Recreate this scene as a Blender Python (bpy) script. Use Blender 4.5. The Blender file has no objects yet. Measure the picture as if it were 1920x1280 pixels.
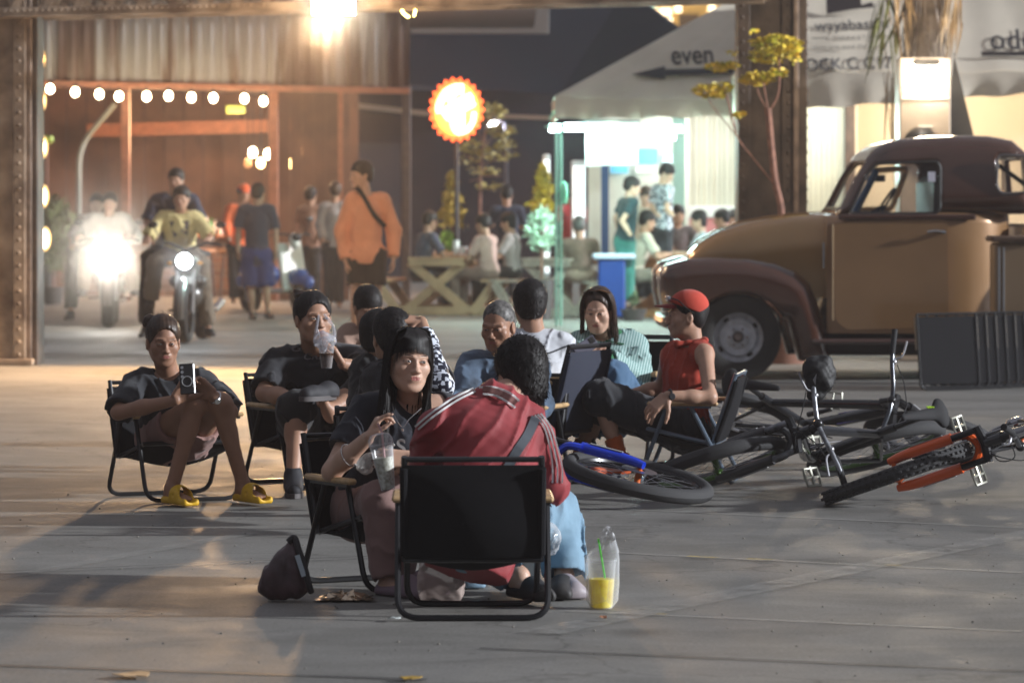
import bpy, bmesh, math, random
import numpy as np
from mathutils import Vector, Matrix, Euler
R = math.radians
random.seed(7); RNG = np.random.RandomState(11)
sc = bpy.context.scene
# ---------------------------------------------------------------- camera
HC = 1.45           # camera height
FPX = 7200.0        # focal length in photo pixels (135 mm)
HY = 384.0          # horizon row
cam_d = bpy.data.cameras.new('camera'); cam = bpy.data.objects.new('camera', cam_d)
sc.collection.objects.link(cam); sc.camera = cam
cam.location = (0, 0, HC); cam.rotation_euler = (R(90), 0, 0)
cam_d.sensor_width = 36; cam_d.lens = 135
cam_d.shift_y = -(640 - HY) / 1920.0
cam_d.clip_start = 0.5; cam_d.clip_end = 800
cam_d.dof.use_dof = True; cam_d.dof.focus_distance = 16.4; cam_d.dof.aperture_fstop = 4.8
# ---------------------------------------------------------------- world, sun, exposure
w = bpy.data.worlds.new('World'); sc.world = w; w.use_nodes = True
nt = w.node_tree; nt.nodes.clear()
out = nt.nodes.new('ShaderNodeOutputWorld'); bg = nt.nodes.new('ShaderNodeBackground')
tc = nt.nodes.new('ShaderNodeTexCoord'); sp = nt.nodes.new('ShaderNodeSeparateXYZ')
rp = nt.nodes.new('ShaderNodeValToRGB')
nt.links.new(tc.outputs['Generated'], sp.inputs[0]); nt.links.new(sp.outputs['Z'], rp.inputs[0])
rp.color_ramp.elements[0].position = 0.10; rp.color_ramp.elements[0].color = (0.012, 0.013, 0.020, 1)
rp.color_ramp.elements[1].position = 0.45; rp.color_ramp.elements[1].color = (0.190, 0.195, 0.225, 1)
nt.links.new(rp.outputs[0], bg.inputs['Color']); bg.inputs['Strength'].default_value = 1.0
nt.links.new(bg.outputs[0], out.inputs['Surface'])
sun_d = bpy.data.lights.new('sun', 'SUN'); sun = bpy.data.objects.new('sun', sun_d); sc.collection.objects.link(sun)
sun_d.energy = 4.2; sun_d.angle = R(1.6); sun_d.color = (0.93, 0.96, 1.0)
SUN_EL, SUN_AZ = R(16), R(6)       # from the right, a little on the camera's side
sdir = Vector((math.cos(SUN_EL)*math.cos(SUN_AZ), -math.cos(SUN_EL)*math.sin(SUN_AZ), math.sin(SUN_EL)))
sun.rotation_euler = sdir.to_track_quat('Z', 'Y').to_euler()
sc.view_settings.view_transform = 'Standard'; sc.view_settings.look = 'None'
sc.view_settings.exposure = 0.5; sc.view_settings.gamma = 1.0
sc.render.engine = 'CYCLES'
try:
    sc.cycles.max_bounces = 8; sc.cycles.transparent_max_bounces = 16; sc.cycles.transmission_bounces = 8
    sc.cycles.use_denoising = True; sc.cycles.sample_clamp_indirect = 4.0; sc.cycles.caustics_refractive = False
    sc.cycles.caustics_reflective = False
except Exception: pass
def lamp(kind, loc, energy, color, size=0.2, target=None, spot=None, blend=0.6, name='lamp_light', parent=None):
    d = bpy.data.lights.new(name, kind); o = bpy.data.objects.new(name, d); sc.collection.objects.link(o)
    d.energy = energy; d.color = color
    if kind == 'AREA': d.size = size
    elif kind != 'SUN': d.shadow_soft_size = size
    if spot: d.spot_size = R(spot); d.spot_blend = blend
    o.location = loc
    if target is not None:
        o.rotation_euler = (Vector(loc) - Vector(target)).to_track_quat('Z', 'Y').to_euler()
    return o
# ---------------------------------------------------------------- pixel helpers (used only to read positions off the plan)
def P(px, py, D): return Vector(((px-960)/FPX*D, D, HC + (HY-py)/FPX*D))
def DG(py): return FPX*HC/(py-HY)
def G(px, py): D = DG(py); return Vector(((px-960)/FPX*D, D, 0))
def GX(px, D): return (px-960)/FPX*D
def ZY(py, D): return HC + (HY-py)/FPX*D
# ---------------------------------------------------------------- materials
_M = {}
def mat(name, col, rough=0.6, metal=0.0, emit=None, es=0.0, trans=0.0, var=0.0, vscale=8.0, bump=0.0, bscale=60.0, coat=0.0, alpha=1.0, spec=0.5, col2=None, sheen=0.0, ior=1.45, sss=0.0):
    if name in _M: return _M[name]
    m = bpy.data.materials.new(name); m.use_nodes = True; _M[name] = m
    t = m.node_tree; b = t.nodes['Principled BSDF']
    b.inputs['Base Color'].default_value = (*col, 1); b.inputs['Roughness'].default_value = rough
    b.inputs['Metallic'].default_value = metal; b.inputs['IOR'].default_value = ior
    b.inputs['Specular IOR Level'].default_value = spec
    b.inputs['Transmission Weight'].default_value = trans; b.inputs['Coat Weight'].default_value = coat
    b.inputs['Coat Roughness'].default_value = 0.08
    b.inputs['Alpha'].default_value = alpha; b.inputs['Sheen Weight'].default_value = sheen
    if sss: b.inputs['Subsurface Weight'].default_value = sss; b.inputs['Subsurface Radius'].default_value = (0.02,0.007,0.004); b.inputs['Subsurface Scale'].default_value = 0.3
    if emit: b.inputs['Emission Color'].default_value = (*emit, 1); b.inputs['Emission Strength'].default_value = es
    tcn = t.nodes.new('ShaderNodeTexCoord')
    if var > 0 or col2:
        n = t.nodes.new('ShaderNodeTexNoise'); n.inputs['Scale'].default_value = vscale; n.inputs['Detail'].default_value = 5
        t.links.new(tcn.outputs['Object'], n.inputs['Vector'])
        r = t.nodes.new('ShaderNodeValToRGB'); t.links.new(n.outputs['Fac'], r.inputs[0])
        c2 = col2 or tuple(min(1, c*(1+var)) for c in col)
        c1 = tuple(c*(1-var) for c in col)
        r.color_ramp.elements[0].position = 0.35; r.color_ramp.elements[0].color = (*c1, 1)
        r.color_ramp.elements[1].position = 0.65; r.color_ramp.elements[1].color = (*c2, 1)
        t.links.new(r.outputs[0], b.inputs['Base Color'])
    if bump > 0:
        n2 = t.nodes.new('ShaderNodeTexNoise'); n2.inputs['Scale'].default_value = bscale; n2.inputs['Detail'].default_value = 4
        t.links.new(tcn.outputs['Object'], n2.inputs['Vector'])
        bp = t.nodes.new('ShaderNodeBump'); bp.inputs['Strength'].default_value = bump; bp.inputs['Distance'].default_value = 0.01
        t.links.new(n2.outputs['Fac'], bp.inputs['Height']); t.links.new(bp.outputs[0], b.inputs['Normal'])
    return m
def film(name, col, a0=0.12, a1=0.75, rough=0.12):
    """thin clear plastic: mostly see-through, more opaque where it is seen edge-on"""
    if name in _M: return _M[name]
    m = bpy.data.materials.new(name); m.use_nodes = True; _M[name] = m
    t = m.node_tree; b = t.nodes['Principled BSDF']
    b.inputs['Base Color'].default_value = (*col, 1); b.inputs['Roughness'].default_value = rough
    lw = t.nodes.new('ShaderNodeLayerWeight'); lw.inputs['Blend'].default_value = 0.45
    mr = t.nodes.new('ShaderNodeMapRange'); t.links.new(lw.outputs['Facing'], mr.inputs[0])
    mr.inputs[3].default_value = a0; mr.inputs[4].default_value = a1
    t.links.new(mr.outputs[0], b.inputs['Alpha'])
    return m
# ---------------------------------------------------------------- objects
def tag(o, label=None, cat=None, group=None, kind=None):
    if label: o['label'] = label
    if cat: o['category'] = cat
    if group: o['group'] = group
    if kind: o['kind'] = kind
    return o
def empty(name, loc=(0,0,0), rz=0.0, label=None, cat=None, group=None):
    o = bpy.data.objects.new(name, None); sc.collection.objects.link(o); o.empty_display_size = 0.1
    o.location = loc; o.rotation_euler = (0, 0, rz)
    return tag(o, label, cat, group)
def frame_empty(name, M, label=None, cat=None, group=None):
    o = empty(name, label=label, cat=cat, group=group); o.matrix_world = M; return o
def link(name, me, m=None, parent=None, smooth=False, world=False):
    """world=True: vertices are in world space, fix them into the parent's frame"""
    o = bpy.data.objects.new(name, me); sc.collection.objects.link(o)
    if m is not None:
        if isinstance(m, (list, tuple)):
            for x in m: me.materials.append(x)
        else: me.materials.append(m)
    if smooth:
        me.polygons.foreach_set('use_smooth', [True]*len(me.polygons))
    if parent is not None:
        o.parent = parent
        if world:
            bpy.context.view_layer.update()
            me.transform(parent_matrix(parent).inverted())
    return o
def parent_matrix(p):
    Mx = Matrix.Identity(4)
    chain = []
    while p is not None: chain.append(p); p = p.parent
    for q in reversed(chain):
        Mx = Mx @ Matrix.LocRotScale(q.location, q.rotation_euler, q.scale)
    return Mx
def mesh_np(V, F, name='m'):
    me = bpy.data.meshes.new(name)
    V = np.asarray(V, dtype=np.float64)
    if isinstance(F, np.ndarray) and F.ndim == 2:
        nf, k = F.shape
        me.vertices.add(len(V)); me.vertices.foreach_set('co', V.ravel())
        me.loops.add(nf*k); me.loops.foreach_set('vertex_index', F.ravel().astype(np.int32))
        me.polygons.add(nf); me.polygons.foreach_set('loop_start', np.arange(0, nf*k, k, dtype=np.int32))
        me.update(calc_edges=True); me.validate()
    else:
        me.from_pydata([tuple(v) for v in V], [], F); me.update()
    return me
class MB:
    """collects shapes into one mesh"""
    def __init__(s): s.v = []; s.f = []; s.mi = []; s.cur = 0
    def add(s, V, F):
        o = len(s.v); s.v += [tuple(x) for x in V]
        for f in F: s.f.append([i+o for i in f]); s.mi.append(s.cur)
        return s
    def box(s, c, size, M=None, bev=0.0):
        x, y, z = [q/2 for q in size]
        if bev > 0:
            b = min(bev, x*.9, y*.9, z*.9)
            V = []; 
            for sx in (-1,1):
                for sy in (-1,1):
                    for sz in (-1,1):
                        V += [(sx*(x-b), sy*(y-b), sz*z), (sx*(x-b), sy*y, sz*(z-b)), (sx*x, sy*(y-b), sz*(z-b))]
            V = [Vector(v) for v in V]
            def idx(a, bb, cc, k): return ((a*2+bb)*2+cc)*3+k
            F = []
            for a in (0,1): F.append([idx(a,0,0,2), idx(a,1,0,2), idx(a,1,1,2), idx(a,0,1,2)])
            for bb in (0,1): F.append([idx(0,bb,0,1), idx(1,bb,0,1), idx(1,bb,1,1), idx(0,bb,1,1)])
            for cc in (0,1): F.append([idx(0,0,cc,0), idx(1,0,cc,0), idx(1,1,cc,0), idx(0,1,cc,0)])
            for a in (0,1):
                for bb in (0,1): F.append([idx(a,bb,0,2), idx(a,bb,0,1), idx(a,bb,1,1), idx(a,bb,1,2)])
                for cc in (0,1): F.append([idx(a,0,cc,2), idx(a,0,cc,0), idx(a,1,cc,0), idx(a,1,cc,2)])
            for bb in (0,1):
                for cc in (0,1): F.append([idx(0,bb,cc,1), idx(0,bb,cc,0), idx(1,bb,cc,0), idx(1,bb,cc,1)])
            for a in (0,1):
                for bb in (0,1):
                    for cc in (0,1): F.append([idx(a,bb,cc,0), idx(a,bb,cc,1), idx(a,bb,cc,2)])
            # orient outward
            G_ = []
            for f in F:
                n = (V[f[1]]-V[f[0]]).cross(V[f[2]]-V[f[0]]); m_ = sum((V[i] for i in f), Vector())/len(f)
                G_.append(f if n.dot(m_) > 0 else f[::-1])
            F = G_
        else:
            V = [Vector((sx*x, sy*y, sz*z)) for sx in (-1,1) for sy in (-1,1) for sz in (-1,1)]
            F = [[0,1,3,2],[4,6,7,5],[0,4,5,1],[2,3,7,6],[0,2,6,4],[1,5,7,3]]
        if M is not None: V = [M @ v for v in V]
        V = [v + Vector(c) for v in V]
        return s.add(V, F)
    def bar(s, a, b, wd, th, up=(0,0,1), bev=0.0):
        """rectangular bar from a to b, wd along the side, th along up"""
        a, b = Vector(a), Vector(b); d = b-a; L = d.length; d.normalize()
        u = Vector(up); sd = d.cross(u)
        if sd.length < 1e-4: sd = d.cross(Vector((1,0,0)))
        sd.normalize(); u = sd.cross(d)
        M = Matrix((( d.x, sd.x, u.x), (d.y, sd.y, u.y), (d.z, sd.z, u.z)))
        return s.box((a+b)/2, (L, wd, th), M, bev)
    def tube(s, pts, r, n=8, cap=True, closed=False):
        pts = [Vector(p) for p in pts]
        if not isinstance(r, (list, tuple)): r = [r]*len(pts)
        N = len(pts); up = None; V = []; 
        for i, p in enumerate(pts):
            if closed: t = pts[(i+1) % N]-pts[i-1]
            else: t = pts[min(i+1, N-1)]-pts[max(i-1, 0)]
            if t.length < 1e-9: t = Vector((0,0,1))
            t.normalize()
            if up is None:
                up = Vector((0,0,1)) if abs(t.z) < .9 else Vector((1,0,0))
            sd = t.cross(up)
            if sd.length < 1e-5: sd = t.cross(Vector((0,1,0.1)))
            sd.normalize(); up = sd.cross(t).normalized()
            for k in range(n):
                a = 2*math.pi*k/n; V.append(p + (sd*math.cos(a)+up*math.sin(a))*r[i])
        F = []
        for i in range(N if closed else N-1):
            for k in range(n):
                i2 = (i+1) % N; k2 = (k+1) % n
                F.append([i*n+k, i*n+k2, i2*n+k2, i2*n+k])
        if cap and not closed:
            F.append([k for k in range(n)][::-1]); F.append([(N-1)*n+k for k in range(n)])
        return s.add(V, F)
    def lathe(s, prof, n=24, M=None, c=(0,0,0), cap=False):
        """prof: list of (r, z), round local z"""
        V = []; F = []; m = len(prof)
        for k in range(n):
            a = 2*math.pi*k/n
            for r_, z in prof: V.append(Vector((r_*math.cos(a), r_*math.sin(a), z)))
        for k in range(n):
            k2 = (k+1) % n
            for i in range(m-1): F.append([k*m+i, k2*m+i, k2*m+i+1, k*m+i+1])
        if cap and prof[0][0] > 1e-5: F.append([k*m for k in range(n)][::-1])
        if cap and prof[-1][0] > 1e-5: F.append([k*m+m-1 for k in range(n)])
        if M is not None: V = [M @ v for v in V]
        return s.add([v+Vector(c) for v in V], F)
    def ell(s, c, rad, M=None, nu=14, nv=10):
        V = []; F = []
        for j in range(nv+1):
            t = math.pi*j/nv
            for i in range(nu):
                a = 2*math.pi*i/nu
                V.append(Vector((rad[0]*math.sin(t)*math.cos(a), rad[1]*math.sin(t)*math.sin(a), rad[2]*math.cos(t))))
        for j in range(nv):
            for i in range(nu):
                i2 = (i+1) % nu; F.append([j*nu+i, (j+1)*nu+i, (j+1)*nu+i2, j*nu+i2])
        if M is not None: V = [M @ v for v in V]
        return s.add([v+Vector(c) for v in V], F)
    def quad(s, a, b, c, d): return s.add([a, b, c, d], [[0,1,2,3]])
    def prism(s, poly, y0, y1, axis='Y', M=None):
        """poly in (x,z), extruded along local y"""
        n = len(poly)
        V = [Vector((p[0], y0, p[1])) for p in poly] + [Vector((p[0], y1, p[1])) for p in poly]
        F = [list(range(n)), list(range(n, 2*n))[::-1]] + [[i, i+n, (i+1) % n+n, (i+1) % n][::1] for i in range(n)]
        if M is not None: V = [M @ v for v in V]
        return s.add(V, F)
    def build(s, name, m=None, parent=None, smooth=False, world=False, recalc=True, mods=None):
        me = bpy.data.meshes.new(name); me.from_pydata([tuple(v) for v in s.v], [], s.f)
        if any(s.mi): me.polygons.foreach_set('material_index', s.mi)
        me.update()
        if recalc:
            b = bmesh.new(); b.from_mesh(me)
            if not smooth or True:
                bmesh.ops.recalc_face_normals(b, faces=b.faces)
            b.to_mesh(me); b.free()
        o = link(name, me, m, parent, False, world)
        if smooth:
            me.polygons.foreach_set('use_smooth', [True]*len(me.polygons))
            if smooth != 'all':
                try: me.set_sharp_from_angle(angle=R(40))
                except Exception: pass
        return o
def arc(c, r, a0, a1, n, ex, ey):
    c = Vector(c); ex = Vector(ex); ey = Vector(ey)
    return [c + ex*(r*math.cos(a0+(a1-a0)*i/n)) + ey*(r*math.sin(a0+(a1-a0)*i/n)) for i in range(n+1)]
def round_path(pts, r, n=5):
    """polyline with rounded corners"""
    pts = [Vector(p) for p in pts]; out_ = [pts[0]]
    for i in range(1, len(pts)-1):
        a, b, c = pts[i-1], pts[i], pts[i+1]
        d1 = (a-b); d2 = (c-b); rr = min(r, d1.length*.45, d2.length*.45); d1.normalize(); d2.normalize()
        p1 = b+d1*rr; p2 = b+d2*rr
        for k in range(n+1):
            t = k/n; out_.append(p1*(1-t)**2 + b*2*t*(1-t) + p2*t*t)
    out_.append(pts[-1]); return out_
def smooth_path(pts, n=6):
    pts = [Vector(p) for p in pts]; N = len(pts); o_ = []
    for i in range(N-1):
        p0, p1, p2, p3 = pts[max(i-1,0)], pts[i], pts[i+1], pts[min(i+2,N-1)]
        for k in range(n):
            t = k/n
            o_.append(0.5*((2*p1)+(p2-p0)*t+(2*p0-5*p1+4*p2-p3)*t*t+(3*p1-p0-3*p2+p3)*t**3))
    o_.append(pts[-1]); return o_
def text_mesh(body, size, thick, name, m, parent, M, sx=1.0, bold=0.0, align='CENTER', world=False):
    c = bpy.data.curves.new(name, 'FONT'); c.body = body; c.size = size; c.extrude = thick; c.offset = bold
    c.align_x = align; c.align_y = 'CENTER'; c.resolution_u = 3
    o = bpy.data.objects.new(name, c); sc.collection.objects.link(o)
    dg = bpy.context.evaluated_depsgraph_get(); me = bpy.data.meshes.new_from_object(o.evaluated_get(dg))
    bpy.data.objects.remove(o)
    me.transform(Matrix.Diagonal((sx,1,1,1))); me.transform(M)
    me.materials.clear()
    return link(name, me, m, parent, False, world)
def copy_tree(o, parent=None):
    c = o.copy(); sc.collection.objects.link(c); c.parent = parent
    for ch in list(o.children): copy_tree(ch, c)
    return c
# ---------------------------------------------------------------- signed-distance modelling (bodies, clothes, soft shapes)
def _vnoise(X, s, seed=0):
    """cheap smooth pseudo noise from rotated sines"""
    r = np.random.RandomState(seed); o_ = 0; amp = 1.0
    for k in range(3):
        for j in range(3):
            d = r.normal(size=3); d /= np.linalg.norm(d)
            o_ = o_ + amp*np.sin((X@d)*s*(1+.35*j) + r.uniform(0, 6.28))
        s = s*2.05; amp *= .5
    return o_/3.0
class SDF:
    def __init__(s, h): s.h = h; s.p = []; s.cuts = []; s.noise = None
    # each prim: (fn, lo, hi, k, mode)
    def _push(s, fn, lo, hi, k, mode='u'): s.p.append((fn, np.array(lo), np.array(hi), k, mode)); return s
    def cap(s, a, b, ra, rb, k=.02, mode='u', flat=None):
        """tapered capsule; flat=(axis vector, factor) squeezes the section along that axis"""
        a = np.array(a, float); b = np.array(b, float); ba = b-a; L2 = max(ba@ba, 1e-9); R_ = max(ra, rb)
        fx = None
        if flat is not None:
            ax = np.array(flat[0], float); ax -= ba*(ax@ba)/L2; ax /= (np.linalg.norm(ax)+1e-9); fx = (ax, flat[1])
        def fn(X):
            d = X-a; t = np.clip((d@ba)/L2, 0, 1); q = d - t[..., None]*ba
            if fx is not None:
                c = q@fx[0]; q = q + (c*(1/fx[1]-1))[..., None]*fx[0]
                return (np.sqrt((q*q).sum(-1)) - (ra+(rb-ra)*t))*min(1, (1+fx[1])/2)
            return np.sqrt((q*q).sum(-1)) - (ra+(rb-ra)*t)
        return s._push(fn, np.minimum(a, b)-R_, np.maximum(a, b)+R_, k, mode)
    def ell(s, c, rad, M=None, k=.02, mode='u'):
        c = np.array(c, float); rad = np.array(rad, float); Mt = np.eye(3) if M is None else np.array(M.to_3x3() if hasattr(M, 'to_3x3') else M, float)
        def fn(X):
            q = (X-c)@Mt; a_ = np.sqrt(((q/rad)**2).sum(-1)); b_ = np.sqrt(((q/rad**2)**2).sum(-1))+1e-9
            return a_*(a_-1)/b_
        r_ = np.abs(Mt)@rad
        return s._push(fn, c-r_, c+r_, k, mode)
    def box(s, c, half, M=None, rd=.01, k=.01, mode='u'):
        c = np.array(c, float); half = np.array(half, float); Mt = np.eye(3) if M is None else np.array(M.to_3x3() if hasattr(M, 'to_3x3') else M, float)
        def fn(X):
            q = np.abs((X-c)@Mt)-(half-rd); return np.sqrt((np.maximum(q, 0)**2).sum(-1)) + np.minimum(q.max(-1), 0) - rd
        r_ = np.abs(Mt)@half
        return s._push(fn, c-r_, c+r_, k, mode)
    def plane(s, p, n, mode='i'):
        """keep the side the normal points away from"""
        s.cuts.append((np.array(p, float), np.array(n, float)/np.linalg.norm(n))); return s
    def mesh(s, extra=None):
        h = s.h; lo = np.min([p[1] for p in s.p if p[4] == 'u'], 0)-3*h-.01; hi = np.max([p[2] for p in s.p if p[4] == 'u'], 0)+3*h+.01
        n = np.ceil((hi-lo)/h).astype(int)+1
        g = np.full(n, 1.0, np.float64)
        ax = [lo[i]+h*np.arange(n[i]) for i in range(3)]
        for fn, l, u, k, mode in s.p:
            pad = k*1.0+3*h
            i0 = np.maximum(np.floor((l-pad-lo)/h).astype(int), 0); i1 = np.minimum(np.ceil((u+pad-lo)/h).astype(int)+1, n)
            if (i1 <= i0).any(): continue
            X = np.stack(np.meshgrid(ax[0][i0[0]:i1[0]], ax[1][i0[1]:i1[1]], ax[2][i0[2]:i1[2]], indexing='ij'), -1)
            d = fn(X); sl = (slice(i0[0], i1[0]), slice(i0[1], i1[1]), slice(i0[2], i1[2])); a = g[sl]
            if mode == 'u':
                if k > 0:
                    hh = np.maximum(k-np.abs(a-d), 0)/k; g[sl] = np.minimum(a, d)-hh*hh*k*.25
                else: g[sl] = np.minimum(a, d)
            else:
                d = -d
                hh = np.maximum(k-np.abs(a-d), 0)/max(k, 1e-6); g[sl] = np.maximum(a, d)+hh*hh*k*.25
        if s.noise or s.cuts:
            X = np.stack(np.meshgrid(*ax, indexing='ij'), -1)
            if s.noise: 
                band = np.abs(g) < 6*h+.02
                g[band] += s.noise(X[band])
            for p, nn in s.cuts: g = np.maximum(g, (X-p)@nn)
        return surface_nets(g, lo, h)
    def build(s, name, m, parent=None, smooth=True, local=False):
        V, F = s.mesh()
        me = mesh_np(V, F, name); return link(name, me, m, parent, smooth, parent is not None and not local)
def surface_nets(g, lo, h):
    s = g < 0; n = g.shape
    c = [s[i:n[0]-1+i, j:n[1]-1+j, k:n[2]-1+k] for i in (0,1) for j in (0,1) for k in (0,1)]
    sm = sum(x.astype(np.int8) for x in c); act = (sm > 0) & (sm < 8)
    idx = np.full(act.shape, -1, np.int64); cells = np.argwhere(act); idx[act] = np.arange(len(cells))
    acc = np.zeros((len(cells), 3)); cnt = np.zeros(len(cells))
    ci, cj, ck = cells.T
    corners = [(i,j,k) for i in (0,1) for j in (0,1) for k in (0,1)]
    gv = {q: g[ci+q[0], cj+q[1], ck+q[2]] for q in corners}
    for a in corners:
        for d in range(3):
            if a[d] == 0:
                b = list(a); b[d] = 1; b = tuple(b); va, vb = gv[a], gv[b]
                m_ = (va < 0) != (vb < 0); t = np.where(m_, va/(va-vb+1e-12*(va == vb)), 0)
                pt = np.zeros((len(cells), 3)); pt[:] = a; pt[:, d] += t
                acc += pt*m_[:, None]; cnt += m_
    V = lo + h*(cells + acc/np.maximum(cnt, 1)[:, None])
    F = []
    for d in range(3):
        a1, a2 = (d+1) % 3, (d+2) % 3
        sl0 = [slice(1, -1)]*3; sl1 = [slice(1, -1)]*3; sl0[d] = slice(0, n[d]-1); sl1[d] = slice(1, n[d])
        A = s[tuple(sl0)]; B = s[tuple(sl1)]; e = np.argwhere(A != B)
        if not len(e): continue
        inside = A[tuple(e.T)]
        base = e.copy(); base[:, a1] += 1; base[:, a2] += 1; base[:, d] += 0
        o1 = np.zeros(3, int); o1[a1] = -1; o2 = np.zeros(3, int); o2[a2] = -1
        q = [idx[tuple(x.T)] for x in (base, base+o1, base+o1+o2, base+o2)]
        Q = np.stack(q, 1); Q[~inside] = Q[~inside][:, ::-1]
        F.append(Q)
    F = np.concatenate(F) if F else np.zeros((0,4), int)
    F = F[(F >= 0).all(1)]
    return V, F
# ================================================================ SETTING
def ground_mat():
    m = bpy.data.materials.new('concrete'); m.use_nodes = True; t = m.node_tree; b = t.nodes['Principled BSDF']; L = t.links
    tc = t.nodes.new('ShaderNodeTexCoord')
    def noise(scale, detail, vec, dist=0.0, rough=0.6):
        n = t.nodes.new('ShaderNodeTexNoise'); n.inputs['Scale'].default_value = scale; n.inputs['Detail'].default_value = detail
        n.inputs['Roughness'].default_value = rough; n.inputs['Distortion'].default_value = dist; L.new(vec, n.inputs['Vector']); return n.outputs['Fac']
    def ramp(f, p0, c0, p1, c1):
        r = t.nodes.new('ShaderNodeValToRGB'); r.color_ramp.elements[0].position = p0; r.color_ramp.elements[0].color = (*c0, 1)
        r.color_ramp.elements[1].position = p1; r.color_ramp.elements[1].color = (*c1, 1); L.new(f, r.inputs[0]); return r.outputs[0]
    def mix(kind, f, a, c):
        x = t.nodes.new('ShaderNodeMix'); x.data_type = 'RGBA'; x.blend_type = kind
        if isinstance(f, float): x.inputs[0].default_value = f
        else: L.new(f, x.inputs[0])
        L.new(a, x.inputs[6]); L.new(c, x.inputs[7]); return x.outputs[2]
    mp = t.nodes.new('ShaderNodeMapping'); L.new(tc.outputs['Object'], mp.inputs['Vector']); mp.inputs['Scale'].default_value = (1, .8, 1); mp.inputs['Rotation'].default_value = (0, 0, R(12))
    mp2 = t.nodes.new('ShaderNodeMapping'); L.new(tc.outputs['Object'], mp2.inputs['Vector']); mp2.inputs['Scale'].default_value = (.7, 1.1, 1); mp2.inputs['Rotation'].default_value = (0, 0, R(-6))
    base = ramp(noise(.55, 6, mp.outputs[0], .6), .30, (.205, .197, .183), .72, (.275, .266, .248))
    st = ramp(noise(1.6, 5, mp2.outputs[0], .8, .65), .38, (.80, .80, .79), .62, (1.03, 1.03, 1.03))
    fine = ramp(noise(70, 6, tc.outputs['Object'], 0, .8), .32, (.66, .66, .66), .68, (1.25, 1.25, 1.25))
    c = mix('MULTIPLY', 1.0, base, st); c = mix('MULTIPLY', 1.0, c, fine)
    # oil drips and rubbed dirt
    vo = t.nodes.new('ShaderNodeTexVoronoi'); vo.inputs['Scale'].default_value = .9; L.new(mp.outputs[0], vo.inputs['Vector'])
    sp_ = ramp(vo.outputs['Distance'], .03, (.45, .43, .41), .12, (1, 1, 1)); c = mix('MULTIPLY', .55, c, sp_)
    vc = t.nodes.new('ShaderNodeTexVoronoi'); vc.feature = 'DISTANCE_TO_EDGE'; vc.inputs['Scale'].default_value = .42; ds = t.nodes.new('ShaderNodeVectorMath'); ds.operation = 'MULTIPLY_ADD'
    n3 = t.nodes.new('ShaderNodeTexNoise'); n3.inputs['Scale'].default_value = 2.5; n3.inputs['Detail'].default_value = 8; L.new(tc.outputs['Object'], n3.inputs['Vector']); L.new(n3.outputs['Color'], ds.inputs[0]); ds.inputs[1].default_value = (.9,.9,0); L.new(tc.outputs['Object'], ds.inputs[2]); L.new(ds.outputs[0], vc.inputs['Vector'])
    c = mix('MULTIPLY', .5, c, ramp(vc.outputs['Distance'], .001, (.35, .34, .33), .006, (1, 1, 1)))
    gum = t.nodes.new('ShaderNodeTexVoronoi'); gum.inputs['Scale'].default_value = 3.1; L.new(tc.outputs['Object'], gum.inputs['Vector']); c = mix('MULTIPLY', .6, c, ramp(gum.outputs['Distance'], .035, (.5, .49, .48), .06, (1, 1, 1)))
    L.new(c, b.inputs['Base Color'])
    rr = ramp(noise(2.2, 5, mp.outputs[0], .3), .35, (.55,)*3, .7, (.80,)*3); L.new(rr, b.inputs['Roughness'])
    b.inputs['Specular IOR Level'].default_value = .22
    bp = t.nodes.new('ShaderNodeBump'); bp.inputs['Strength'].default_value = .6; bp.inputs['Distance'].default_value = .005
    L.new(noise(260, 4, tc.outputs['Object']), bp.inputs['Height']); L.new(bp.outputs[0], b.inputs['Normal'])
    return m
g_ = MB(); g_.quad((-200,-60,0),(200,-60,0),(200,340,0),(-200,340,0))
go = g_.build('ground', ground_mat(), recalc=False); tag(go, kind='structure')
def worn_paint(name, col, cov):
    m = bpy.data.materials.new(name); m.use_nodes = True; t = m.node_tree; b = t.nodes['Principled BSDF']
    b.inputs['Base Color'].default_value = (*col, 1); b.inputs['Roughness'].default_value = .6
    tc = t.nodes.new('ShaderNodeTexCoord'); n = t.nodes.new('ShaderNodeTexNoise'); n.inputs['Scale'].default_value = 9; n.inputs['Detail'].default_value = 7; n.inputs['Roughness'].default_value = .75
    t.links.new(tc.outputs['Object'], n.inputs['Vector'])
    r = t.nodes.new('ShaderNodeMapRange'); r.inputs[1].default_value = 1-cov-.18; r.inputs[2].default_value = 1-cov+.18; r.inputs[4].default_value = .6
    t.links.new(n.outputs['Fac'], r.inputs[0]); t.links.new(r.outputs[0], b.inputs['Alpha']); return m
wp = worn_paint('worn_white_paint', (.42, .41, .38), .50); yp = worn_paint('worn_yellow_paint', (.55, .40, .06), .52); dk = worn_paint('joint_dirt', (.05, .047, .044), .68)
def ground_line(x0, y0, x1, y1, wd, m, z=.004):
    a, b = G(x0, y0), G(x1, y1); d = (b-a).normalized(); n = Vector((-d.y, d.x, 0))*wd/2
    k = MB(); zz = Vector((0, 0, z)); k.quad(a-n+zz, b-n+zz, b+n+zz, a+n+zz); tag(k.build('painted_line', m, recalc=False), kind='structure')
ground_line(1130, 1036, 1990, 1078, .045, wp); ground_line(1100, 952, 1990, 994, .05, wp); ground_line(1060, 1146, 1990, 1188, .045, wp)
ground_line(1010, 1190, 1990, 990, .16, wp, .008); ground_line(-40, 1092, 470, 1000, .09, wp); ground_line(900, 1216, 1990, 1262, .03, dk)
ground_line(-60, 1246, 800, 1275, .035, dk); ground_line(-40, 1078, 1100, 1030, .02, dk, .012)
for a_ in ((1290,1046,1345,1049), (1400,1051,1450,1053), (1660,1063,1690,1064), (1230,1155,1250,1156)): ground_line(*a_, .05, yp, .010)
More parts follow.
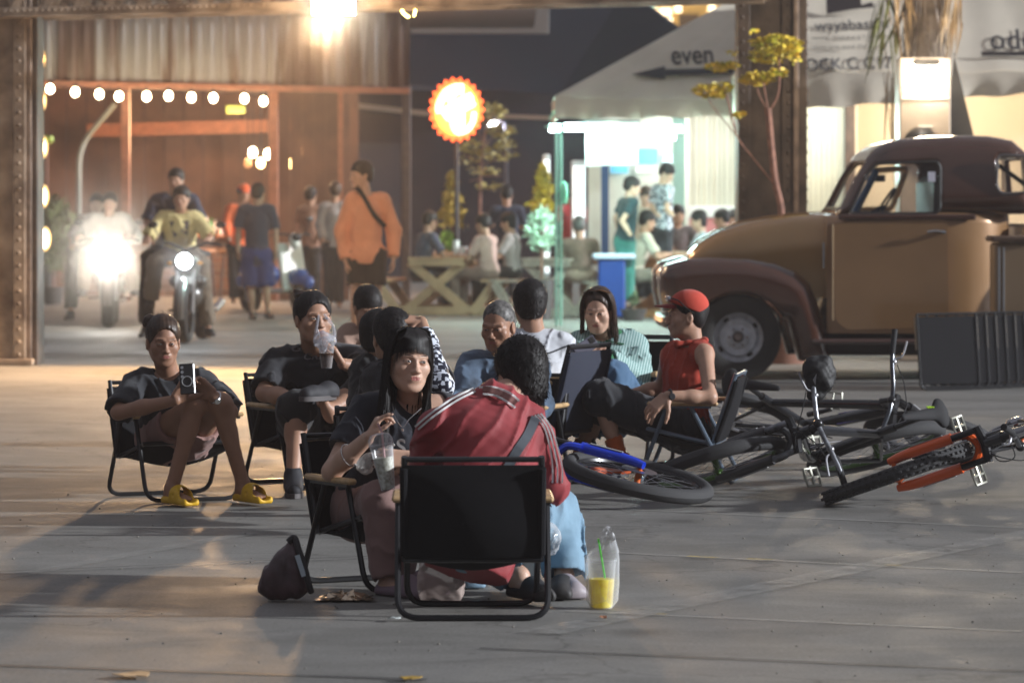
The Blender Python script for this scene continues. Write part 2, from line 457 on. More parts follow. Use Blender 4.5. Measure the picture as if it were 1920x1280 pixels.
# ---------------------------------------------------------------- riveted steel gantry: two columns and a lattice beam
def steel(name, c1, c2, rough=.55):
    m = mat(name, c1, rough=rough, metal=.25, col2=c2, var=.35, vscale=3.0, bump=.35, bscale=25); return m
M_rust = steel('rusty_steel', (.165, .115, .085), (.36, .29, .225)); M_rustd = steel('dark_rusty_steel', (.045, .034, .030), (.10, .075, .062))
M_edge = mat('worn_steel_edge', (.22, .17, .14), .45, metal=.5, var=.3, vscale=9)
def riveted_column(name, x0, x1, D, h, rivet_rows, mats, label, flange=None, depth=.62):
    r_ = empty(name, (0, 0, 0), label=label, cat='steel column')
    xa, xb = x0, x1
    r_.location = ((xa+xb)/2, D+depth/2, 0)
    b = MB(); b.box(((xa+xb)/2, D+depth/2, h/2), (xb-xa, depth, h), bev=.004); b.build('column_shaft', mats[0], r_, world=True)
    b = MB()
    for x in (xa+.05, xb-.05):
        b.box((x, D-.012, h/2), (.11, .024, h), bev=.004)
    b.build('flange_plate', mats[1], r_, world=True)
    b = MB()
    for x in rivet_rows:
        z = .1
        while z < h-.05:
            b.ell((x, D-.026, z), (.018, .014, .018), nu=8, nv=5); z += .115
    b.build('rivets', mats[1], r_, smooth='all', world=True)
    b = MB(); b.box(((xa+xb)/2, D+depth/2, .03), (xb-xa+.16, depth+.16, .06), bev=.01); b.build('base_plate', mats[1], r_, world=True)
    return r_
DC = 34.7
lc = riveted_column('steel_column', GX(-75, DC), GX(47, DC), DC, 3.95, [GX(36, DC), GX(-60, DC)], (M_rust, M_rust), 'huge rusty riveted steel column at the left edge, with round lamps up its side')
b = MB(); b.box((GX(51, DC), DC+.30, 1.97), (.065, .52, 3.94), bev=.004); b.build('side_channel', M_edge, lc, world=True)
b = MB(); b.box((GX(63, DC), DC+.30, 1.97), (.055, .50, 3.94), bev=.004); b.build('side_plate', M_rustd, lc, world=True)
DR = 36.0
rc = riveted_column('steel_column', GX(1385, DR), GX(1487, DR), DR, 3.95, [GX(1478, DR), GX(1392, DR)], (M_rustd, M_rustd), 'dark riveted steel column rising behind the hood of the old pickup truck')
b = MB(); b.box((GX(1492, DR), DR-.03, 1.97), (.045, .06, 3.94), bev=.004); b.build('side_channel', M_edge, rc, world=True)
b = MB(); b.box((GX(1504, DR), DR+.1, 1.97), (.085, .3, 3.94), bev=.004)
for k in range(34): b.ell((GX(1512, DR)+.003, DR-.02, .1+k*.115), (.012, .018, .018), nu=8, nv=5)
b.build('side_plate', M_rustd, rc, world=True)
# five round lamps on the left column
M_warm_e = mat('lamp_glow_warm', (1, .9, .7), .4, emit=(1.0, .80, .50), es=14); M_brass = mat('lamp_ring', (.75, .48, .2), .35, metal=.3, emit=(1, .6, .2), es=.45)
lamp0 = None
for k, (px, py) in enumerate(((66,111),(67,189),(70,276),(72,368),(76,448))):
    c_ = P(px+3, py, DC+.64)
    if lamp0 is None:
        lamp0 = empty('round_lamp', c_, cat='lamp', group='round lamps up the left steel column')
        Mx = Matrix.Rotation(R(66), 4, 'Z') @ Matrix.Rotation(R(90), 4, 'X')
        q = MB(); q.lathe([(.095,-.03),(.115,-.03),(.122,0),(.115,.03),(.088,.03),(.095,-.03)], 28, Mx); q.build('lamp_ring', M_brass, lamp0, smooth=True)
        q = MB(); q.lathe([(0,.022),(.05,.02),(.09,.008),(.09,-.02),(0,-.02)], 28, Mx); q.build('lamp_glass', M_warm_e, lamp0, smooth='all'); o = lamp0
    else:
        o = copy_tree(lamp0); o.location = c_
    o['label'] = ['topmost', 'second from the top', 'middle', 'second from the bottom', 'lowest'][k] + ' of the five round glowing lamps on the left steel column'
# beam
bm_ = empty('lattice_beam', (-.5, DC+.2, 3.2), label='rusty riveted steel lattice beam spanning the top between the two columns', cat='steel beam')
xa, xb = GX(-90, DC), GX(1440, DC); z0 = ZY(37, DC); z1 = ZY(10, DC)+.04
def zb(x): return z0+(z1-z0)*(x-xa)/(xb-xa)
q = MB()
for yy in (DC-.02, DC+.5):
    q.bar((xa, yy, zb(xa)+.045), (xb, yy, zb(xb)+.045), .09, .09, bev=.004)
q.bar((xa, DC-.065, zb(xa)+.012), (xb, DC-.065, zb(xb)+.012), .10, .014)
q.build('bottom_chord', M_rust, bm_, world=True)
q = MB()
for yy in (DC-.02, DC+.5): q.bar((xa, yy, zb(xa)+.80), (xb, yy, zb(xb)+.80), .09, .09, bev=.004)
q.build('top_chord', M_rust, bm_, world=True)
q = MB(); n = 26
for i in range(n):
    xs, xe = xa+(xb-xa)*i/n, xa+(xb-xa)*(i+1)/n
    for yy in (DC-.03, DC+.49):
        q.bar((xs, yy, zb(xs)+.08), (xe, yy, zb(xe)+.77), .012, .06); q.bar((xs, yy+.02, zb(xs)+.77), (xe, yy+.02, zb(xe)+.08), .012, .06)
q.build('lattice', M_rust, bm_, world=True)
q = MB(); n = 130
for i in range(n):
    x = xa+(xb-xa)*(i+.5)/n; q.ell((x, DC-.068, zb(x)+.06), (.013, .01, .013), nu=6, nv=4)
q.build('rivets', M_rust, bm_, world=True)
# floodlight under the beam
fl = empty('flood_light', P(625, 2, DC-.25), label='blazing warm floodlight hanging from the lattice beam', cat='floodlight')
Mx = Matrix.Rotation(R(38), 4, 'X')
q = MB(); q.box((0, .05, 0), (.42, .10, .32), Mx, bev=.02); q.bar((-.19,.03,0), (-.19,.10,.22), .02, .02); q.bar((.19,.03,0), (.19,.10,.22), .02, .02); q.bar((-.2,.1,.22), (.2,.1,.22), .03, .02); q.build('lamp_housing', mat('black_metal', (.02,.02,.022), .4, metal=.5), fl)
q = MB(); q.box(Mx @ Vector((0, -.012, 0)), (.38, .018, .29), Mx, bev=.008); q.build('lamp_glass', mat('flood_glow', (1,1,1), .4, emit=(1, .86, .62), es=90), fl)
FL = P(625, 40, DC-.75)
# small hook lamps further right
hl = empty('hook_lamp', P(772, 25, DC-.1), label='pair of small curved yellow lamps under the lattice beam', cat='lamp')
M_y = mat('yellow_glow', (1,.9,.4), .4, emit=(1, .78, .22), es=9)
q = MB(); q.tube(smooth_path([P(753,19,DC-.1)-hl.location, P(757,26,DC-.1)-hl.location, P(767,33,DC-.1)-hl.location]), .011, 8); q.build('lamp_tube', M_y, hl, smooth=True)
q = MB(); q.tube([P(779,18,DC-.1)-hl.location, P(778,24,DC-.1)-hl.location, P(776,31,DC-.1)-hl.location], .010, 8); q.build('lamp_tube', M_y, hl, smooth=True)
q = MB(); q.bar((-.09,0,.05),(.05,0,.06),.02,.03); q.build('bracket', M_rust, hl)
# ---------------------------------------------------------------- shed with corrugated front
DS = 58.0; S = lambda px, py: P(px, py, DS)
shed = empty('market_shed', (GX(420, DS), DS+4, 0), label='open fronted shed with rust-streaked corrugated fascia and warm brown interior', cat='shed')
def corr_mat():
    m = bpy.data.materials.new('rusty_corrugated'); m.use_nodes = True; t = m.node_tree; b = t.nodes['Principled BSDF']; L = t.links
    tc = t.nodes.new('ShaderNodeTexCoord'); mp = t.nodes.new('ShaderNodeMapping'); mp.inputs['Scale'].default_value = (1.0, 1, .07); L.new(tc.outputs['Object'], mp.inputs['Vector'])
    n = t.nodes.new('ShaderNodeTexNoise'); n.inputs['Scale'].default_value = 1.7; n.inputs['Detail'].default_value = 6; n.inputs['Roughness'].default_value = .62; L.new(mp.outputs[0], n.inputs['Vector'])
    r = t.nodes.new('ShaderNodeValToRGB'); L.new(n.outputs['Fac'], r.inputs[0]); e = r.color_ramp.elements
    e[0].position = .40; e[0].color = (.10, .055, .040, 1); e[1].position = .50; e[1].color = (.30, .29, .28, 1)
    x = e.new(.46); x.color = (.17, .12, .095, 1); x = e.new(.75); x.color = (.36, .36, .37, 1)
    L.new(r.outputs[0], b.inputs['Base Color']); b.inputs['Roughness'].default_value = .7; return m
M_corr = corr_mat()
def corrugated(x0, x1, z0_, z1_, y, pitch=.19, amp=.022, zt=None):
    n = int((x1-x0)/pitch*6); V = []; F = []
    for i in range(n+1):
        x = x0+(x1-x0)*i/n; yy = y-amp*math.sin(2*math.pi*(x-x0)/pitch)
        V += [(x, yy, z0_ if zt is None else z0_+(zt-z0_)*i/n), (x, yy, z1_), (x, yy+.012, z1_), (x, yy+.012, z0_ if zt is None else z0_+(zt-z0_)*i/n)]
    for i in range(n):
        a = i*4; F += [[a, a+4, a+5, a+1], [a+3, a+2, a+6, a+7], [a+1, a+5, a+6, a+2], [a, a+3, a+7, a+4]]
    return V, F
q = MB(); q.add(*corrugated(GX(-200, DS), GX(768, DS), ZY(153, DS), ZY(-60, DS), DS, zt=ZY(170, DS))); q.build('corrugated_fascia', M_corr, shed, world=True, smooth='all')
M_wbrown = mat('brown_boards', (.125, .060, .036), .6, col2=(.20, .098, .060), var=.2, vscale=1.5); M_post = mat('painted_post', (.34, .13, .07), .5, var=.2)
M_dbrown = mat('dark_timber', (.07, .042, .032), .6, var=.3)
q = MB(); q.bar((GX(-200, DS), DS-.06, ZY(152, DS)), (GX(768, DS), DS-.06, ZY(171, DS)), .10, .09); q.build('lintel', M_post, shed, world=True)
for px, m_, wd in ((235, M_post, .13), (513, M_post, .14), (762, M_dbrown, .13)):
    q = MB(); q.box((GX(px, DS), DS+.04, 1.62), (wd, wd, 3.24), bev=.01); q.build('post', m_, shed, world=True)
# back wall of boards
q = MB(); DBk = DS+9; x = GX(-350, DBk); k = 0
while x < GX(640, DBk):
    wdt = .34; q.box((x+wdt/2, DBk+.01*(k % 3), 2.2), (wdt-.012, .05, 4.4)); x += wdt; k += 1
q.build('back_wall', M_wbrown, shed, world=True)
q = MB(); q.box((GX(170, DS), DS+4.6, 4.6), (13.5, 9.5, .12)); q.build('roof', mat('shed_roof', (.10,.09,.085), .7), shed, world=True)
q = MB(); x = GX(522, DS+.3); k = 0      # boarded bay between post and the passage
while x < GX(634, DS+.3): q.box((x+.09, DS+.32+.006*(k % 2), 1.65), (.172, .03, 3.3)); x += .18; k += 1
q.build('boarded_panel', M_wbrown, shed, world=True)
q = MB(); q.box((GX(637, DS), DS+.3, 1.65), (.07, .12, 3.3)); q.build('panel_edge', M_post, shed, world=True)
q = MB(); q.bar((GX(70, DS), DS+6.8, ZY(245, DS+6.8)), (GX(520, DS), DS+6.8, ZY(235, DS+6.8)), .12, .22); q.build('inner_beam', M_post, shed, world=True)
q = MB(); q.tube(round_path([P(148, 420, DS+3), P(148, 275, DS+3), P(215, 195, DS+3)], .3), .045, 8); q.build('downpipe', mat('grey_blue_pipe', (.16,.22,.25), .5), shed, world=True)
# exit-like green and yellow board
q = MB(); q.box(S(415, 196)+Vector((0,3,.0)), (.30, .04, .12), bev=.01); q.build('small_sign', mat('green_sign', (.15,.25,.06), .4, emit=(.4,.52,.12), es=.2), shed, world=True)
# bar counter of brick with a wooden top
cn = empty('bar_counter', (GX(260, 61), 61, 0), label='low brick bar counter with a timber top inside the shed', cat='counter')
M_brick = bpy.data.materials.new('brick'); M_brick.use_nodes = True
t_ = M_brick.node_tree; bt = t_.nodes.new('ShaderNodeTexBrick'); bt.inputs['Scale'].default_value = 2.4; bt.inputs['Color1'].default_value = (.30,.13,.07,1); bt.inputs['Color2'].default_value = (.16,.08,.05,1); bt.inputs['Mortar'].default_value = (.25,.2,.16,1)
tcn = t_.nodes.new('ShaderNodeTexCoord'); mpn = t_.nodes.new('ShaderNodeMapping'); mpn.inputs['Rotation'].default_value = (R(90),0,0)
t_.links.new(tcn.outputs['Object'], mpn.inputs[0]); t_.links.new(mpn.outputs[0], bt.inputs[0]); t_.links.new(bt.outputs[0], t_.nodes['Principled BSDF'].inputs['Base Color'])
q = MB(); q.box((GX(260,61), 61.4, .46), (GX(445,61)-GX(75,61), .7, .92)); q.build('counter_body', M_brick, cn, world=True)
q = MB(); q.box((GX(260,61), 61.35, .945), (GX(450,61)-GX(70,61), .9, .05), bev=.01); q.build('counter_top', M_post, cn, world=True)
# bottles on the counter
for k, (px, c_, hh) in enumerate(((388,(.75,.72,.66),.30),(396,(.10,.30,.12),.27),(404,(.55,.53,.5),.24),(413,(.72,.66,.6),.20),(312,(.1,.25,.1),.27),(370,(.45,.2,.05),.27))):
    q = MB(); q.lathe([(.001,0),(.035,0),(.037,.01),(.037,hh*.6),(.014,hh*.78),(.013,hh),(.001,hh)], 12, c=(0,0,0))
    o = q.build('bottle', mat('bottle_%d' % k, c_, .15), smooth=True); o.location = (GX(px,61.2), 61.15, .97)
    tag(o, ['tall milky white bottle on the bar counter nearest the scooter side', 'green glass bottle between two pale bottles on the bar', 'grey bottle in the middle of the row on the bar', 'short pale bottle at the right end of the bar row', 'dark green bottle standing alone behind the yellow-shirted rider', 'brown bottle left of the white bottle on the bar'][k], 'bottle', 'bottles on the bar counter')
for k, (px, c_) in enumerate(((108, (.4,.18,.08)), (385, (.5,.25,.12)), (430, (.35,.2,.12)))):   # stools in front of the counter
    st_ = empty('bar_stool', (GX(px, 60.2), 60.2, 0), label=['bar stool left of the bright motorcycle headlight', 'bar stool in front of the bar right of the riders', 'bar stool beside the standing man in dark blue'][k], cat='stool', group='stools along the bar counter')
    q = MB(); q.lathe([(.001,.70),(.17,.70),(.18,.72),(.17,.75),(.001,.76)], 16); q.build('seat', mat('stool_%d' % k, c_, .5), st_, smooth=True)
    for j in range(4):
        a = math.pi/4+j*math.pi/2; q = MB(); q.tube([(.11*math.cos(a), .11*math.sin(a), .70), (.21*math.cos(a), .21*math.sin(a), 0)], .014, 8); q.build('leg', M_dbrown, st_, smooth=True)
# string of bulbs
M_bulb = mat('bulb_glow', (1,.9,.7), .4, emit=(1, .80, .50), es=26); M_bulb2 = mat('bulb_glow_amber', (1,.8,.4), .4, emit=(1, .66, .25), es=16)
sl = empty('string_light', S(300, 165)-Vector((0,.6,0)), label='string of bright festoon bulbs hung under the corrugated fascia', cat='string light')
DB = DS-.6; bpts = [(94,167),(141,173),(186,177),(223,181),(275,181),(316,180),(359,183),(400,184),(458,185),(494,190)]
q = MB(); pts = []
for i, (px, py) in enumerate(bpts):
    pts.append(P(px, py-13, DB))
    if i < len(bpts)-1: pts.append(P((px+bpts[i+1][0])/2, (py+bpts[i+1][1])/2-9, DB))
q.tube(pts, .010, 6); q.build('cable', mat('black_rubber', (.015,.015,.015), .6), sl, world=True)
for px, py in bpts:
    c_ = P(px, py, DB); q = MB(); q.ell(c_, (.056, .056, .068), nu=12, nv=8); f = q.build('bulb', M_bulb, sl, smooth='all', world=True)
    s_ = MB(); s_.lathe([(.001,0),(.025,0),(.022,.06),(.001,.06)], 8, c=c_+Vector((0,0,.075))); s_.build('socket', mat('black_rubber',(.015,)*3), f, world=True)
# hanging cluster of amber bulbs
pend = None
for k, (px, py, m_) in enumerate(((474,286,0),(503,289,0),(530,286,0),(489,306,1),(546,307,1),(465,306,2),(563,283,2))):
    D_ = DS+2; c_ = P(px, py, D_)
    o = empty('pendant_bulb', c_, cat='bulb', group='bulbs hanging over the bar',
        label=['left of three upper white hanging bulbs', 'middle of three upper white hanging bulbs', 'right of three upper white hanging bulbs', 'lower yellow hanging bulb on the left', 'lower yellow hanging bulb on the right', 'dim amber bulb low at the left of the cluster', 'dim amber bulb at the right of the cluster'][k])
    q = MB(); q.ell((0,0,0), (.062, .062, .08), nu=12, nv=8); q.build('bulb', [M_bulb, M_bulb2, mat('dim_bulb', (.6,.3,.15), .2, emit=(1,.5,.2), es=.5)][m_], o, smooth='all')
    q = MB(); q.tube([(0,0,.07), (0,0,ZY(168, D_)-c_.z)], .008, 6); q.build('cord', mat('black_rubber',(.015,)*3), o)
# ---------------------------------------------------------------- passage wall, dark hall behind, far tower
hall = empty('dark_hall', (GX(900, 72), 74, 0), label='dark purple-grey hall with a large gabled roof behind the round neon sign', cat='building')
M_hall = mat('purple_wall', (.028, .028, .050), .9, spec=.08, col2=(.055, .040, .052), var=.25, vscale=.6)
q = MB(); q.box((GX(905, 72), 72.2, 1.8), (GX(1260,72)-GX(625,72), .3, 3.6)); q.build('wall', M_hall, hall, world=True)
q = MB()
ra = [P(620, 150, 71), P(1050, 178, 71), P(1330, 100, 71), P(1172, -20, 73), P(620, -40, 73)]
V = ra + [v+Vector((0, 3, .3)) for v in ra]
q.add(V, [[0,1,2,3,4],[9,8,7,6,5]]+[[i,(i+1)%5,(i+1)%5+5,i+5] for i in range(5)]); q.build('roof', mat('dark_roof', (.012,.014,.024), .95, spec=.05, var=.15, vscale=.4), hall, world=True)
q = MB(); q.bar(P(655, 197, 70.4), P(800, 213, 70.4), .25, .09); q.bar(P(800, 213, 70.4), P(1045, 222, 70.4), .25, .07); q.build('eave_strip', mat('eave', (.36,.27,.2), .6), hall, world=True)
q = MB(); q.box(P(900, 38, 69.5), (2.5, .08, .50), bev=.01); q.build('sign_board', mat('grey_board', (.20,.195,.19), .7), hall, world=True)
q = MB()
for dx, dy in ((0,0),(8,-3),(14,4),(3,9),(12,12),(-3,4)): q.ell(P(648+dx, 258+dy, 70.8), (.035,.03,.035), nu=8, nv=6)
q.build('small_lamps', mat('cool_glow', (1,1,1), .4, emit=(.55,.9,1), es=5), hall, world=True)
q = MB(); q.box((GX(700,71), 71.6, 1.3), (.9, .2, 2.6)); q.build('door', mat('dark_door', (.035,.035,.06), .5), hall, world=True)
# lit tower far off
tw = empty('lit_tower', (GX(1300, 112), 114, 0), label='far multi-storey building with warm lit windows and yellow frames above the tent', cat='building')
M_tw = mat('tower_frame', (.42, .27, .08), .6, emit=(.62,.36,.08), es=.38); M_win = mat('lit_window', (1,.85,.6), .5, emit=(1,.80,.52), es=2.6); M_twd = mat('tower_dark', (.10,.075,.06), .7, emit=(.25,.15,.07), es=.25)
q = MB(); q.box((GX(1330,115), 117, 4.6), (9.5, 4, 9.2)); q.build('wall', M_twd, tw, world=True)
q = MB()
for px in (1268, 1322, 1345, 1398, 1440): q.box((GX(px,113), 114.6, 5.2), (.20 if px != 1268 else .28, .5, 10.4))
for py in (13, 66, -30): q.box((GX(1330,113), 114.5, ZY(py,113)), (9.0, .4, .28))
q.build('frame', M_tw, tw, world=True)
for (xx0, xx1, yy0, yy1) in ((1210,1237,13,27),(1240,1262,12,26),(1225,1237,28,38),(1241,1264,30,46),(1332,1345,6,36),(1268,1281,6,20),(1290,1318,-10,4),(1352,1390,-10,3)):
    q = MB(); q.box((GX((xx0+xx1)/2,113), 114.2, ZY((yy0+yy1)/2,113)), ((xx1-xx0)/FPX*113, .1, (yy1-yy0)/FPX*113), bev=.02); q.build('window', M_win, tw, world=True)
q = MB(); q.box(P(1216, 9, 113), (.55, .15, .14), bev=.05); q.build('green_lamp', mat('green_glow', (.7,1,.9), .4, emit=(.4,.85,.65), es=2), tw, world=True)
# neon round sign
DN = 52.0
def bottle_cap_sign():
    r = empty('round_sign', P(856, 206, DN), label='round glowing red and yellow saw-toothed sign on a pole', cat='neon sign')
    s = DN/FPX; rx, ry = 53*s, 62*s; N = 22
    poly = []
    for k in range(N*4):
        a = 2*math.pi*k/(N*4); f = [1.0, .93, .86, .93][k % 4]; poly.append((rx*f*math.cos(a), ry*f*math.sin(a)))
    q = MB(); q.prism(poly, -.02, .10); q.build('sign_rim', mat('neon_red', (.9,.12,.03), .4, emit=(1.0, .13, .03), es=1.6), r)
    poly = [(rx*.76*math.cos(2*math.pi*k/48), ry*.78*math.sin(2*math.pi*k/48)) for k in range(48)]
    q = MB(); q.prism(poly, -.035, .0); q.build('sign_face', mat('neon_yellow', (1,.7,.1), .4, emit=(1.0, .42, .06), es=1.1), r)
    M_nw = mat('neon_white', (1,1,.9), .4, emit=(1, .88, .62), es=1.9)
    q = MB(); S_ = lambda x, y: Vector((x*rx, -.05, y*ry))
    q.tube(smooth_path([S_(.02,.70), S_(-.38,.52), S_(-.62,.12), S_(-.60,-.10)]), .045, 8)
    q.tube(smooth_path([S_(.25,.62), S_(-.05,.60), S_(-.36,.30)]), .07, 8)
    q.tube(smooth_path([S_(-.45,-.20), S_(-.1,.02), S_(.25,.14), S_(.58,.30)]), .085, 8)
    q.tube(smooth_path([S_(-.30,-.02), S_(.05,.2), S_(.56,.42)]), .05, 8)
    q.tube(smooth_path([S_(-.02,-.18), S_(-.04,-.42), S_(.08,-.62), S_(.30,-.50)]), .07, 8)
    q.tube(smooth_path([S_(.16,-.10), S_(.16,-.5)]), .05, 8); q.tube(smooth_path([S_(.62,-.08), S_(.58,-.36), S_(.38,-.62), S_(.05,-.72)]), .03, 8)
    q.build('sign_script', M_nw, r, smooth=True)
    q = MB(); q.tube([(.0,.06,0), (0,.06,-(r.location.z))], .035, 10); q.build('pole', mat('dark_pole', (.03,.025,.03), .5), r, smooth=True)
bottle_cap_sign()
for k, (px, py) in enumerate(((925,230),)):
    o = empty('street_lamp', (GX(px, 60), 60, 0), label='slim street lamp glowing above the small tree right of the neon sign', cat='street lamp')
    q = MB(); q.tube(smooth_path([(0.2,0,0),(0.2,0,ZY(236,60)-.25),(.1,0,ZY(228,60)),(0,0,ZY(229,60))]), .03, 8); q.build('pole', mat('dark_pole',(.03,.025,.03)), o, smooth=True)
    q = MB(); q.ell((-.02,0,ZY(232,60)), (.09,.06,.04), Matrix.Rotation(R(-12),3,'Y')); q.build('lamp_head', mat('street_glow', (1,1,1), .4, emit=(1,.87,.7), es=11), o, smooth='all')
# ================================================================ MARKET TENTS AND STALLS
def canvas_mat(name, c):
    m = mat(name, c, .8, var=.10, vscale=1.2, bump=.25, bscale=6); return m
M_cv = canvas_mat('canvas', (.74, .67, .55)); M_ink = mat('stencil_ink', (.035,.035,.045), .8)
def tent(name, label, xl, xr, D, z_top, z_bot, z_peak, x_peak, depth, hemfun, front_open=True):
    """pyramid marquee: sagging front slope, valance, posts"""
    r = empty(name, ((xl+xr)/2, D+depth/2, 0), label=label, cat='market tent')
    nx, nz = 60, 24; V = []; F = []
    # front slope: from eave line up to ridge peak (steep), slightly concave
    for j in range(nz+1):
        t = j/nz
        for i in range(nx+1):
            u = i/nx; xe = xl+(xr-xl)*u; x = xe+(x_peak-xe)*t; y = D+depth*.5*t*.9
            z = z_top+(z_peak-z_top)*t
            z -= .05*math.sin(math.pi*u)*(1-t)
            z += .012*math.sin(u*40)*(1-t)**2
            V.append((x, y, z))
    for j in range(nz):
        for i in range(nx):
            a = j*(nx+1)+i; F.append([a, a+1, a+nx+2, a+nx+1])
    q = MB(); q.add(V, F)
    # left, right and back slopes
    pk = (x_peak, D+depth*.45, z_peak)
    q.add([(xl, D, z_top), (xl, D+depth, z_top), pk], [[0,2,1]]); q.add([(xr, D, z_top), (xr, D+depth, z_top), pk], [[0,1,2]]); q.add([(xl, D+depth, z_top), (xr, D+depth, z_top), pk], [[0,2,1]])
    q.build('canopy', M_cv, r, world=True, smooth='all')
    V = []; F = []; nz = 10
    for j in range(nz+1):
        t = j/nz
        for i in range(nx*2+1):
            u = i/(nx*2); x = xl+(xr-xl)*u
            zt = z_top - .05*math.sin(math.pi*u)+.012*math.sin(u*40); zb_ = hemfun(u)
            y = D-.015-.03*math.sin(u*26+1.3*t)*t-.02*math.sin(u*57+2)*t-.05*math.sin(math.pi*t)*.4
            V.append((x, y, zt+(zb_-zt)*t))
    for j in range(nz):
        for i in range(nx*2):
            a = j*(nx*2+1)+i; F.append([a, a+nx*2+1, a+nx*2+2, a+1])
    q = MB(); q.add(V, F); q.build('valance', M_cv, r, world=True, smooth='all')
    for side in (xl+.02, xr-.02):
        q = MB(); q.box((side, D+depth/2, (z_top+z_bot)/2), (.012, depth, z_top-z_bot)); q.build('side_valance', M_cv, r, world=True)
    return r
DT = 46.0; s_ = DT/FPX
tl = tent('market_tent', 'beige canvas tent printed with the word even over an arrow', GX(1040, DT), GX(1470, DT), DT, ZY(180, DT), ZY(222, DT), ZY(-110, DT), GX(1560, DT), 4.4, lambda u: ZY(224-7*u, DT)+.012*math.sin(u*31))
xlp, xrp = GX(1040, DT), GX(1470, DT)
def on_slope(px, py, off=.03):
    """a point of the first tent's front slope seen at this photo position, as a plane through the eave and the peak"""
    z0_, z1_ = ZY(180, DT), ZY(-110, DT); yk = 4.4*.45/(z1_-z0_)
    # ray: x=(px-960)/F*D, z=HC+(HY-py)/F*D ; D = DT+(z-z0)*yk
    k = (HY-py)/FPX; D_ = (DT+(HC-z0_)*yk)/(1-k*yk); D_ -= off
    return P(px, py, D_)
pl_ = [(1184,140),(1247,124),(1247,130),(1378,127),(1378,138),(1247,142),(1247,148)]
V = [on_slope(*p) for p in pl_]; q = MB(); V2 = [v+Vector((0,.012,0)) for v in V]; n = len(V)
q.add(V+V2, [[0,1,6],[2,3,4,5],[1,2,5,6],[7,13,8]]+[[i,(i+1)%n,(i+1)%n+n,i+n] for i in range(n)]); q.build('printed_arrow', M_ink, tl, world=True)
def stencil_text(body, px, py, hpx, wpx, parent, D, tilt, off=.05, bold=.0, slant=0.0, m=None, tentp=None):
    tentp = (DT2, ZY(128, DT2), ZY(-420, DT2), 5.0, GX(1400, DT2), GX(2120, DT2), GX(1800, DT2)) if parent.name.endswith('001') else (DT, ZY(180, DT), ZY(-110, DT), 4.4, GX(1040, DT), GX(1470, DT), GX(1560, DT))
    """black stencil lettering centred at a photo position, its own width and height in metres, lying on the canvas"""
    s = D/FPX; c = bpy.data.curves.new('t', 'FONT'); c.body = body; c.size = 1; c.align_x = 'CENTER'; c.align_y = 'CENTER'; c.offset = bold
    o = bpy.data.objects.new('t', c); sc.collection.objects.link(o); dg = bpy.context.evaluated_depsgraph_get(); me = bpy.data.meshes.new_from_object(o.evaluated_get(dg)); bpy.data.objects.remove(o)
    co = np.array([v.co[:] for v in me.vertices]); 
    if len(co) == 0: return
    lo, hi = co.min(0), co.max(0); sx = wpx*s/(hi[0]-lo[0]); sz = hpx*s/(hi[1]-lo[1])
    me.transform(Matrix.Translation((-(lo[0]+hi[0])/2, -(lo[1]+hi[1])/2, 0))); me.transform(Matrix.Diagonal((sx, sz, .3, 1)))
    me.transform(Matrix.Rotation(R(slant), 4, 'Z')); me.transform(Matrix.Rotation(R(90)-tilt, 4, 'X')); me.materials.clear()
    me.transform(Matrix.Translation(P(px, py, D-off)))
    D0_, zt0, zp0, dep, xl_, xr_, xp_ = tentp
    for v in me.vertices:
        z_ = v.co.z; t_ = 0
        for _ in range(4):
            t_ = max(0, (z_-zt0)/(zp0-zt0)); u_ = ((v.co.x-xp_*t_)/(1-t_)-xl_)/(xr_-xl_); z_ = v.co.z+.05*math.sin(math.pi*u_)*(1-t_)-.012*math.sin(u_*40)*(1-t_)**2
        yn = D0_+dep*.45*t_-(.022 if z_ > zt0+.02 else .10); k_ = yn/v.co.y; v.co = Vector((v.co.x*k_, yn, HC+(v.co.z-HC)*k_))
    link('printed_lettering', me, m or M_ink, parent, world=True)
tilt = math.atan2(4.4*.45, ZY(-110,DT)-ZY(180,DT))
Dm = on_slope(1300, 108, 0).y
stencil_text('even', 1298, 108, 38, 78, tl, Dm, tilt, .06, bold=.008, slant=2)
# second tent (nearer, bigger) to the right of the dark column
DT2 = 43.0
tr_ = tent('market_tent', 'large beige canvas tent with block lettering and the word odd', GX(1400, DT2), GX(2120, DT2), DT2, ZY(128, DT2), ZY(205, DT2), ZY(-420, DT2), GX(1800, DT2), 5.0, lambda u: ZY(209-34*min(1, max(0, (u-.05)/.7)), DT2)+.012*math.sin(u*45))
xl2 = GX(1462, DT2)
t2 = math.atan2(5*.45, ZY(-420,DT2)-ZY(128,DT2))
def D2(py):
    z0_, z1_ = ZY(128, DT2), ZY(-420, DT2); yk = 5*.45/(z1_-z0_); k = (HY-py)/FPX; return (DT2+(HC-z0_)*yk)/(1-k*yk)
M_ink2 = mat('faded_ink', (.10,.095,.10), .8); M_ink3 = mat('pale_ink', (.20,.18,.165), .8)
stencil_text('BLOCK C C17', 1575, 120, 28, 196, tr_, D2(120), t2, .04, bold=.015, slant=2)
stencil_text('wayabasaln', 1596, 49, 30, 138, tr_, D2(49), t2, .04, bold=.012, slant=3, m=M_ink2)
stencil_text('MARKET', 1594, 71, 9, 62, tr_, D2(71), t2, .04, slant=2, m=M_ink3)
stencil_text('mon tue wed thu fri sat', 1594, 87, 9, 138, tr_, D2(87), t2, .04, slant=2, m=M_ink3)
stencil_text('odd', 1898, 74, 48, 84, tr_, D2(74), t2, .05, bold=.01)
q = MB(); D_ = D2(101)-.03
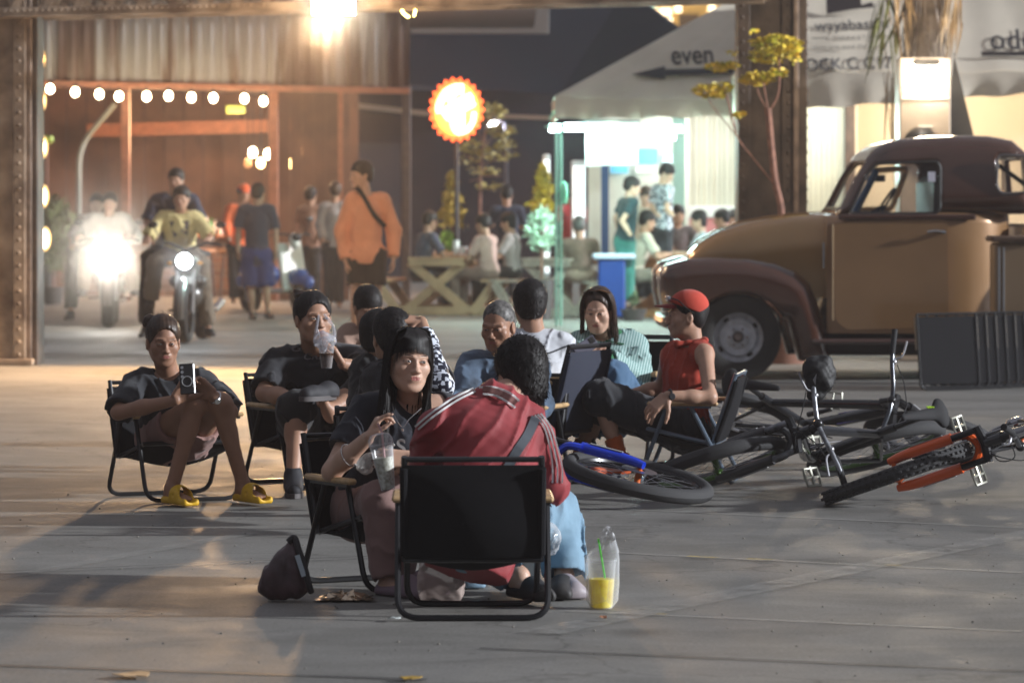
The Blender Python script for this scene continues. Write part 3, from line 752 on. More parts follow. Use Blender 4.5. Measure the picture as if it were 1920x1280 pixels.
q.box(P(1900, 101, D_), (120/FPX*D_, .01, 9/FPX*D_)); q.box(P(1538, 72, D_), (32/FPX*D_, .01, 1.5/FPX*D_)); q.box(P(1650, 69, D_), (40/FPX*D_, .01, 1.5/FPX*D_)); q.build('printed_bar', M_ink, tr_, world=True)
D_ = D2(25)-.05; q = MB(); poly = [P(*p, D_) for p in ((1548,-30),(1610,-30),(1615,10),(1635,4),(1640,14),(1598,18),(1550,27))]
q.add(poly, [[0,1,2,6],[2,3,4,5],[2,5,6]]); q.build('printed_picture', mat('dark_print', (.05,.04,.05), .8), tr_, world=True, recalc=False)
# ---------------------------------------------------------------- stall under the first tent
M_cool = mat('tube_glow', (1,1,1), .4, emit=(.72, 1.0, .98), es=16); M_white = mat('white_board', (.72,.74,.72), .6); M_cream = mat('cream_slats', (.62,.60,.50), .6, var=.08, vscale=2)
stall = empty('food_stall', (GX(1200, 50), 50, 0), label='brightly lit white food stall kiosk under the even tent', cat='stall')
D_ = 50.5
q = MB(); q.box((GX(1205, D_), D_+1.6, 1.4), (GX(1300,D_)-GX(1105,D_), .06, 2.8)); q.build('back_wall', mat('stall_wall', (.66,.66,.58), .6, col2=(.75,.76,.70), var=.1, vscale=2), stall, world=True)
q = MB(); DQ = DT+6.6; x = GX(1282, DQ); k = 0
while x < GX(1398, DQ): q.box((x+.035, DQ+.008*(k % 2), ZY(303, DQ)), (.062, .04, 170/FPX*DQ)); x += .07; k += 1
q.build('slatted_panel', M_cream, stall, world=True)
q = MB(); q.box((GX(1340,DQ), DQ-.1, ZY(397,DQ)), (GX(1402,DQ)-GX(1275,DQ), .3, .16), bev=.01); q.build('counter_ledge', M_white, stall, world=True)
q = MB(); q.box((GX(1340,DQ), DQ-.08, ZY(408,DQ)/2), (GX(1402,DQ)-GX(1275,DQ), .28, ZY(408,DQ)), bev=.01); q.build('counter_front', mat('red_front', (.60,.22,.22), .4), stall, world=True)
q = MB(); q.box((GX(1276,D_), D_+.6, 1.6), (.16, .16, 3.0)); q.build('corner_post', mat('pale_green', (.45,.62,.56), .5), stall, world=True)
q = MB(); q.box((GX(1137,D_), D_+.8, 1.3), (.10, .08, 2.4)); q.build('blue_post', mat('navy_post', (.02,.06,.22), .5), stall, world=True)
for px, py, wp_, hp_, c_ in ((1161,318,34,14,(.10,.38,.60)),(1214,293,40,30,(.12,.42,.62)),(1254,300,24,26,(.6,.85,.9)),(1212,318,40,12,(.75,.78,.72))):
    q = MB(); q.box(P(px, py, D_+1.5), (wp_/FPX*D_, .03, hp_/FPX*D_), bev=.004); q.build('menu_panel', mat('menu_%d' % px, c_, .4, emit=c_, es=.7), stall, world=True)
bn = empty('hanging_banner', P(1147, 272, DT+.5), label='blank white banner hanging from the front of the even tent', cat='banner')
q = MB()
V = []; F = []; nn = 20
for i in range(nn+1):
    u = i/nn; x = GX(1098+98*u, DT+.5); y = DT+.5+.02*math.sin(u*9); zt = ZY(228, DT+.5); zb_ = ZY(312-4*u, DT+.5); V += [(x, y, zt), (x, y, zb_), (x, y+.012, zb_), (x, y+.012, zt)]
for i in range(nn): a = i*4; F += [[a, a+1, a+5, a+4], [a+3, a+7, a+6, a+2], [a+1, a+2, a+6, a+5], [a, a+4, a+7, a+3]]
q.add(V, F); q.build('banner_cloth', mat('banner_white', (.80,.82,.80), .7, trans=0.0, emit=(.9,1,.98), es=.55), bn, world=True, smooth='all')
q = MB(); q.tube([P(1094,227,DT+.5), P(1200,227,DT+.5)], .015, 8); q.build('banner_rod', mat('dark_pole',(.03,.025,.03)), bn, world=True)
tubes = [((1030,243),(1052,243)),((1058,241),(1095,241)),((1208,246),(1280,243)),((1200,261),(1266,258))]
tlab = ['short white tube light left of the tent leg', 'white tube light just right of the tent leg', 'upper of two long tube lights over the stall', 'lower of two long tube lights over the stall']
for (a, b), lb in zip(tubes, tlab):
    D_ = DT+.6; o = empty('tube_light', P((a[0]+b[0])/2, a[1], D_), label=lb, cat='tube light', group='white tube lights of the stall')
    q = MB(); q.tube([P(*a, D_), P(*b, D_)], .030, 10); q.build('tube', M_cool, o, smooth=True, world=True)
    q = MB(); q.box((P(*a, D_)+P(*b, D_))/2+Vector((0,.03,.05)), ((b[0]-a[0])/FPX*D_, .05, .03)); q.build('fitting', M_white, o, world=True)
lg = empty('tent_leg', (GX(1047, DT), DT, 0), label='pale green metal leg of the even tent with tube lights on top', cat='tent leg')
q = MB(); q.box((GX(1043, DT), DT+.05, ZY(240,DT)/2), (.036, .05, ZY(240,DT)), bev=.006); q.box((GX(1052, DT), DT+.09, ZY(240,DT)/2), (.032, .05, ZY(240,DT)), bev=.006); q.build('leg_tube', mat('green_leg', (.34,.62,.52), .4), lg, world=True)
q = MB(); q.bar(P(1022,238,DT), P(1100,236,DT), .03, .03); q.bar(P(1030,225,DT), P(1042,205,DT), .02, .03); q.build('cross_bar', mat('green_leg',(0,0,0)), lg, world=True)
q = MB(); q.ell(P(1058,362,DT), (.045,.05,.14)); q.build('green_bottle_holder', mat('mint', (.25,.75,.5), .4), lg, world=True, smooth='all')
# glass fridge shapes left of the stall
for k, (x0, x1, y0, y1) in enumerate(((1018,1032,288,350),(1072,1100,300,400),(1108,1122,290,400))):
    o = empty('display_fridge', (GX((x0+x1)/2, 52), 52.3, 0), label=['narrow lit upright cabinet far left behind the yellow shrub', 'wide lit drinks fridge just right of the tent leg', 'slim lit drinks fridge left of the white banner'][k], cat='fridge', group='lit cabinets left of the stall')
    q = MB(); q.box((0,.3,ZY(y0,52)/2), ((x1-x0)/FPX*52, .5, ZY(y0,52)), bev=.02); q.build('cabinet', mat('fridge_body', (.45,.48,.5), .4), o)
    q = MB(); q.box((0,.03,(ZY(y0,52)-.06+.5)/2), ((x1-x0)/FPX*52*.8, .03, ZY(y0,52)-.6), bev=.01); q.build('lit_door', mat('fridge_glow', (1,1,1), .3, emit=(.85,.97,1), es=.9), o)
bx = empty('cool_box', (GX(1147, 48.4), 48.4, 0), label='blue box with a pale lid between the picnic tables', cat='box')
q = MB(); q.box((0, .2, .40), (.34, .4, .74), bev=.02); q.build('box_body', mat('blue_plastic', (.01,.045,.22), .35), bx)
q = MB(); q.box((.03, .2, .80), (.54, .5, .07), bev=.02); q.build('lid', mat('pale_lid', (.55,.6,.75), .4), bx)
# second tent: bright panels, post, pillar box
D_ = DT2+2.0
kb = empty('market_kiosk', (GX(1640, D_), D_+1, 0), label='cream kiosk with slatted front under the large tent, behind the truck', cat='kiosk')
q = MB(); x = GX(1500, D_); k = 0
while x < GX(1584, D_): q.box((x+.03, D_+.008*(k % 2), 1.5), (.056, .04, 2.4)); x += .063; k += 1
q.build('slatted_panel', M_cream, kb, world=True)
q = MB(); q.box((GX(1592, D_), D_-.1, 1.6), (.11, .15, 3.2)); q.build('dark_post', M_dbrown, kb, world=True)
q = MB(); q.box((GX(1603, D_), D_-.12, 1.6), (.03, .1, 3.2)); q.build('pale_trim', mat('trim', (.5,.4,.3), .5), kb, world=True)
q = MB(); q.box((GX(1770, D_), D_+.4, 1.55), (GX(1960,D_)-GX(1604,D_), .1, 2.9)); q.build('back_panel', mat('lit_cloth_wall', (.74,.60,.44), .7, var=.04, vscale=1), kb, world=True)
q = MB(); q.tube([P(1700,240,D_+.2), P(1790,320,D_+.2)], .01, 6); q.build('cable', mat('black_rubber',(.015,)*3), kb, world=True)
# pillar box with floodlight, black pyramid
DP = 35.6
pb = empty('light_pillar', (GX(1735, DP), DP, 0), label='beige metal pillar with a blazing floodlight behind the pickup roof', cat='pillar')
M_pill = mat('beige_metal', (.40,.34,.28), .35, metal=.1, var=.06)
zt_ = ZY(108, DP); w_ = 96/FPX*DP
q = MB(); q.box((0, .22, zt_/2), (w_, .42, zt_), bev=.015); q.build('pillar_body', M_pill, pb)
q = MB(); q.box((0.0, -.002, ZY(184,DP)), (w_*.92, .02, .022)); q.box((0,-.002,ZY(237,DP)), (.13,.02,.016)); q.box((-.02,-.002,ZY(168,DP)), (.14,.02,.02)); q.build('pale_strip', mat('strip_white', (.8,.78,.72), .3), pb)
fh = MB(); fh.box(P(1737,118,DP-.12)-pb.location, (.24,.10,.06), bev=.01); fh.tube([P(1722,112,DP-.1)-pb.location, P(1722,112,DP+.1)-pb.location], .012, 6); fh.build('flood_housing', mat('black_metal',(.02,)*3), pb)
FP = P(1740, 150, DP-.30)
q = MB(); q.box(P(1740,137,DP-.13)-pb.location, (.36,.10,.17), Matrix.Rotation(R(-20),3,'X'), bev=.04); q.build('flood_glass', mat('flood_glow2', (1,1,1), .4, emit=(1,.90,.74), es=30), pb)
q = MB(); q.lathe([(.001,.20),(.09,.17),(.15,.09),(.17,0),(.001,0)], 20, Matrix.Rotation(R(90),4,'X'), c=(-.04,.0,ZY(272,DP))); q.build('round_knob', mat('black_metal',(.02,)*3), pb, smooth=True)
py_ = empty('black_pyramid', (GX(1797, 36.4), 36.4, 0), label='tall slim black pyramid standing behind the pickup roof', cat='pyramid')
zt_ = ZY(104, 36.4); hb = .62
q = MB(); ap = Vector((-.05,0,zt_)); base = [Vector((-.30,-.35,0)), Vector((.72,-.35,0)), Vector((.72,.35,0)), Vector((-.30,.35,0))]
ax0 = GX(1774,36.4)-GX(1797,36.4); ax1 = GX(1823,36.4)-GX(1797,36.4); z250 = ZY(252,36.4); f_ = (zt_)/(zt_-z250); ap.x = GX(1789,36.4)-GX(1797,36.4)
for v, xx in zip(base, (ax0, ax1, ax1, ax0)): v.x = ap.x+(xx-ap.x)*f_
q.add(base+[ap], [[0,1,2,3],[0,4,1],[1,4,2],[2,4,3],[3,4,0]]); q.build('pyramid_shell', mat('matt_black', (.028,.027,.027), .6), py_)
q = MB(); q.tube([ap, ap+Vector((0,0,.02))], .008, 6); q.build('tip', mat('matt_black',(0,)*3), py_)
# palm
pm = empty('palm_tree', (GX(1732, 36.6), 36.6, 0), label='shaggy palm trunk with dead hanging fronds above the floodlit pillar', cat='palm tree')
rs = np.random.RandomState(5)
q = MB(); q.tube([(0,0,0), (0,0,2), (.02,0,4.2)], [.20,.17,.2], 14); q.build('trunk', mat('palm_trunk', (.10,.075,.055), .8, var=.4, vscale=8), pm, smooth=True)
def blade(q, p0, p1, w0, sag=.1, nrm=None):
    p0 = Vector(p0); p1 = Vector(p1); d = (p1-p0).normalized(); sd = d.cross(Vector((rs.uniform(-1,1), rs.uniform(-1,1), rs.uniform(-.3,.3)))).normalized()
    V = []; n = 5
    for i in range(n+1):
        t = i/n; c = p0.lerp(p1, t)+Vector((0,0,-sag*math.sin(math.pi*t))); wv = w0*(1-t)**.6*(.4+.6*min(1, t*4)); V += [c-sd*wv, c+sd*wv]
    q.add(V, [[2*i, 2*i+2, 2*i+3, 2*i+1] for i in range(n)])
q = MB()
for k in range(150):
    a = rs.uniform(0, 6.28); z = rs.uniform(3.0, 4.3); r0 = .14; r1 = rs.uniform(.18, .30)
    blade(q, (r0*math.cos(a), r0*math.sin(a), z), (r1*math.cos(a), r1*math.sin(a), z-rs.uniform(.25,.6)), rs.uniform(.012,.03), .0)
q.build('fibre_skirt', mat('palm_fibre', (.16,.13,.11), .8, var=.5, vscale=14), pm, recalc=False)
q = MB()
for k in range(46):
    x = rs.uniform(-.40,-.14); z = rs.uniform(2.2, 4.2); blade(q, (x, rs.uniform(-.35,.0), z), (x+rs.uniform(-.05,.12), rs.uniform(-.35,0), z-rs.uniform(.35,.9)), rs.uniform(.010,.024), .0)
for k in range(30):
    x = rs.uniform(.15,.36); z = rs.uniform(3.1, 4.2); blade(q, (x, rs.uniform(-.3,.0), z), (x+rs.uniform(-.10,.0), rs.uniform(-.3,0), z-rs.uniform(.3,.6)), rs.uniform(.012,.024), .0)
q.build('dead_fronds', mat('dead_frond', (.42,.30,.17), .7, var=.45, vscale=6), pm, recalc=False)
q = MB()
for k in range(30):
    x = rs.uniform(-.5,-.2); z = rs.uniform(2.95, 3.5); blade(q, (x, rs.uniform(-.3,.2), z), (x-rs.uniform(-.05,.12), rs.uniform(-.3,.2), z-rs.uniform(.2,.5)), rs.uniform(.012,.03), .0)
q.build('green_fronds', mat('green_frond', (.12,.14,.04), .6, var=.4, vscale=6), pm, recalc=False)
# ---------------------------------------------------------------- small trees and shrubs
def leafy(q, c, rad, n, size, flat=1.0, seed=0):
    r = np.random.RandomState(seed)
    for _ in range(n):
        d = r.normal(size=3); d /= np.linalg.norm(d); rr = r.uniform(.35, 1)**.6
        p = Vector((c[0]+d[0]*rad[0]*rr, c[1]+d[1]*rad[1]*rr, c[2]+d[2]*rad[2]*rr)); s = size*r.uniform(.6, 1.3)
        u = Vector(r.normal(size=3)).normalized(); v = u.cross(Vector(r.normal(size=3))).normalized(); u.z *= flat
        q.add([p-u*s, p+v*s*.42, p+u*s, p-v*s*.42], [[0,1,2,3]])
tr1 = empty('young_tree', (GX(1465, 35.2), 35.2, 0), label='spindly young tree with yellow-green leaf clusters in front of the dark column', cat='tree')
DTr = 35.2; T = lambda px, py, dy=0: P(px, py, DTr+dy)-tr1.location
M_bark = mat('reddish_bark', (.24,.12,.09), .7, var=.3, vscale=12)
q = MB()
q.tube(smooth_path([T(1468,560), T(1466,405), T(1452,330), T(1441,215), T(1440,205)]), [.03]*24+[.012], 8)
q.tube(smooth_path([T(1441,212), T(1458,180), T(1462,140), T(1460,108)]), .009, 6); q.tube(smooth_path([T(1441,212), T(1434,170), T(1430,150)]), .007, 6); q.tube(smooth_path([T(1440,208), T(1424,180), T(1420,165)]), .006, 6)
q.tube(smooth_path([T(1455,350), T(1415,300), T(1382,255), T(1365,190), T(1355,160)]), .009, 6); q.tube(smooth_path([T(1384,258), T(1340,205), T(1328,186)]), .006, 6)
q.build('trunk', M_bark, tr1, smooth=True)
q = MB()
for (px, py, w_, h_, n, sd) in ((1455,82,48,17,260,1),(1440,105,40,16,150,2),(1480,92,22,12,70,3),(1420,148,34,14,180,4),(1458,137,24,9,70,5),(1350,126,30,9,110,6),(1372,122,16,8,40,7),(1330,170,34,14,150,8),(1358,165,18,12,60,9),(1387,215,14,6,36,10),(1413,60,9,4,12,11),(1372,100,12,5,14,12),(1490,110,12,14,30,13),(1340,180,28,6,40,14)):
    s_ = DTr/FPX; leafy(q, T(px, py, rs.uniform(-.15,.15)), (w_*s_, .16, h_*s_), int(n*1.2), .036, .5, sd)
q.build('leaves', mat('yellow_leaf', (.60,.66,.04), .5, col2=(.82,.60,.08), var=.45, vscale=5), tr1, recalc=False)
q = MB(); q.lathe([(.001,0),(.24,0),(.30,.45),(.27,.45),(.25,.40),(.001,.40)], 20); q.build('planter', mat('terracotta', (.25,.12,.08), .7), tr1, smooth=True)
def conifer(px, D, ytop, ybot, wpx, label, col, seed, name='shrub', n=900):
    o = empty(name, (GX(px, D), D, 0), label=label, cat='shrub'); z1_ = ZY(ytop, D); zb_ = max(0, ZY(ybot, D)); r_ = wpx/FPX*D/2
    q = MB(); q.tube([(0,0,0),(0,0,z1_*.9)], [.03,.008], 6); q.build('stem', M_bark, o)
    q = MB(); r = np.random.RandomState(seed)
    for _ in range(n):
        t = r.uniform(0, 1)**.8; z = zb_+(z1_-zb_)*t; rad = r_*(1-t)**.75*(1+.25*math.sin(t*22+seed))*r.uniform(.55, 1.05); a = r.uniform(0, 6.28)
        leafy(q, (rad*math.cos(a), rad*math.sin(a), z), (.02,.02,.02), 1, .06, 1, r.randint(1e6))
    q.build('foliage', mat('foliage_%s' % seed, col, .6, var=.4, vscale=4), o, recalc=False); return o
conifer(848, 54, 325, 425, 50, 'yellow-lit cone-shaped shrub behind the picnic table', (.42,.30,.05), 21)
conifer(1018, 51, 312, 400, 52, 'yellow leafy shrub left of the green tent leg', (.50,.36,.03), 22, n=500)
def bush(px, py, D, wpx, hpx, label, col, seed, n=350, size=.05, nm='potted_plant', emitc=None):
    o = empty(nm, (GX(px, D), D, 0), label=label, cat='plant'); s_ = D/FPX; z = ZY(py, D)
    q = MB(); q.tube([(0,0,0),(0,0,max(z,.1))], .02, 6); q.build('stem', M_bark, o)
    q = MB(); leafy(q, (0,0,z), (wpx*s_/2, wpx*s_/2, hpx*s_/2), n, size, 1, seed); q.build('foliage', mat('bush_%s' % seed, col, .5, var=.35, vscale=5), o, recalc=False)
    q = MB(); zp = max(.25, z-hpx*s_/2); q.lathe([(.001,0),(.12,0),(.17,zp*.6),(.14,zp*.6),(.001,zp*.55)], 14); q.build('pot', mat('dark_pot', (.06,.05,.05), .6), o, smooth=True)
bush(1015, 432, 48.5, 64, 84, 'pale green leafy potted plant shining white beside the tent leg', (.55,.72,.55), 31, 420, .05)
bush(838, 455, 52.5, 46, 44, 'small bright green plant on the far side of the first picnic table', (.20,.42,.06), 32, 200)
bush(100, 440, 56, 90, 150, 'dim green bush left of the riders', (.10,.13,.03), 33, 500, .09); bush(88, 262, 57, 26, 14, 'small yellow-green sprig beside the left column lamps', (.35,.45,.03), 34, 60, .05)
bush(1188, 560, 48, 18, 30, 'small plant beside the blue box', (.06,.09,.03), 35, 60, .04)
tr2 = empty('small_tree', (GX(905, 57), 57, 0), label='thin small tree with sparse golden leaves right of the neon sign', cat='tree'); T2 = lambda px, py, dy=0: P(px, py, 57+dy)-tr2.location
q = MB(); q.tube(smooth_path([T2(900,560), T2(900,400), T2(903,300), T2(915,220)]), .022, 8)
for p_ in ((935,240),(880,260),(950,290),(890,215),(930,200),(870,290),(940,330),(880,340)): q.tube([T2(902,330-(330-p_[1])*.5), T2(*p_)], .010, 5)
q.build('trunk', M_bark, tr2, smooth=True); q = MB()
for k, (px, py, w_, h_, n) in enumerate(((925,210,26,18,70),(940,245,30,16,80),(890,275,30,14,60),(930,290,40,14,70),(885,230,22,14,50),(905,320,34,10,40),(950,270,20,12,40),(875,300,26,10,30),(915,350,30,8,24))):
    leafy(q, T2(px, py), (w_*.0079, .35, h_*.0079), n, .07, .6, 40+k)
q.build('leaves', mat('golden_leaf', (.34,.27,.08), .6, var=.4, vscale=4), tr2, recalc=False)
# ---------------------------------------------------------------- lamps' light
lamp('SPOT', FL, 2400, (1, .60, .29), .15, target=(-4.2, 30.6, 0), spot=114, blend=.5, name='flood_light_beam')
lamp('POINT', FL+Vector((.1,-.2,-.05)), 95, (1, .66, .36), .2, name='flood_spill')
lamp('POINT', FP+Vector((0,-.7,.45)), 90, (1, .80, .54), .15, name='pillar_spill')
lamp('SPOT', FP, 520, (1, .80, .55), .15, target=(GX(1740,33), 32.6, 1.9), spot=58, name='pillar_light_beam')
lamp('POINT', P(300, 215, DS+1.2), 210, (1, .56, .26), .6, name='string_glow'); lamp('POINT', P(440, 230, DS+3), 380, (1, .50, .22), .5, name='bar_glow')
lamp('POINT', P(560, 240, DS-2.5), 60, (1, .62, .32), .5, name='string_glow_end')
lamp('POINT', P(1062, 262, DT+.35), 150, (.55, 1, .93), .3, name='tube_glow_left'); lamp('POINT', P(1240, 285, DT+.5), 240, (.62, 1, .94), .4, name='tube_glow_right')
lamp('POINT', P(1330, 260, DT+5.2), 70, (1, .98, .88), .3, name='stall_glow')
lamp('POINT', P(1660, 215, DT2+.9), 55, (1, .84, .62), .4, name='kiosk_glow'); lamp('POINT', P(1860, 205, DT2+.9), 55, (1, .84, .62), .4, name='kiosk_glow_right'); lamp('POINT', P(1545, 230, DT2+1.2), 30, (.85, 1, .97), .3, name='kiosk_glow_left')
lamp('POINT', P(856, 206, DN-.5), 60, (1, .45, .15), .4, name='sign_glow'); lamp('POINT', P(925, 235, 59.8), 60, (.75, .78, 1), .1, name='street_glow')
# ================================================================ PEOPLE
def nv(v): v = Vector(v); return v.normalized()
def skin_mat(name, c):
    m = mat(name, c, .46, var=.07, vscale=18, sss=.10, bump=.12, bscale=260); return m
SKIN = {'tan': skin_mat('skin_tan', (.42, .235, .155)), 'light': skin_mat('skin_light', (.55, .345, .25)), 'brown': skin_mat('skin_brown', (.34, .18, .115)), 'mid': skin_mat('skin_mid', (.47, .275, .19))}
M_lip = mat('lips', (.36, .13, .11), .45); M_eyew = mat('eye_white', (.42, .40, .39), .3); M_iris = mat('iris', (.018, .010, .007), .15); M_brow = mat('brow_hair', (.035, .024, .018), .8)
M_nail = mat('nail_dark', (.05,.01,.015), .25)
HAIR = {'black': mat('hair_black', (.013, .011, .011), .55, spec=.35, var=.35, vscale=30), 'brown': mat('hair_brown', (.045, .024, .014), .42, spec=.6, var=.35, vscale=30), 'grey': mat('hair_grey', (.10, .095, .09), .5, var=.6, vscale=40)}
def cloth(name, c, rough=.85, var=.08, **k): return mat('cloth_'+name, c, rough, var=var, vscale=k.pop('vscale', 6), bump=.25, bscale=350, sheen=.15, **k)
def orient(fwd, up):
    """3x3: columns = right, forward, up"""
    f = nv(fwd); u = Vector(up); r = f.cross(u).normalized(); u = r.cross(f)
    return Matrix((( r.x, f.x, u.x), (r.y, f.y, u.y), (r.z, f.z, u.z)))
def join_np(parts):
    """parts: list of (V, F(quads ndarray), material index array)"""
    Vs, Fs, Ms = [], [], []; o = 0
    for V, F, m in parts: Vs.append(V); Fs.append(F+o); Ms.append(m); o += len(V)
    return np.concatenate(Vs), np.concatenate(Fs), np.concatenate(Ms)
def mb_np(q, mi):
    V = np.array([tuple(v) for v in q.v]); F = []
    for f in q.f:
        if len(f) == 4: F.append(f)
        elif len(f) == 3: F.append([f[0], f[1], f[2], f[2]])
        else:
            for i in range(1, len(f)-1, 2): F.append([f[0], f[i], f[i+1], f[min(i+2, len(f)-1)]])
    return V, np.array(F), np.full(len(F), mi)
def head_parts(c, M, sc_=1.0, h=.004, wide=1.0, gaze=(0,1,0), nose=1.0, eyes_open=1.0, neck_to=None, neck_r=.052, detail=True, brow=1.0, age=0, lipc=1.0):
    """returns list of mesh pieces; local frame x right, y forward, z up, origin between the eyes' height and the head's middle"""
    c = Vector(c); L = lambda x, y, z: np.array(c + M @ Vector((x*wide, y, z))*sc_)
    W = lambda *r: tuple(v*sc_*(wide if i == 0 else 1) for i, v in enumerate(r))
    s = SDF(h)
    s.ell(L(0,-.018,.036), W(.074,.094,.084), M, k=.02).ell(L(0,.022,-.028), W(.061,.066,.084), M, k=.03)
    s.ell(L(0,.030,-.070), W(.053,.050,.042), M, k=.03).ell(L(0,.068,-.100), W(.022,.018,.016), M, k=.022)
    s.cap(L(-.053,.0,-.042), L(-.022,.058,-.092), .018*sc_, .017*sc_, k=.022).cap(L(.053,.0,-.042), L(.022,.058,-.092), .018*sc_, .017*sc_, k=.022)
    if detail:
        for sg in (-1, 1):
            s.ell(L(sg*.042,.056,-.026), W(.025,.023,.025), M, k=.022)
            s.cap(L(sg*.012,.086,.018), L(sg*.045,.072,.020), .009*sc_, .008*sc_, k=.014)
            s.ell(L(sg*.031,.097,-.001), W(.017,.013,.011), M, k=.012, mode='s')
            s.ell(L(sg*.0125,.099,-.037), W(.0085,.010,.0075), M, k=.008)
            s.ell(L(sg*.030,.0775,-.001), W(.0145,.0125,.0125), M, k=.004)
        s.cap(L(0,.086,.012), L(0,.100,-.026), .0065*sc_, .0085*sc_, k=.012).ell(L(0,.106*1,-.034), W(.0100,.0100*nose,.0080), M, k=.010)
        s.ell(L(0,.083,-.063), W(.026,.011,.014), M, k=.016)
        s.cap(L(-.016,.0890,-.0580), L(.016,.0890,-.0580), .0036*sc_, .0036*sc_, k=.006); s.cap(L(-.012,.0878,-.0675), L(.012,.0878,-.0675), .0046*sc_, .0046*sc_, k=.006)
        [s.cap(L(0,.0922,-.0632), L(sg*.022,.0900,-.0608), .0011*sc_, .0011*sc_, k=.004, mode='s') for sg in (-1, 1)]
    else: s.ell(L(0,.100,-.025), W(.012,.016,.022), M, k=.015)
    for sg in (-1, 1):
        s.ell(L(sg*.077,-.006,-.012), W(.009,.019,.032), M, k=.008)
        if detail: s.ell(L(sg*.087,.000,-.008), W(.006,.010,.018), M, k=.006, mode='s')
    if neck_to is not None: s.cap(L(0,-.022,-.055), np.array(neck_to), neck_r*sc_, neck_r*1.12*sc_, k=.03)
    V, F = s.mesh(); cen = V[F].mean(1); loc = (cen-np.array(c))@np.array(M)/sc_; loc[:, 0] /= wide
    mi = np.zeros(len(F), int)
    parts = []
    if detail:
        lip = (((loc[:,0]/.0195)**2+((loc[:,2]+.0630)/.0082)**2) < 1) & (loc[:,1] > .078)
        mi[lip] = 1
        parts.append((V, F, mi))
        g = nv(Vector(gaze))
        lv = (V-np.array(c))@np.array(M)/sc_; lv[:, 0] /= wide; lv = lv[lv[:, 1] > .02]
        def surf(x, z):
            w_ = np.exp(-((lv[:,0]-x)**2+(lv[:,2]-z)**2)/(2*.0024**2)); return float((w_*lv[:,1]).sum()/max(w_.sum(), 1e-9))
        def patch(top, bot, x0, x1, off, mi_, nx=9, nz=3):
            """thin skin-following strip between two height curves"""
            q = MB(); P_ = []
            for i in range(nx+1):
                x = x0+(x1-x0)*i/nx
                for j in range(nz+1):
                    z = bot(i/nx)+(top(i/nx)-bot(i/nx))*j/nz; e = math.sin(math.pi*i/nx)*math.sin(math.pi*j/nz)
                    P_.append(tuple(c + M @ (Vector((x*wide, surf(x, z)+off*(.35+.65*e), z))*sc_)))
            q.add(P_, [[i*(nz+1)+j, (i+1)*(nz+1)+j, (i+1)*(nz+1)+j+1, i*(nz+1)+j+1] for i in range(nx) for j in range(nz)]); parts.append(mb_np(q, mi_))
        eo = eyes_open
        for sg in (-1, 1):
            ex = sg*.0305; hw_ = .0148
            t_ = lambda u: (.0054*eo)*math.sin(math.pi*u)**.75+.0004; b_ = lambda u: -.0036*min(1, eo+.1)*math.sin(math.pi*u)**.8-.0012
            patch(t_, b_, ex-hw_, ex+hw_, .0012, 2)
            ix = ex+g.x*.0050; iz = g.z*.002; ir = .0056
            def it(u): return min(ir*math.sin(math.pi*u)+iz, t_(min(1, max(0, (ix-ir+2*ir*u-ex+hw_)/(2*hw_)))))
            def ib(u): return max(-ir*math.sin(math.pi*u)+iz, b_(min(1, max(0, (ix-ir+2*ir*u-ex+hw_)/(2*hw_)))))
            if eo > .3: patch(it, ib, ix-ir, ix+ir, .0022, 3, 7, 3)
            patch(lambda u: t_(u)+.0014-.0004*abs(u-.5), lambda u: t_(u)-.0006, ex-hw_-.0015, ex+hw_+.0015, .0030, 4, 9, 2)
            patch(lambda u: b_(u)+.0002, lambda u: b_(u)-.0010, ex-hw_*.8, ex+hw_*.9, .0012, 4, 7, 1)
            k_ = brow
            zb_ = lambda u: .0205+.0030*math.sin(math.pi*((u if sg > 0 else 1-u)*.75+.18))
            patch(lambda u: zb_(u)+.0017*k_*(.55+.45*math.sin(math.pi*u)), lambda u: zb_(u)-.0015*k_*(.55+.45*math.sin(math.pi*u)), *((.014, .051) if sg > 0 else (-.051, -.014)), .0024, 4, 10, 2)
    else: parts.append((V, F, mi))
    return parts
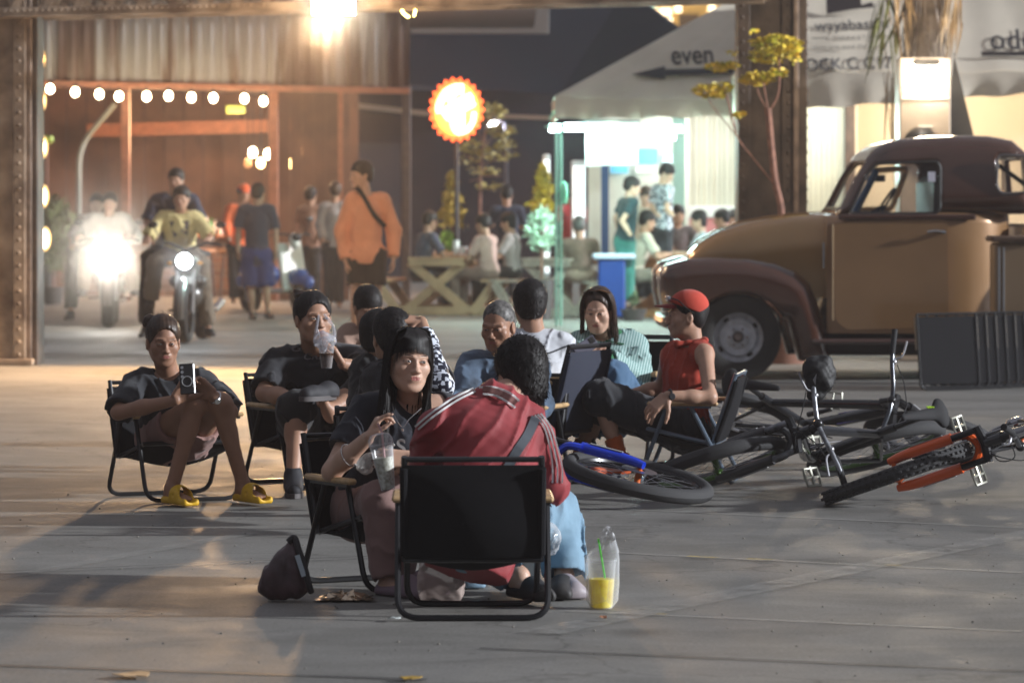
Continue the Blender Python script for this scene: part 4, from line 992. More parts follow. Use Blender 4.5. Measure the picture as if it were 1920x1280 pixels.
def hand_sdf(s, wr, f, n, side, curl=(.5,.5,.5,.5), spread=.12, sc_=1.0, thumb=(.6,.7,.4), tcurl=.3):
    """wr wrist; f towards the knuckles; n the way the palm faces; side +1/-1 picks the thumb's side"""
    f = nv(f); n = Vector(n); n = (n-f*n.dot(f)).normalized(); t = f.cross(n)*side; wr = Vector(wr)
    Mx = Matrix(((t.x, f.x, n.x), (t.y, f.y, n.y), (t.z, f.z, n.z)))
    s.box(wr+f*.048*sc_, (.038*sc_, .044*sc_, .013*sc_), Mx, rd=.012*sc_, k=.012)
    s.ell(wr+f*.03*sc_+t*.022*sc_+n*.008*sc_, (.018*sc_,.03*sc_,.014*sc_), Mx, k=.012)
    tips = []
    for i, (o_, ln) in enumerate(((.029,.070),(.0098,.078),(-.0098,.073),(-.028,.057))):
        d = (f + t*(o_/.03)*spread).normalized(); p = wr+f*.086*sc_+t*o_*sc_; a = 0
        for j, (fr, r0, r1) in enumerate(((.45,.0088,.0080),(.31,.0080,.0073),(.24,.0073,.0062))):
            a += curl[i]*(.8, 1.0, .75)[j]; dd = d*math.cos(a)+n*math.sin(a); q = p+dd*ln*fr*sc_
            s.cap(p, q, r0*sc_, r1*sc_, k=.004 if j else .010); p = q
        tips.append((p, dd, -n))
    p = wr+f*.022*sc_+t*.030*sc_; d = (f*thumb[0]+t*thumb[1]+n*thumb[2]).normalized(); ax = d.cross(f*.8-t*.6+n*.3).normalized()
    for j, (ln, r0, r1) in enumerate(((.042,.0125,.0105),(.032,.0100,.0090),(.026,.0090,.0072))):
        if j: d = Matrix.Rotation(-tcurl, 3, ax) @ d if False else (d*math.cos(tcurl)+(f*.9-t*.35+n*.2).normalized()*math.sin(tcurl)).normalized()
        q = p+d*ln*sc_; s.cap(p, q, r0*sc_, r1*sc_, k=.010 if j == 0 else .004); p = q
    tips.append((p, d, -n)); return tips
def fold_noise(amp, s0=24, seed=0, ridge=.6):
    def f(X):
        a = _vnoise(X*np.array([1,1,.55]), s0, seed); b = _vnoise(X*np.array([.8,.8,1.1]), s0*2.1, seed+9)
        g = _vnoise(X*np.array([1,1,.7]), s0*.75, seed+5); return amp*(a*.30 + b*.22 - 1.1*np.clip(1-np.abs(g)*2.6, 0, 1)**2 + .25)
    return f
def person(name, label, J, skin='tan', h=.007, hf=.004, bulk=1.0, hs=1.0, face=(0,-1,0), hup=(0,0,1), gaze=(0,1,0), sleeve=.75, shirt=None, shirt_len=0.0, pants=None, pant_to=1.0, pant_loose=.014, shoes=None, hands=None, detail=True, wide=1.0, loose=.016, fold=.006, seed=0, barefoot=False, group=None, eyes_open=.65, neck_r=.052, brow=1.0, hand_scale=1.0, chest_f=None, sleeve_b=None, shirt_mats=None, paint=None, collar=None, wr_nail=False, cap_sleeve=False, hole=1.0, drape=None, shirt_extra=()):
    """J: world-space joints: head neck pelvis sha shb ela elb wra wrb hipa hipb kna knb ana anb toa tob"""
    J = {k: Vector(v) for k, v in J.items()}; b = bulk
    root = empty(name, (J['pelvis'].x, J['pelvis'].y, 0), label=label, cat='person', group=group)
    across = nv(J['shb']-J['sha']); up = nv(J['neck']-J['pelvis']); fw = across.cross(up)
    cf = Vector(chest_f) if chest_f is not None else Vector((0,-1,0))
    if fw.dot(cf) < 0: fw = -fw
    Mt = Matrix(((across.x, fw.x, up.x), (across.y, fw.y, up.y), (across.z, fw.z, up.z)))
    pel = J['pelvis']; nk = J['neck']; Lt = (nk-pel).length
    shw = (J['shb']-J['sha']).length
    def torso(s, off, k=.05, low=0.0):
        s.ell(pel+up*.03, ((.150*b)+off, (.108*b)+off, .115+off), Mt, k=k)
        s.ell(pel.lerp(nk, .36)+fw*.012*b, (.128*b+off+(b-1)*.05, .098*b+off+(b-1)*.06, Lt*.30+off), Mt, k=k)
        s.ell(pel.lerp(nk, .66)+fw*.008, (shw*.5*.80+off, .108*b+off, Lt*.27+off), Mt, k=k)
        s.cap(J['sha'].lerp(nk, .12)-up*.012, J['shb'].lerp(nk, .12)-up*.012, .052*b+off*.8, .052*b+off*.8, k=k)
        s.cap(nk-up*.05, J['sha'].lerp(nk, .35), .040*b+off*.7, .040*b+off*.7, k=k); s.cap(nk-up*.05, J['shb'].lerp(nk, .35), .040*b+off*.7, .040*b+off*.7, k=k)
    s = SDF(h); torso(s, 0)
    s.cap(nk-up*.03, nk+(J['head']-nk)*.35, neck_r*hs*.96, neck_r*hs*.92, k=.03)
    for q in 'ab':
        sh, el, wr = J['sh'+q], J['el'+q], J['wr'+q]
        s.cap(sh, el, .045*b, .035*b, k=.035); s.cap(el, el.lerp(wr, .45), .036*b, .036*b, k=.02); s.cap(el.lerp(wr, .4), wr, .036*b, .0265*(1+(b-1)*.5), k=.02)
        hp, kn, an, to = J['hip'+q], J['kn'+q], J['an'+q], J['to'+q]
        s.cap(hp, kn, .078*b, .050*b, k=.05); s.cap(kn, an, .045*b, .032*(1+(b-1)*.4), k=.03)
        dk = nv(an-kn); back = fw-dk*fw.dot(dk)
        s.ell(kn.lerp(an, .32)-back*.022, (.043*b, .043*b, .10), orient(fw if abs(dk.dot(fw)) < .8 else across, -dk), k=.03)
        ft = to-an; s.cap(an, an-Vector((0,0,.035))-Vector((ft.x, ft.y, 0)).normalized()*.02, .034, .032, k=.02); s.cap(an-Vector((0,0,.03)), to, .034, .024, k=.02, flat=(Vector((0,0,1)), .8))
        if barefoot:
            side = nv(ft.cross(Vector((0,0,1))))
            for i in range(5): s.cap(to+side*(i-2)*.016, to+side*(i-2)*.017+nv(Vector((ft.x,ft.y,0)))*(.030-abs(i-1)*.003)-Vector((0,0,.006)), .0105, .0085, k=.006)
    V, F = s.mesh(); parts = [(V, F, np.zeros(len(F), int))]
    MH = orient(face, hup)
    parts += head_parts(J['head'], MH, hs, hf, wide, gaze, detail=detail, eyes_open=eyes_open, neck_to=nk-up*.02, neck_r=neck_r, brow=brow)
    nails = []
    if hands:
        for q, hd in hands.items():
            if hd is None: continue
            s = SDF(min(h, .0042) if detail else max(h*.6, .006)); wr = J['wr'+q]; el = J['el'+q]
            s.cap(wr+(el-wr).normalized()*.04, wr, .0275*(1+(b-1)*.5), .0255, k=.01)
            tips = hand_sdf(s, wr+nv(hd['f'])*.0, hd['f'], hd['n'], hd['side'], hd.get('curl', (.45,.5,.5,.55)), hd.get('spread', .12), hd.get('sc', hand_scale), hd.get('thumb', (.6,.7,.4)), hd.get('tcurl', .3))
            V, F = s.mesh(); parts.append((V, F, np.zeros(len(F), int)))
            if wr_nail:
                for p, d, nn in tips:
                    qq = MB(); qq.ell(p+nn*.0045+d*.001, (.0045,.0062,.003), orient(d, nn), nu=8, nv=5); parts.append(mb_np(qq, 5))
    V, F, mi = join_np(parts)
    me = mesh_np(V, F, 'body'); 
    if len(me.polygons) == len(mi): me.polygons.foreach_set('material_index', mi.astype(np.int32))
    body = link('body', me, [SKIN[skin], M_lip, M_eyew, M_iris, M_brow, M_nail], root, True, True)
    def vertex_local(parent): pass
    # clothes
    if shirt is not None:
        s = SDF(h); torso(s, loose)
        for e_ in shirt_extra: s.cap(*e_, k=.05)
        if shirt_len: s.ell(pel-up*.03*shirt_len, (.158*b+loose, .118*b+loose, .13+.05*shirt_len), Mt, k=.05)
        for q in 'ab':
            sh, el, wr = J['sh'+q], J['el'+q], J['wr'+q]; sv = sleeve if (q == 'a' or sleeve_b is None) else sleeve_b
            if sv <= 0: 
                sg_ = -1 if q == 'a' else 1; s.ell(sh+across*(.052*sg_)-up*.035, (.066,.08,.12), Mt, k=.006, mode='s'); continue
            if sv <= 1:
                e = sh.lerp(el, sv); s.cap(sh, e, .050*b+loose*.6, .049*b+loose*1.0, k=.03); d = nv(el-sh); rr = .11*b
                s.ell(e+d*(rr-.002), (rr, rr, rr), None, k=.004, mode='s')
            else:
                s.cap(sh, el, .053*b+loose, .047*b+loose*1.2, k=.04); e = el.lerp(wr, sv-1); s.cap(el, e, .047*b+loose*1.1, .036*b+loose, k=.03)
                d = nv(wr-el); s.ell(e+d*.078, (.08,.08,.08), None, k=.004, mode='s')
        s.ell(nk+up*.055+fw*.03, (.078*hs*hole, .085*hs*hole, .066*hole), Mt, k=.008, mode='s')
        s.plane(pel-up*(.06+.06*shirt_len), -up)
        s.noise = drape or fold_noise(fold, seed=seed)
        # subtract hips opening is hidden
        V, F = s.mesh(); me = mesh_np(V, F, 'shirt'); so = link('shirt', me, shirt, root, True, True)
        if collar is not None:
            qq = MB(); ring = []
            for i in range(25):
                a = 2*math.pi*i/24; ring.append(nk+up*(.012-.028*math.cos(a)*0.9*-1*-1)+across*.064*hs*math.sin(a)+fw*(.012+.066*math.cos(a)*-1*-1))
            qq.tube(ring[:-1], .009, 8, closed=True); qq.build('collar', collar, so, smooth=True, world=True)
    else: so = None
    if pants is not None:
        s = SDF(h); o_ = pant_loose
        s.ell(pel+up*.01, (.152*b+o_, .112*b+o_, .115+o_), Mt, k=.04)
        for q in 'ab':
            hp, kn, an = J['hip'+q], J['kn'+q], J['an'+q]
            if pant_to <= 1:
                e = hp.lerp(kn, pant_to); s.cap(hp, e, .084*b+o_, .060*b+o_*1.5, k=.05)
                if pant_to < 1.0 or True:
                    d = nv(kn-hp); rr = .14*b
                    if pant_to < .97: s.ell(e+d*(rr), (rr, rr, rr), None, k=.004, mode='s')
            else:
                s.cap(hp, kn, .084*b+o_, .060*b+o_, k=.05); e = kn.lerp(an, pant_to-1); s.cap(kn, e, .060*b+o_, .050*b+o_*1.2, k=.03)
                d = nv(an-kn); s.ell(e+d*.10, (.10,.10,.10), None, k=.004, mode='s')
        s.noise = fold_noise(fold, seed=seed+3, s0=20)
        V, F = s.mesh(); po = link('trousers' if pant_to > 1 else 'shorts', mesh_np(V, F, 'p'), pants, root, True, True)
    if shoes is not None:
        for q in 'ab':
            an, to = J['an'+q], J['to'+q]
            if shoes.get('style') == 'none': break
            shoe(root, an, to, **shoes)
    return root, J, so, MH
def shoe(root, an, to, style='trainer', m=None, sole=None, h=.006, name='shoe', accent=None):
    f = Vector((to.x-an.x, to.y-an.y, 0)); 
    f = f.normalized() if f.length > .03 else Vector((0,-1,0)); tilt = 0
    ft = nv(to-an-Vector((0,0,(to.z-an.z)*.0))); up = Vector((0,0,1)); sd = f.cross(up)
    a = Vector(an); t = Vector(to); hz = min(a.z, t.z+.05)
    M_ = orient(f, up)
    heel = Vector((a.x, a.y, 0))-f*.035; toe = heel+f*.255; z0_ = max(0, t.z-.035)
    zz = Vector((0,0,z0_))
    s = SDF(h)
    if style == 'trainer':
        s.cap(heel+zz+Vector((0,0,.045))+f*.02, toe+zz+Vector((0,0,.036))-f*.04, .040, .036, k=.02); s.cap(a+Vector((0,0,.02)), heel+zz+f*.05+Vector((0,0,.05)), .043, .046, k=.03); s.cap(a, toe+zz+Vector((0,0,.04))-f*.09, .040, .034, k=.03)
        s.ell(a+Vector((0,0,.075)), (.034,.036,.04), None, k=.006, mode='s')
    elif style in ('slide', 'clog'):
        s.box(heel+zz+f*.125+Vector((0,0,.020)), (.046, .130, .020), M_, rd=.018, k=.01)
        if style == 'slide': s.cap(heel+zz+f*.115+Vector((0,0,.048)), heel+zz+f*.165+Vector((0,0,.042)), .050, .046, k=.015); s.cap(heel+zz+f*.06+Vector((0,0,.058)), toe+zz+Vector((0,0,.048)), .036, .030, k=.006, mode='s'); s.ell(heel+zz+f*.14+sd*.05+Vector((0,0,.05)), (.010,.010,.010), k=.003, mode='s')
        else: s.cap(heel+zz+f*.14+Vector((0,0,.045)), toe+zz-f*.035+Vector((0,0,.033)), .044, .036, k=.02)
        s.ell(a-Vector((0,0,.005)), (.036,.052,.035), M_, k=.01, mode='s')
        if style == 'clog':
            s.cap(a-f*.035-Vector((0,0,.02)), a-f*.045-Vector((0,0,.045)), .02, .03, k=.02)
    s.plane(zz+Vector((0,0,.004)), (0,0,-1))
    if style == 'trainer': s.plane(zz+Vector((0,0,.018)), (0,0,-1))
    V, F = s.mesh(); o = link(name, mesh_np(V, F, name), m, root, True, True)
    if sole is not None:
        q = MB(); n = 20; pr = []
        for i in range(n):
            a_ = 2*math.pi*i/n; x = .047*math.sin(a_)*(1.0+.10*math.cos(a_)); y = .125+.136*math.cos(a_); pr.append(heel+zz+sd*x+f*y)
        lo = [p+Vector((0,0,.002)) for p in pr]; hi = [p+Vector((0,0,.026)) for p in pr]
        q.add(lo+hi, [list(range(n))[::-1], list(range(n, 2*n))]+[[i,(i+1)%n,(i+1)%n+n,i+n] for i in range(n)]); q.build('sole', sole, o, smooth=True, world=True)
    return o
# ---------------------------------------------------------------- hair
def hair_cap(root, c, M, kind='short', m=None, sc_=1.0, wide=1.0, h=.005, seed=0, tufts=420, thick=1.0, rim=None):
    c = Vector(c); Lw = lambda x, y, z: c + M @ Vector((x*wide, y, z))*sc_
    W = lambda *r: tuple(v*sc_ for v in r); r = np.random.RandomState(seed)
    t = .007*thick
    s = SDF(h)
    s.ell(Lw(0,-.022,.042), W((.079+t)*wide,.098+t,.086+t), M, k=.01)
    if kind in ('short', 'fade'):
        s.ell(Lw(0,-.055,-.010), W((.070+t*.5)*wide,.058+t,.070), M, k=.02)
        s.ell(Lw(0,.075,-.050), W(.10,.072,.085), M, k=.02, mode='s'); s.ell(Lw(.07,.02,-.06), W(.03,.05,.05), M, k=.01, mode='s'); s.ell(Lw(-.07,.02,-.06), W(.03,.05,.05), M, k=.01, mode='s')
        s.plane(Lw(0,-.02,-.062), tuple(M @ Vector((0,.25,-1))))
    elif kind == 'mop':
        s.ell(Lw(0,-.052,-.022), W((.078)*wide,.066,.092), M, k=.03); s.ell(Lw(0,.090,-.055), W(.09,.072,.085), M, k=.02, mode='s'); s.cap(Lw(-.025,-.064,-.078), Lw(.025,-.064,-.078), .030, .030, k=.03)
    elif kind == 'tied':
        s.ell(Lw(0,-.050,-.005), W(.072*wide,.056,.066), M, k=.02)
        s.ell(Lw(0,.108,-.015), W(.080,.078,.098), M, k=.015, mode='s')
        s.plane(Lw(0,-.02,-.060), tuple(M @ Vector((0,.35,-1))))
    elif kind == 'buzz':
        s.ell(Lw(0,-.050,-.008), W(.070*wide,.055,.066), M, k=.02); s.ell(Lw(0,.098,-.052), W(.095,.078,.110), M, k=.02, mode='s')
        s.plane(Lw(0,-.02,-.055), tuple(M @ Vector((0,.35,-1))))
    elif kind == 'long':
        s.ell(Lw(0,-.045,-.02), W(.080*wide,.064,.10), M, k=.02); s.ell(Lw(0,.095,-.050), W(.066,.070,.105), M, k=.015, mode='s')
    s.noise = lambda X: .0014*_vnoise((X-np.array(c))@np.array(M)*np.array([1,.5,.35]), 260, seed)*(.3 if kind == 'buzz' else 1)
    V, F = s.mesh(); o = link('hair', mesh_np(V, F, 'hair'), m, root, True, True)
    # tufts: thin tapered blades growing from the cap, kept in the same part
    if tufts:
        q = MB(); loc = ((V-np.array(c))@np.array(M))/sc_
        idx = r.randint(0, len(V), tufts)
        for i in idx:
            p = Vector(V[i]); l = loc[i]; n_ = Vector((l[0]/.08, (l[1]+.02)/.10, (l[2]-.04)/.09)).normalized()
            flow = Vector((n_.x*.3, (.6 if l[1] > 0 else -.4), -.9+abs(l[2])*2)); flow = (flow-n_*flow.dot(n_)*.75).normalized()
            L_ = (.015 if kind == 'short' else .019 if kind == 'mop' else .010)*r.uniform(.5, 1.3)*sc_*min(thick, 1.1); e = M @ (flow*.9+n_*(.30 if kind == 'mop' else .38)+Vector(r.normal(size=3))*.28).normalized()
            sd = e.cross(M @ n_).normalized()*.0018*sc_; a = p-e*.004
            q.add([a-sd, a+sd, a+e*L_*.6+sd*.6, a+e*L_, a+e*L_*.6-sd*.6], [[0,1,2,3,4]])
        me = o.data; q2 = bpy.data.meshes.new('t'); inv = parent_matrix(root).inverted()
        b_ = bmesh.new(); b_.from_mesh(me)
        for f in q.f:
            vs = [b_.verts.new(inv @ Vector(q.v[k])) for k in f]; b_.faces.new(vs)
        b_.to_mesh(me); b_.free()
    return o
def strands(root, name, paths, m, r0=.0022, n=3, parent=None):
    q = MB()
    for p in paths:
        k = len(p); q.tube(p, [r0*(.7+.3*math.sin(math.pi*min(1, i/(k-1)*1.3)))*(1 if i < k-1 else .25) for i in range(k)], n, cap=False)
    return q.build(name, m, parent or root, smooth='all', world=True, recalc=False)
# ---------------------------------------------------------------- folding armchair
M_tube = mat('black_tube', (.016,.016,.018), .35, metal=.3, coat=.3); M_fab = mat('black_canvas', (.011,.011,.013), .9, spec=.25, bump=.4, bscale=500); M_wood = mat('beech_arm', (.52,.34,.17), .45, var=.25, vscale=18)
M_slate = mat('slate_tube', (.13,.17,.22), .35, metal=.3, coat=.3)
def folding_chair(label, loc, yaw, group='folding armchairs of the seated group', tubem=None, wd=.54, fabm=None):
    """faces local -Y; yaw turns it"""
    r = empty('folding_armchair', loc, yaw, label=label, cat='chair', group=group); tm = tubem or M_tube; fm = fabm or M_fab
    hw = wd/2; t = .0115
    F = lambda pts, rr=.06: round_path(pts, rr, 5)
    q = MB(); q.tube(F([(-hw,.03,.40), (-hw,.23,t), (hw,.23,t), (hw,.03,.40)], .075), t, 8); q.build('rear_leg_frame', tm, r, smooth=True)
    hw2 = hw-.028
    q = MB(); q.tube(F([(-hw2,-.10,.40), (-hw2,-.25,t), (hw2,-.25,t), (hw2,-.10,.40)], .075), t, 8); q.build('front_leg_frame', tm, r, smooth=True)
    hb = hw-.024
    for sx in (-1, 1):
        q = MB(); q.tube([(sx*hb,.135,.20), (sx*hb,.20,.40), (sx*hb,.262,.575)], .0115, 8); q.build('back_post', tm, r, smooth=True)
        q = MB(); q.tube([(sx*(hb-.012),-.20,.285), (sx*(hb-.012),.15,.205)], .0115, 8); q.build('seat_rail', tm, r, smooth=True)
        arm = MB(); arm.box((sx*(hw+.002), -.015, .418), (.040, .37, .022), bev=.008); ao = arm.build('armrest', M_wood, r)
        q = MB(); q.box((sx*(hw+.002), -.015, .402), (.018, .30, .014)); q.build('arm_bracket', tm, ao)
    q = MB(); q.tube([(-hb,.259,.565), (hb,.259,.565)], .010, 8); q.build('top_bar', tm, r, smooth=True)
    q = MB(); q.tube([(-hb,-.20,.285), (hb,-.20,.285)], .0105, 8); q.build('front_crossbar', tm, r, smooth=True); q = MB(); q.tube([(-hb,.15,.206), (hb,.15,.206)], .0105, 8); q.build('rear_crossbar', tm, r, smooth=True)
    # slung fabric seat
    V = []; Fc = []; nx, ny = 12, 12
    for j in range(ny+1):
        v = j/ny
        for i in range(nx+1):
            u = i/nx; x = (-1+2*u)*(hb-.01); y = -.205+.36*v; z = .296-.085*v-.085*math.sin(math.pi*v)*(.35+.65*math.sin(math.pi*u)); V.append((x,y,z))
    for j in range(ny):
        for i in range(nx): a = j*(nx+1)+i; Fc.append([a,a+1,a+nx+2,a+nx+1])
    def slab(V, Fc, off):
        n = len(V); V2 = [Vector(v)+Vector(off) for v in V]; Fs = [f for f in Fc]+[[i+n for i in f[::-1]] for f in Fc]
        from collections import Counter
        e = Counter()
        for f in Fc:
            for i in range(len(f)): e[tuple(sorted((f[i], f[(i+1) % len(f)])))] += 1
        for f in Fc:
            for i in range(len(f)):
                a, b = f[i], f[(i+1) % len(f)]
                if e[tuple(sorted((a,b)))] == 1: Fs.append([a, b, b+n, a+n][::-1])
        return [Vector(v) for v in V]+V2, Fs
    q = MB(); q.add(*slab(V, Fc, (0,0,-.008))); q.build('seat_fabric', fm, r, smooth=True)
    V = []; Fc = []; ny = 12
    for j in range(ny+1):
        v = j/ny
        for i in range(nx+1):
            u = i/nx; x = (-1+2*u)*(hb+.004); z = .215+.330*v; y = .137+(.272-.137)*((z-.20)/.42)+.030*math.sin(math.pi*u)*math.sin(math.pi*min(1, v*.9+.1))+.010; V.append((x,y,z))
    for j in range(ny):
        for i in range(nx): a = j*(nx+1)+i; Fc.append([a,a+1,a+nx+2,a+nx+1])
    q = MB(); q.add(*slab(V, Fc, (0,.012,0))); bo = q.build('back_fabric', fm, r, smooth=True)
    for sx in (-1, 1):
        q = MB(); q.tube([(sx*(hb+.002),.150+.008,.225), (sx*(hb+.002),.213+.012,.41), (sx*(hb+.002),.250+.012,.535)], .0145, 8)
        q.build('side_sleeve', fm, bo, smooth=True)
    return r
# ================================================================ THE SEATED GROUP
def PJ(D0, **k): return {n: P(v[0], v[1], D0+(v[2] if len(v) > 2 else 0)) for n, v in k.items()}
def chk(nm, J):
    L = lambda a, b: (Vector(J[a])-Vector(J[b])).length
    print('LIMBS', nm, 'sh %.2f torso %.2f ua %.2f %.2f fa %.2f %.2f th %.2f %.2f sn %.2f %.2f hn %.2f feetz %.2f %.2f' % (L('sha','shb'), L('neck','pelvis'), L('sha','ela'), L('shb','elb'), L('ela','wra'), L('elb','wrb'), L('hipa','kna'), L('hipb','knb'), L('kna','ana'), L('knb','anb'), L('head','neck'), J['ana'][2], J['anb'][2]))
# --- woman at the left with a phone
J = PJ(18.55, head=(306,640,.22), neck=(317,702,.30), pelvis=(325,820,.42), sha=(253,722,.28), shb=(385,720,.30), ela=(222,773,.06), elb=(432,772,.10), wra=(330,750,-.05), wrb=(400,742,-.02),
       hipa=(292,822,.38), hipb=(358,824,.40), kna=(367,757,.02), knb=(412,756,.04), ana=(322,915,.02), anb=(456,908,.10), toa=(346,934,-.10), tob=(484,930,-.02))
chk('woman_phone', J)
M_navy = cloth('navy', (.022,.024,.030)); M_blk = cloth('black', (.014,.014,.016)); M_pink = cloth('dusty_pink', (.30,.17,.15)); M_slide = mat('yellow_foam', (.72,.42,.02), .5)
wp_, J, so, MH = person('person', 'woman in a black t-shirt and yellow slides looking down at her phone', J, skin='brown', h=.0065, face=(.25,-1,-.13), gaze=(.0,1,-.8), shirt=M_navy, sleeve=.86, loose=.026, fold=.009, pants=M_pink, pant_to=.38, pant_loose=.02, shoes=dict(style='slide', m=M_slide), eyes_open=.45, seed=2, barefoot=True,
    hands={'a': dict(f=(.50,.02,.80), n=(.55,-.75,-.1), side=1, curl=(.55,.6,.65,.7)), 'b': dict(f=(-.70,.05,.65), n=(-.4,-.75,-.2), side=-1, curl=(.55,.6,.65,.7))})
hair_cap(wp_, J['head'], MH, 'tied', HAIR['brown'], seed=3, tufts=1100)
q = SDF(.005); hc = J['head']+MH @ Vector((.058,-.062,.088)); q.ell(hc, (.038,.036,.036), MH); q.noise = lambda X: .004*_vnoise(X, 160, 4); q.build('hair_bun', HAIR['brown'], wp_)
rs = np.random.RandomState(8); paths = []
for k in range(90):
    d = nv(rs.normal(size=3)); p = J['head']+MH @ (Vector((d.x*.084, -.02+d.y*.1, .045+d.z*.09)));
    if (MH.inverted() @ (p-J['head'])).y > .06: continue
    o_ = MH @ d; paths.append([p, p+o_*.008+Vector(rs.normal(size=3))*.003, p+o_*.016+Vector(rs.normal(size=3))*.007])
strands(wp_, 'flyaway_hair', paths, HAIR['brown'], .0006)
folding_chair('folding armchair under the woman with the yellow slides', P(325, 936, 19.02)*Vector((1,1,0)) if False else Vector((GX(328,19.0), 19.0, 0)), R(26))
ph = empty('smartphone', P(351, 710, 18.40), label='dark smartphone in the hands of the woman with yellow slides', cat='phone')
Mx = Matrix.Rotation(R(-4), 3, 'Y') @ Matrix.Rotation(R(-12), 3, 'X')
q = MB(); q.box((0,0,0), (.072,.009,.148), Mx, bev=.008); q.build('phone_case', mat('phone_black', (.02,.02,.022), .2), ph)
q = MB()
for k in range(3): q.lathe([(.001,.0),(.0075,.0),(.0075,.003),(.001,.003)], 12, Mx.to_4x4() @ Matrix.Translation((-.022,-.0045,.055-.022*k)) @ Matrix.Rotation(R(90),4,'X'))
q.build('camera_lens', mat('lens_rim', (.5,.5,.5), .2, metal=.8), ph, smooth=True)
q = MB(); q.tube(arc((0,-.008,-.012), .024, 0, 2*math.pi, 20, Mx @ Vector((1,0,0)), Mx @ Vector((0,0,1)))[:-1], .0035, 6, closed=True); q.build('ring_grip', mat('lens_rim',(0,)*3), ph, smooth=True)
def watch(root_wr, el, m_band, m_face, label, facing=(0,-1,0), r=.030, name='wrist_watch', parent=None):
    d = nv(Vector(root_wr)-Vector(el)); p = Vector(root_wr)-d*.012
    a = nv(d.cross(Vector((0,0,1)))); b_ = d.cross(a)
    q = MB(); ring = [p+a*r*math.cos(t)+b_*r*math.sin(t) for t in [2*math.pi*i/20 for i in range(20)]]; q.tube(ring, .006, 6, closed=True)
    o = q.build(name, m_band, parent, smooth=True, world=True); f = Vector(facing); f = nv(f-d*f.dot(d))
    q = MB(); q.lathe([(.001,0),(.017,0),(.018,.006),(.015,.009),(.001,.009)], 16, orient(f.cross(d), f).to_4x4(), c=p+f*(r+.0)); q.build('watch_face', m_face, o, smooth=True, world=True); return o
M_silver = mat('silver', (.6,.6,.6), .2, metal=.9)
watch(J['wrb'], J['elb'], M_silver, M_silver, '', parent=wp_)

# --- big man drinking from a bagged cup
def shirt_text(so, body, px, py, hpx, wpx, D, m, slant=0, shear=0, parent=None):
    """lettering laid on the cloth: each vertex is dropped onto the shirt's own surface"""
    c = bpy.data.curves.new('t', 'FONT'); c.body = body; c.size = 1; c.align_x = 'CENTER'; c.align_y = 'CENTER'; c.shear = shear; c.offset = .02
    o = bpy.data.objects.new('t', c); sc.collection.objects.link(o); dg = bpy.context.evaluated_depsgraph_get(); me = bpy.data.meshes.new_from_object(o.evaluated_get(dg)); bpy.data.objects.remove(o)
    b_ = bmesh.new(); b_.from_mesh(me); bmesh.ops.subdivide_edges(b_, edges=b_.edges, cuts=1); b_.to_mesh(me); b_.free()
    co = np.array([v.co[:] for v in me.vertices]); lo, hi = co.min(0), co.max(0); s = D/FPX
    me.transform(Matrix.Translation((-(lo[0]+hi[0])/2, -(lo[1]+hi[1])/2, 0))); me.transform(Matrix.Diagonal((wpx*s/(hi[0]-lo[0]), hpx*s/(hi[1]-lo[1]), 1, 1)))
    me.transform(Matrix.Rotation(R(slant), 4, 'Z')); me.transform(Matrix.Rotation(R(90), 4, 'X')); me.transform(Matrix.Translation(P(px, py, D)))
    pm_ = parent_matrix(so.parent) if so.parent else Matrix.Identity(4); sv = np.array([tuple(pm_ @ v.co) for v in so.data.vertices])
    for v in me.vertices:
        d = ((sv[:,0]-v.co.x)**2+(sv[:,2]-v.co.z)**2); near = d < .012**2
        if near.any(): v.co.y = sv[near, 1].min()-.0035
    me.materials.clear(); return link('shirt_lettering', me, m, so, world=True)
J = PJ(19.5, head=(588,597,.15), neck=(592,655,.28), pelvis=(598,800,.45), sha=(517,682,.26), shb=(672,676,.30), ela=(496,737,.10), elb=(708,700,.02), wra=(556,748,-.12), wrb=(643,682,-.13),
       hipa=(565,800,.30), hipb=(632,800,.32), kna=(556,768,-.17), knb=(678,738,-.12), ana=(550,895,-.35), anb=(618,768,-.28), toa=(552,928,-.52), tob=(600,738,-.34))
chk('big_man', J)
bmn, J, so, MH = person('person', 'heavy man in a dark printed t-shirt with tied-up hair sipping from a bagged cup', J, skin='tan', h=.007, bulk=1.22, hs=1.08, face=(.42,-1,.02), gaze=(-.7,1,.0), shirt=cloth('charcoal', (.020,.021,.026)), sleeve=.80, loose=.026, fold=.010, pants=M_blk, pant_to=1.0, pant_loose=.022, seed=4, neck_r=.060, brow=.9, wide=1.06,
    shoes=dict(style='trainer', m=mat('dark_trainer', (.03,.03,.035), .7), sole=mat('grey_sole', (.09,.08,.08), .6)),
    hands={'b': dict(f=(-.35,-.15,.60), n=(-.75,-.1,-.35), side=-1, curl=(.5,.6,.65,.7), sc=1.06), 'a': dict(f=(.8,-.25,-.1), n=(0,0,-1), side=-1, curl=(.2,.25,.25,.3))})
M_print = mat('grey_print', (.16,.15,.16), .7)
shirt_text(so, 'GAME', 577, 657, 14, 78, 19.3, M_print, slant=1, shear=.3); shirt_text(so, 'CREW', 595, 673, 13, 66, 19.3, M_print, slant=1, shear=.3)
hair_cap(bmn, J['head'], MH, 'tied', HAIR['black'], sc_=1.08, wide=1.06, seed=13, tufts=900)
q = SDF(.006); q.ell(J['head']+MH @ Vector((.045,-.05,.112)), (.038,.034,.032), MH); q.cap(J['head']+MH @ Vector((.05,-.07,.125)), J['head']+MH @ Vector((.080,-.07,.150)), .016, .006); q.noise = lambda X: .005*_vnoise(X, 140, 5); q.build('hair_bun', HAIR['brown'], bmn)
folding_chair('folding armchair under the heavy man with the bagged cup', Vector((GX(585,19.9), 19.9, 0)), R(30), wd=.56)
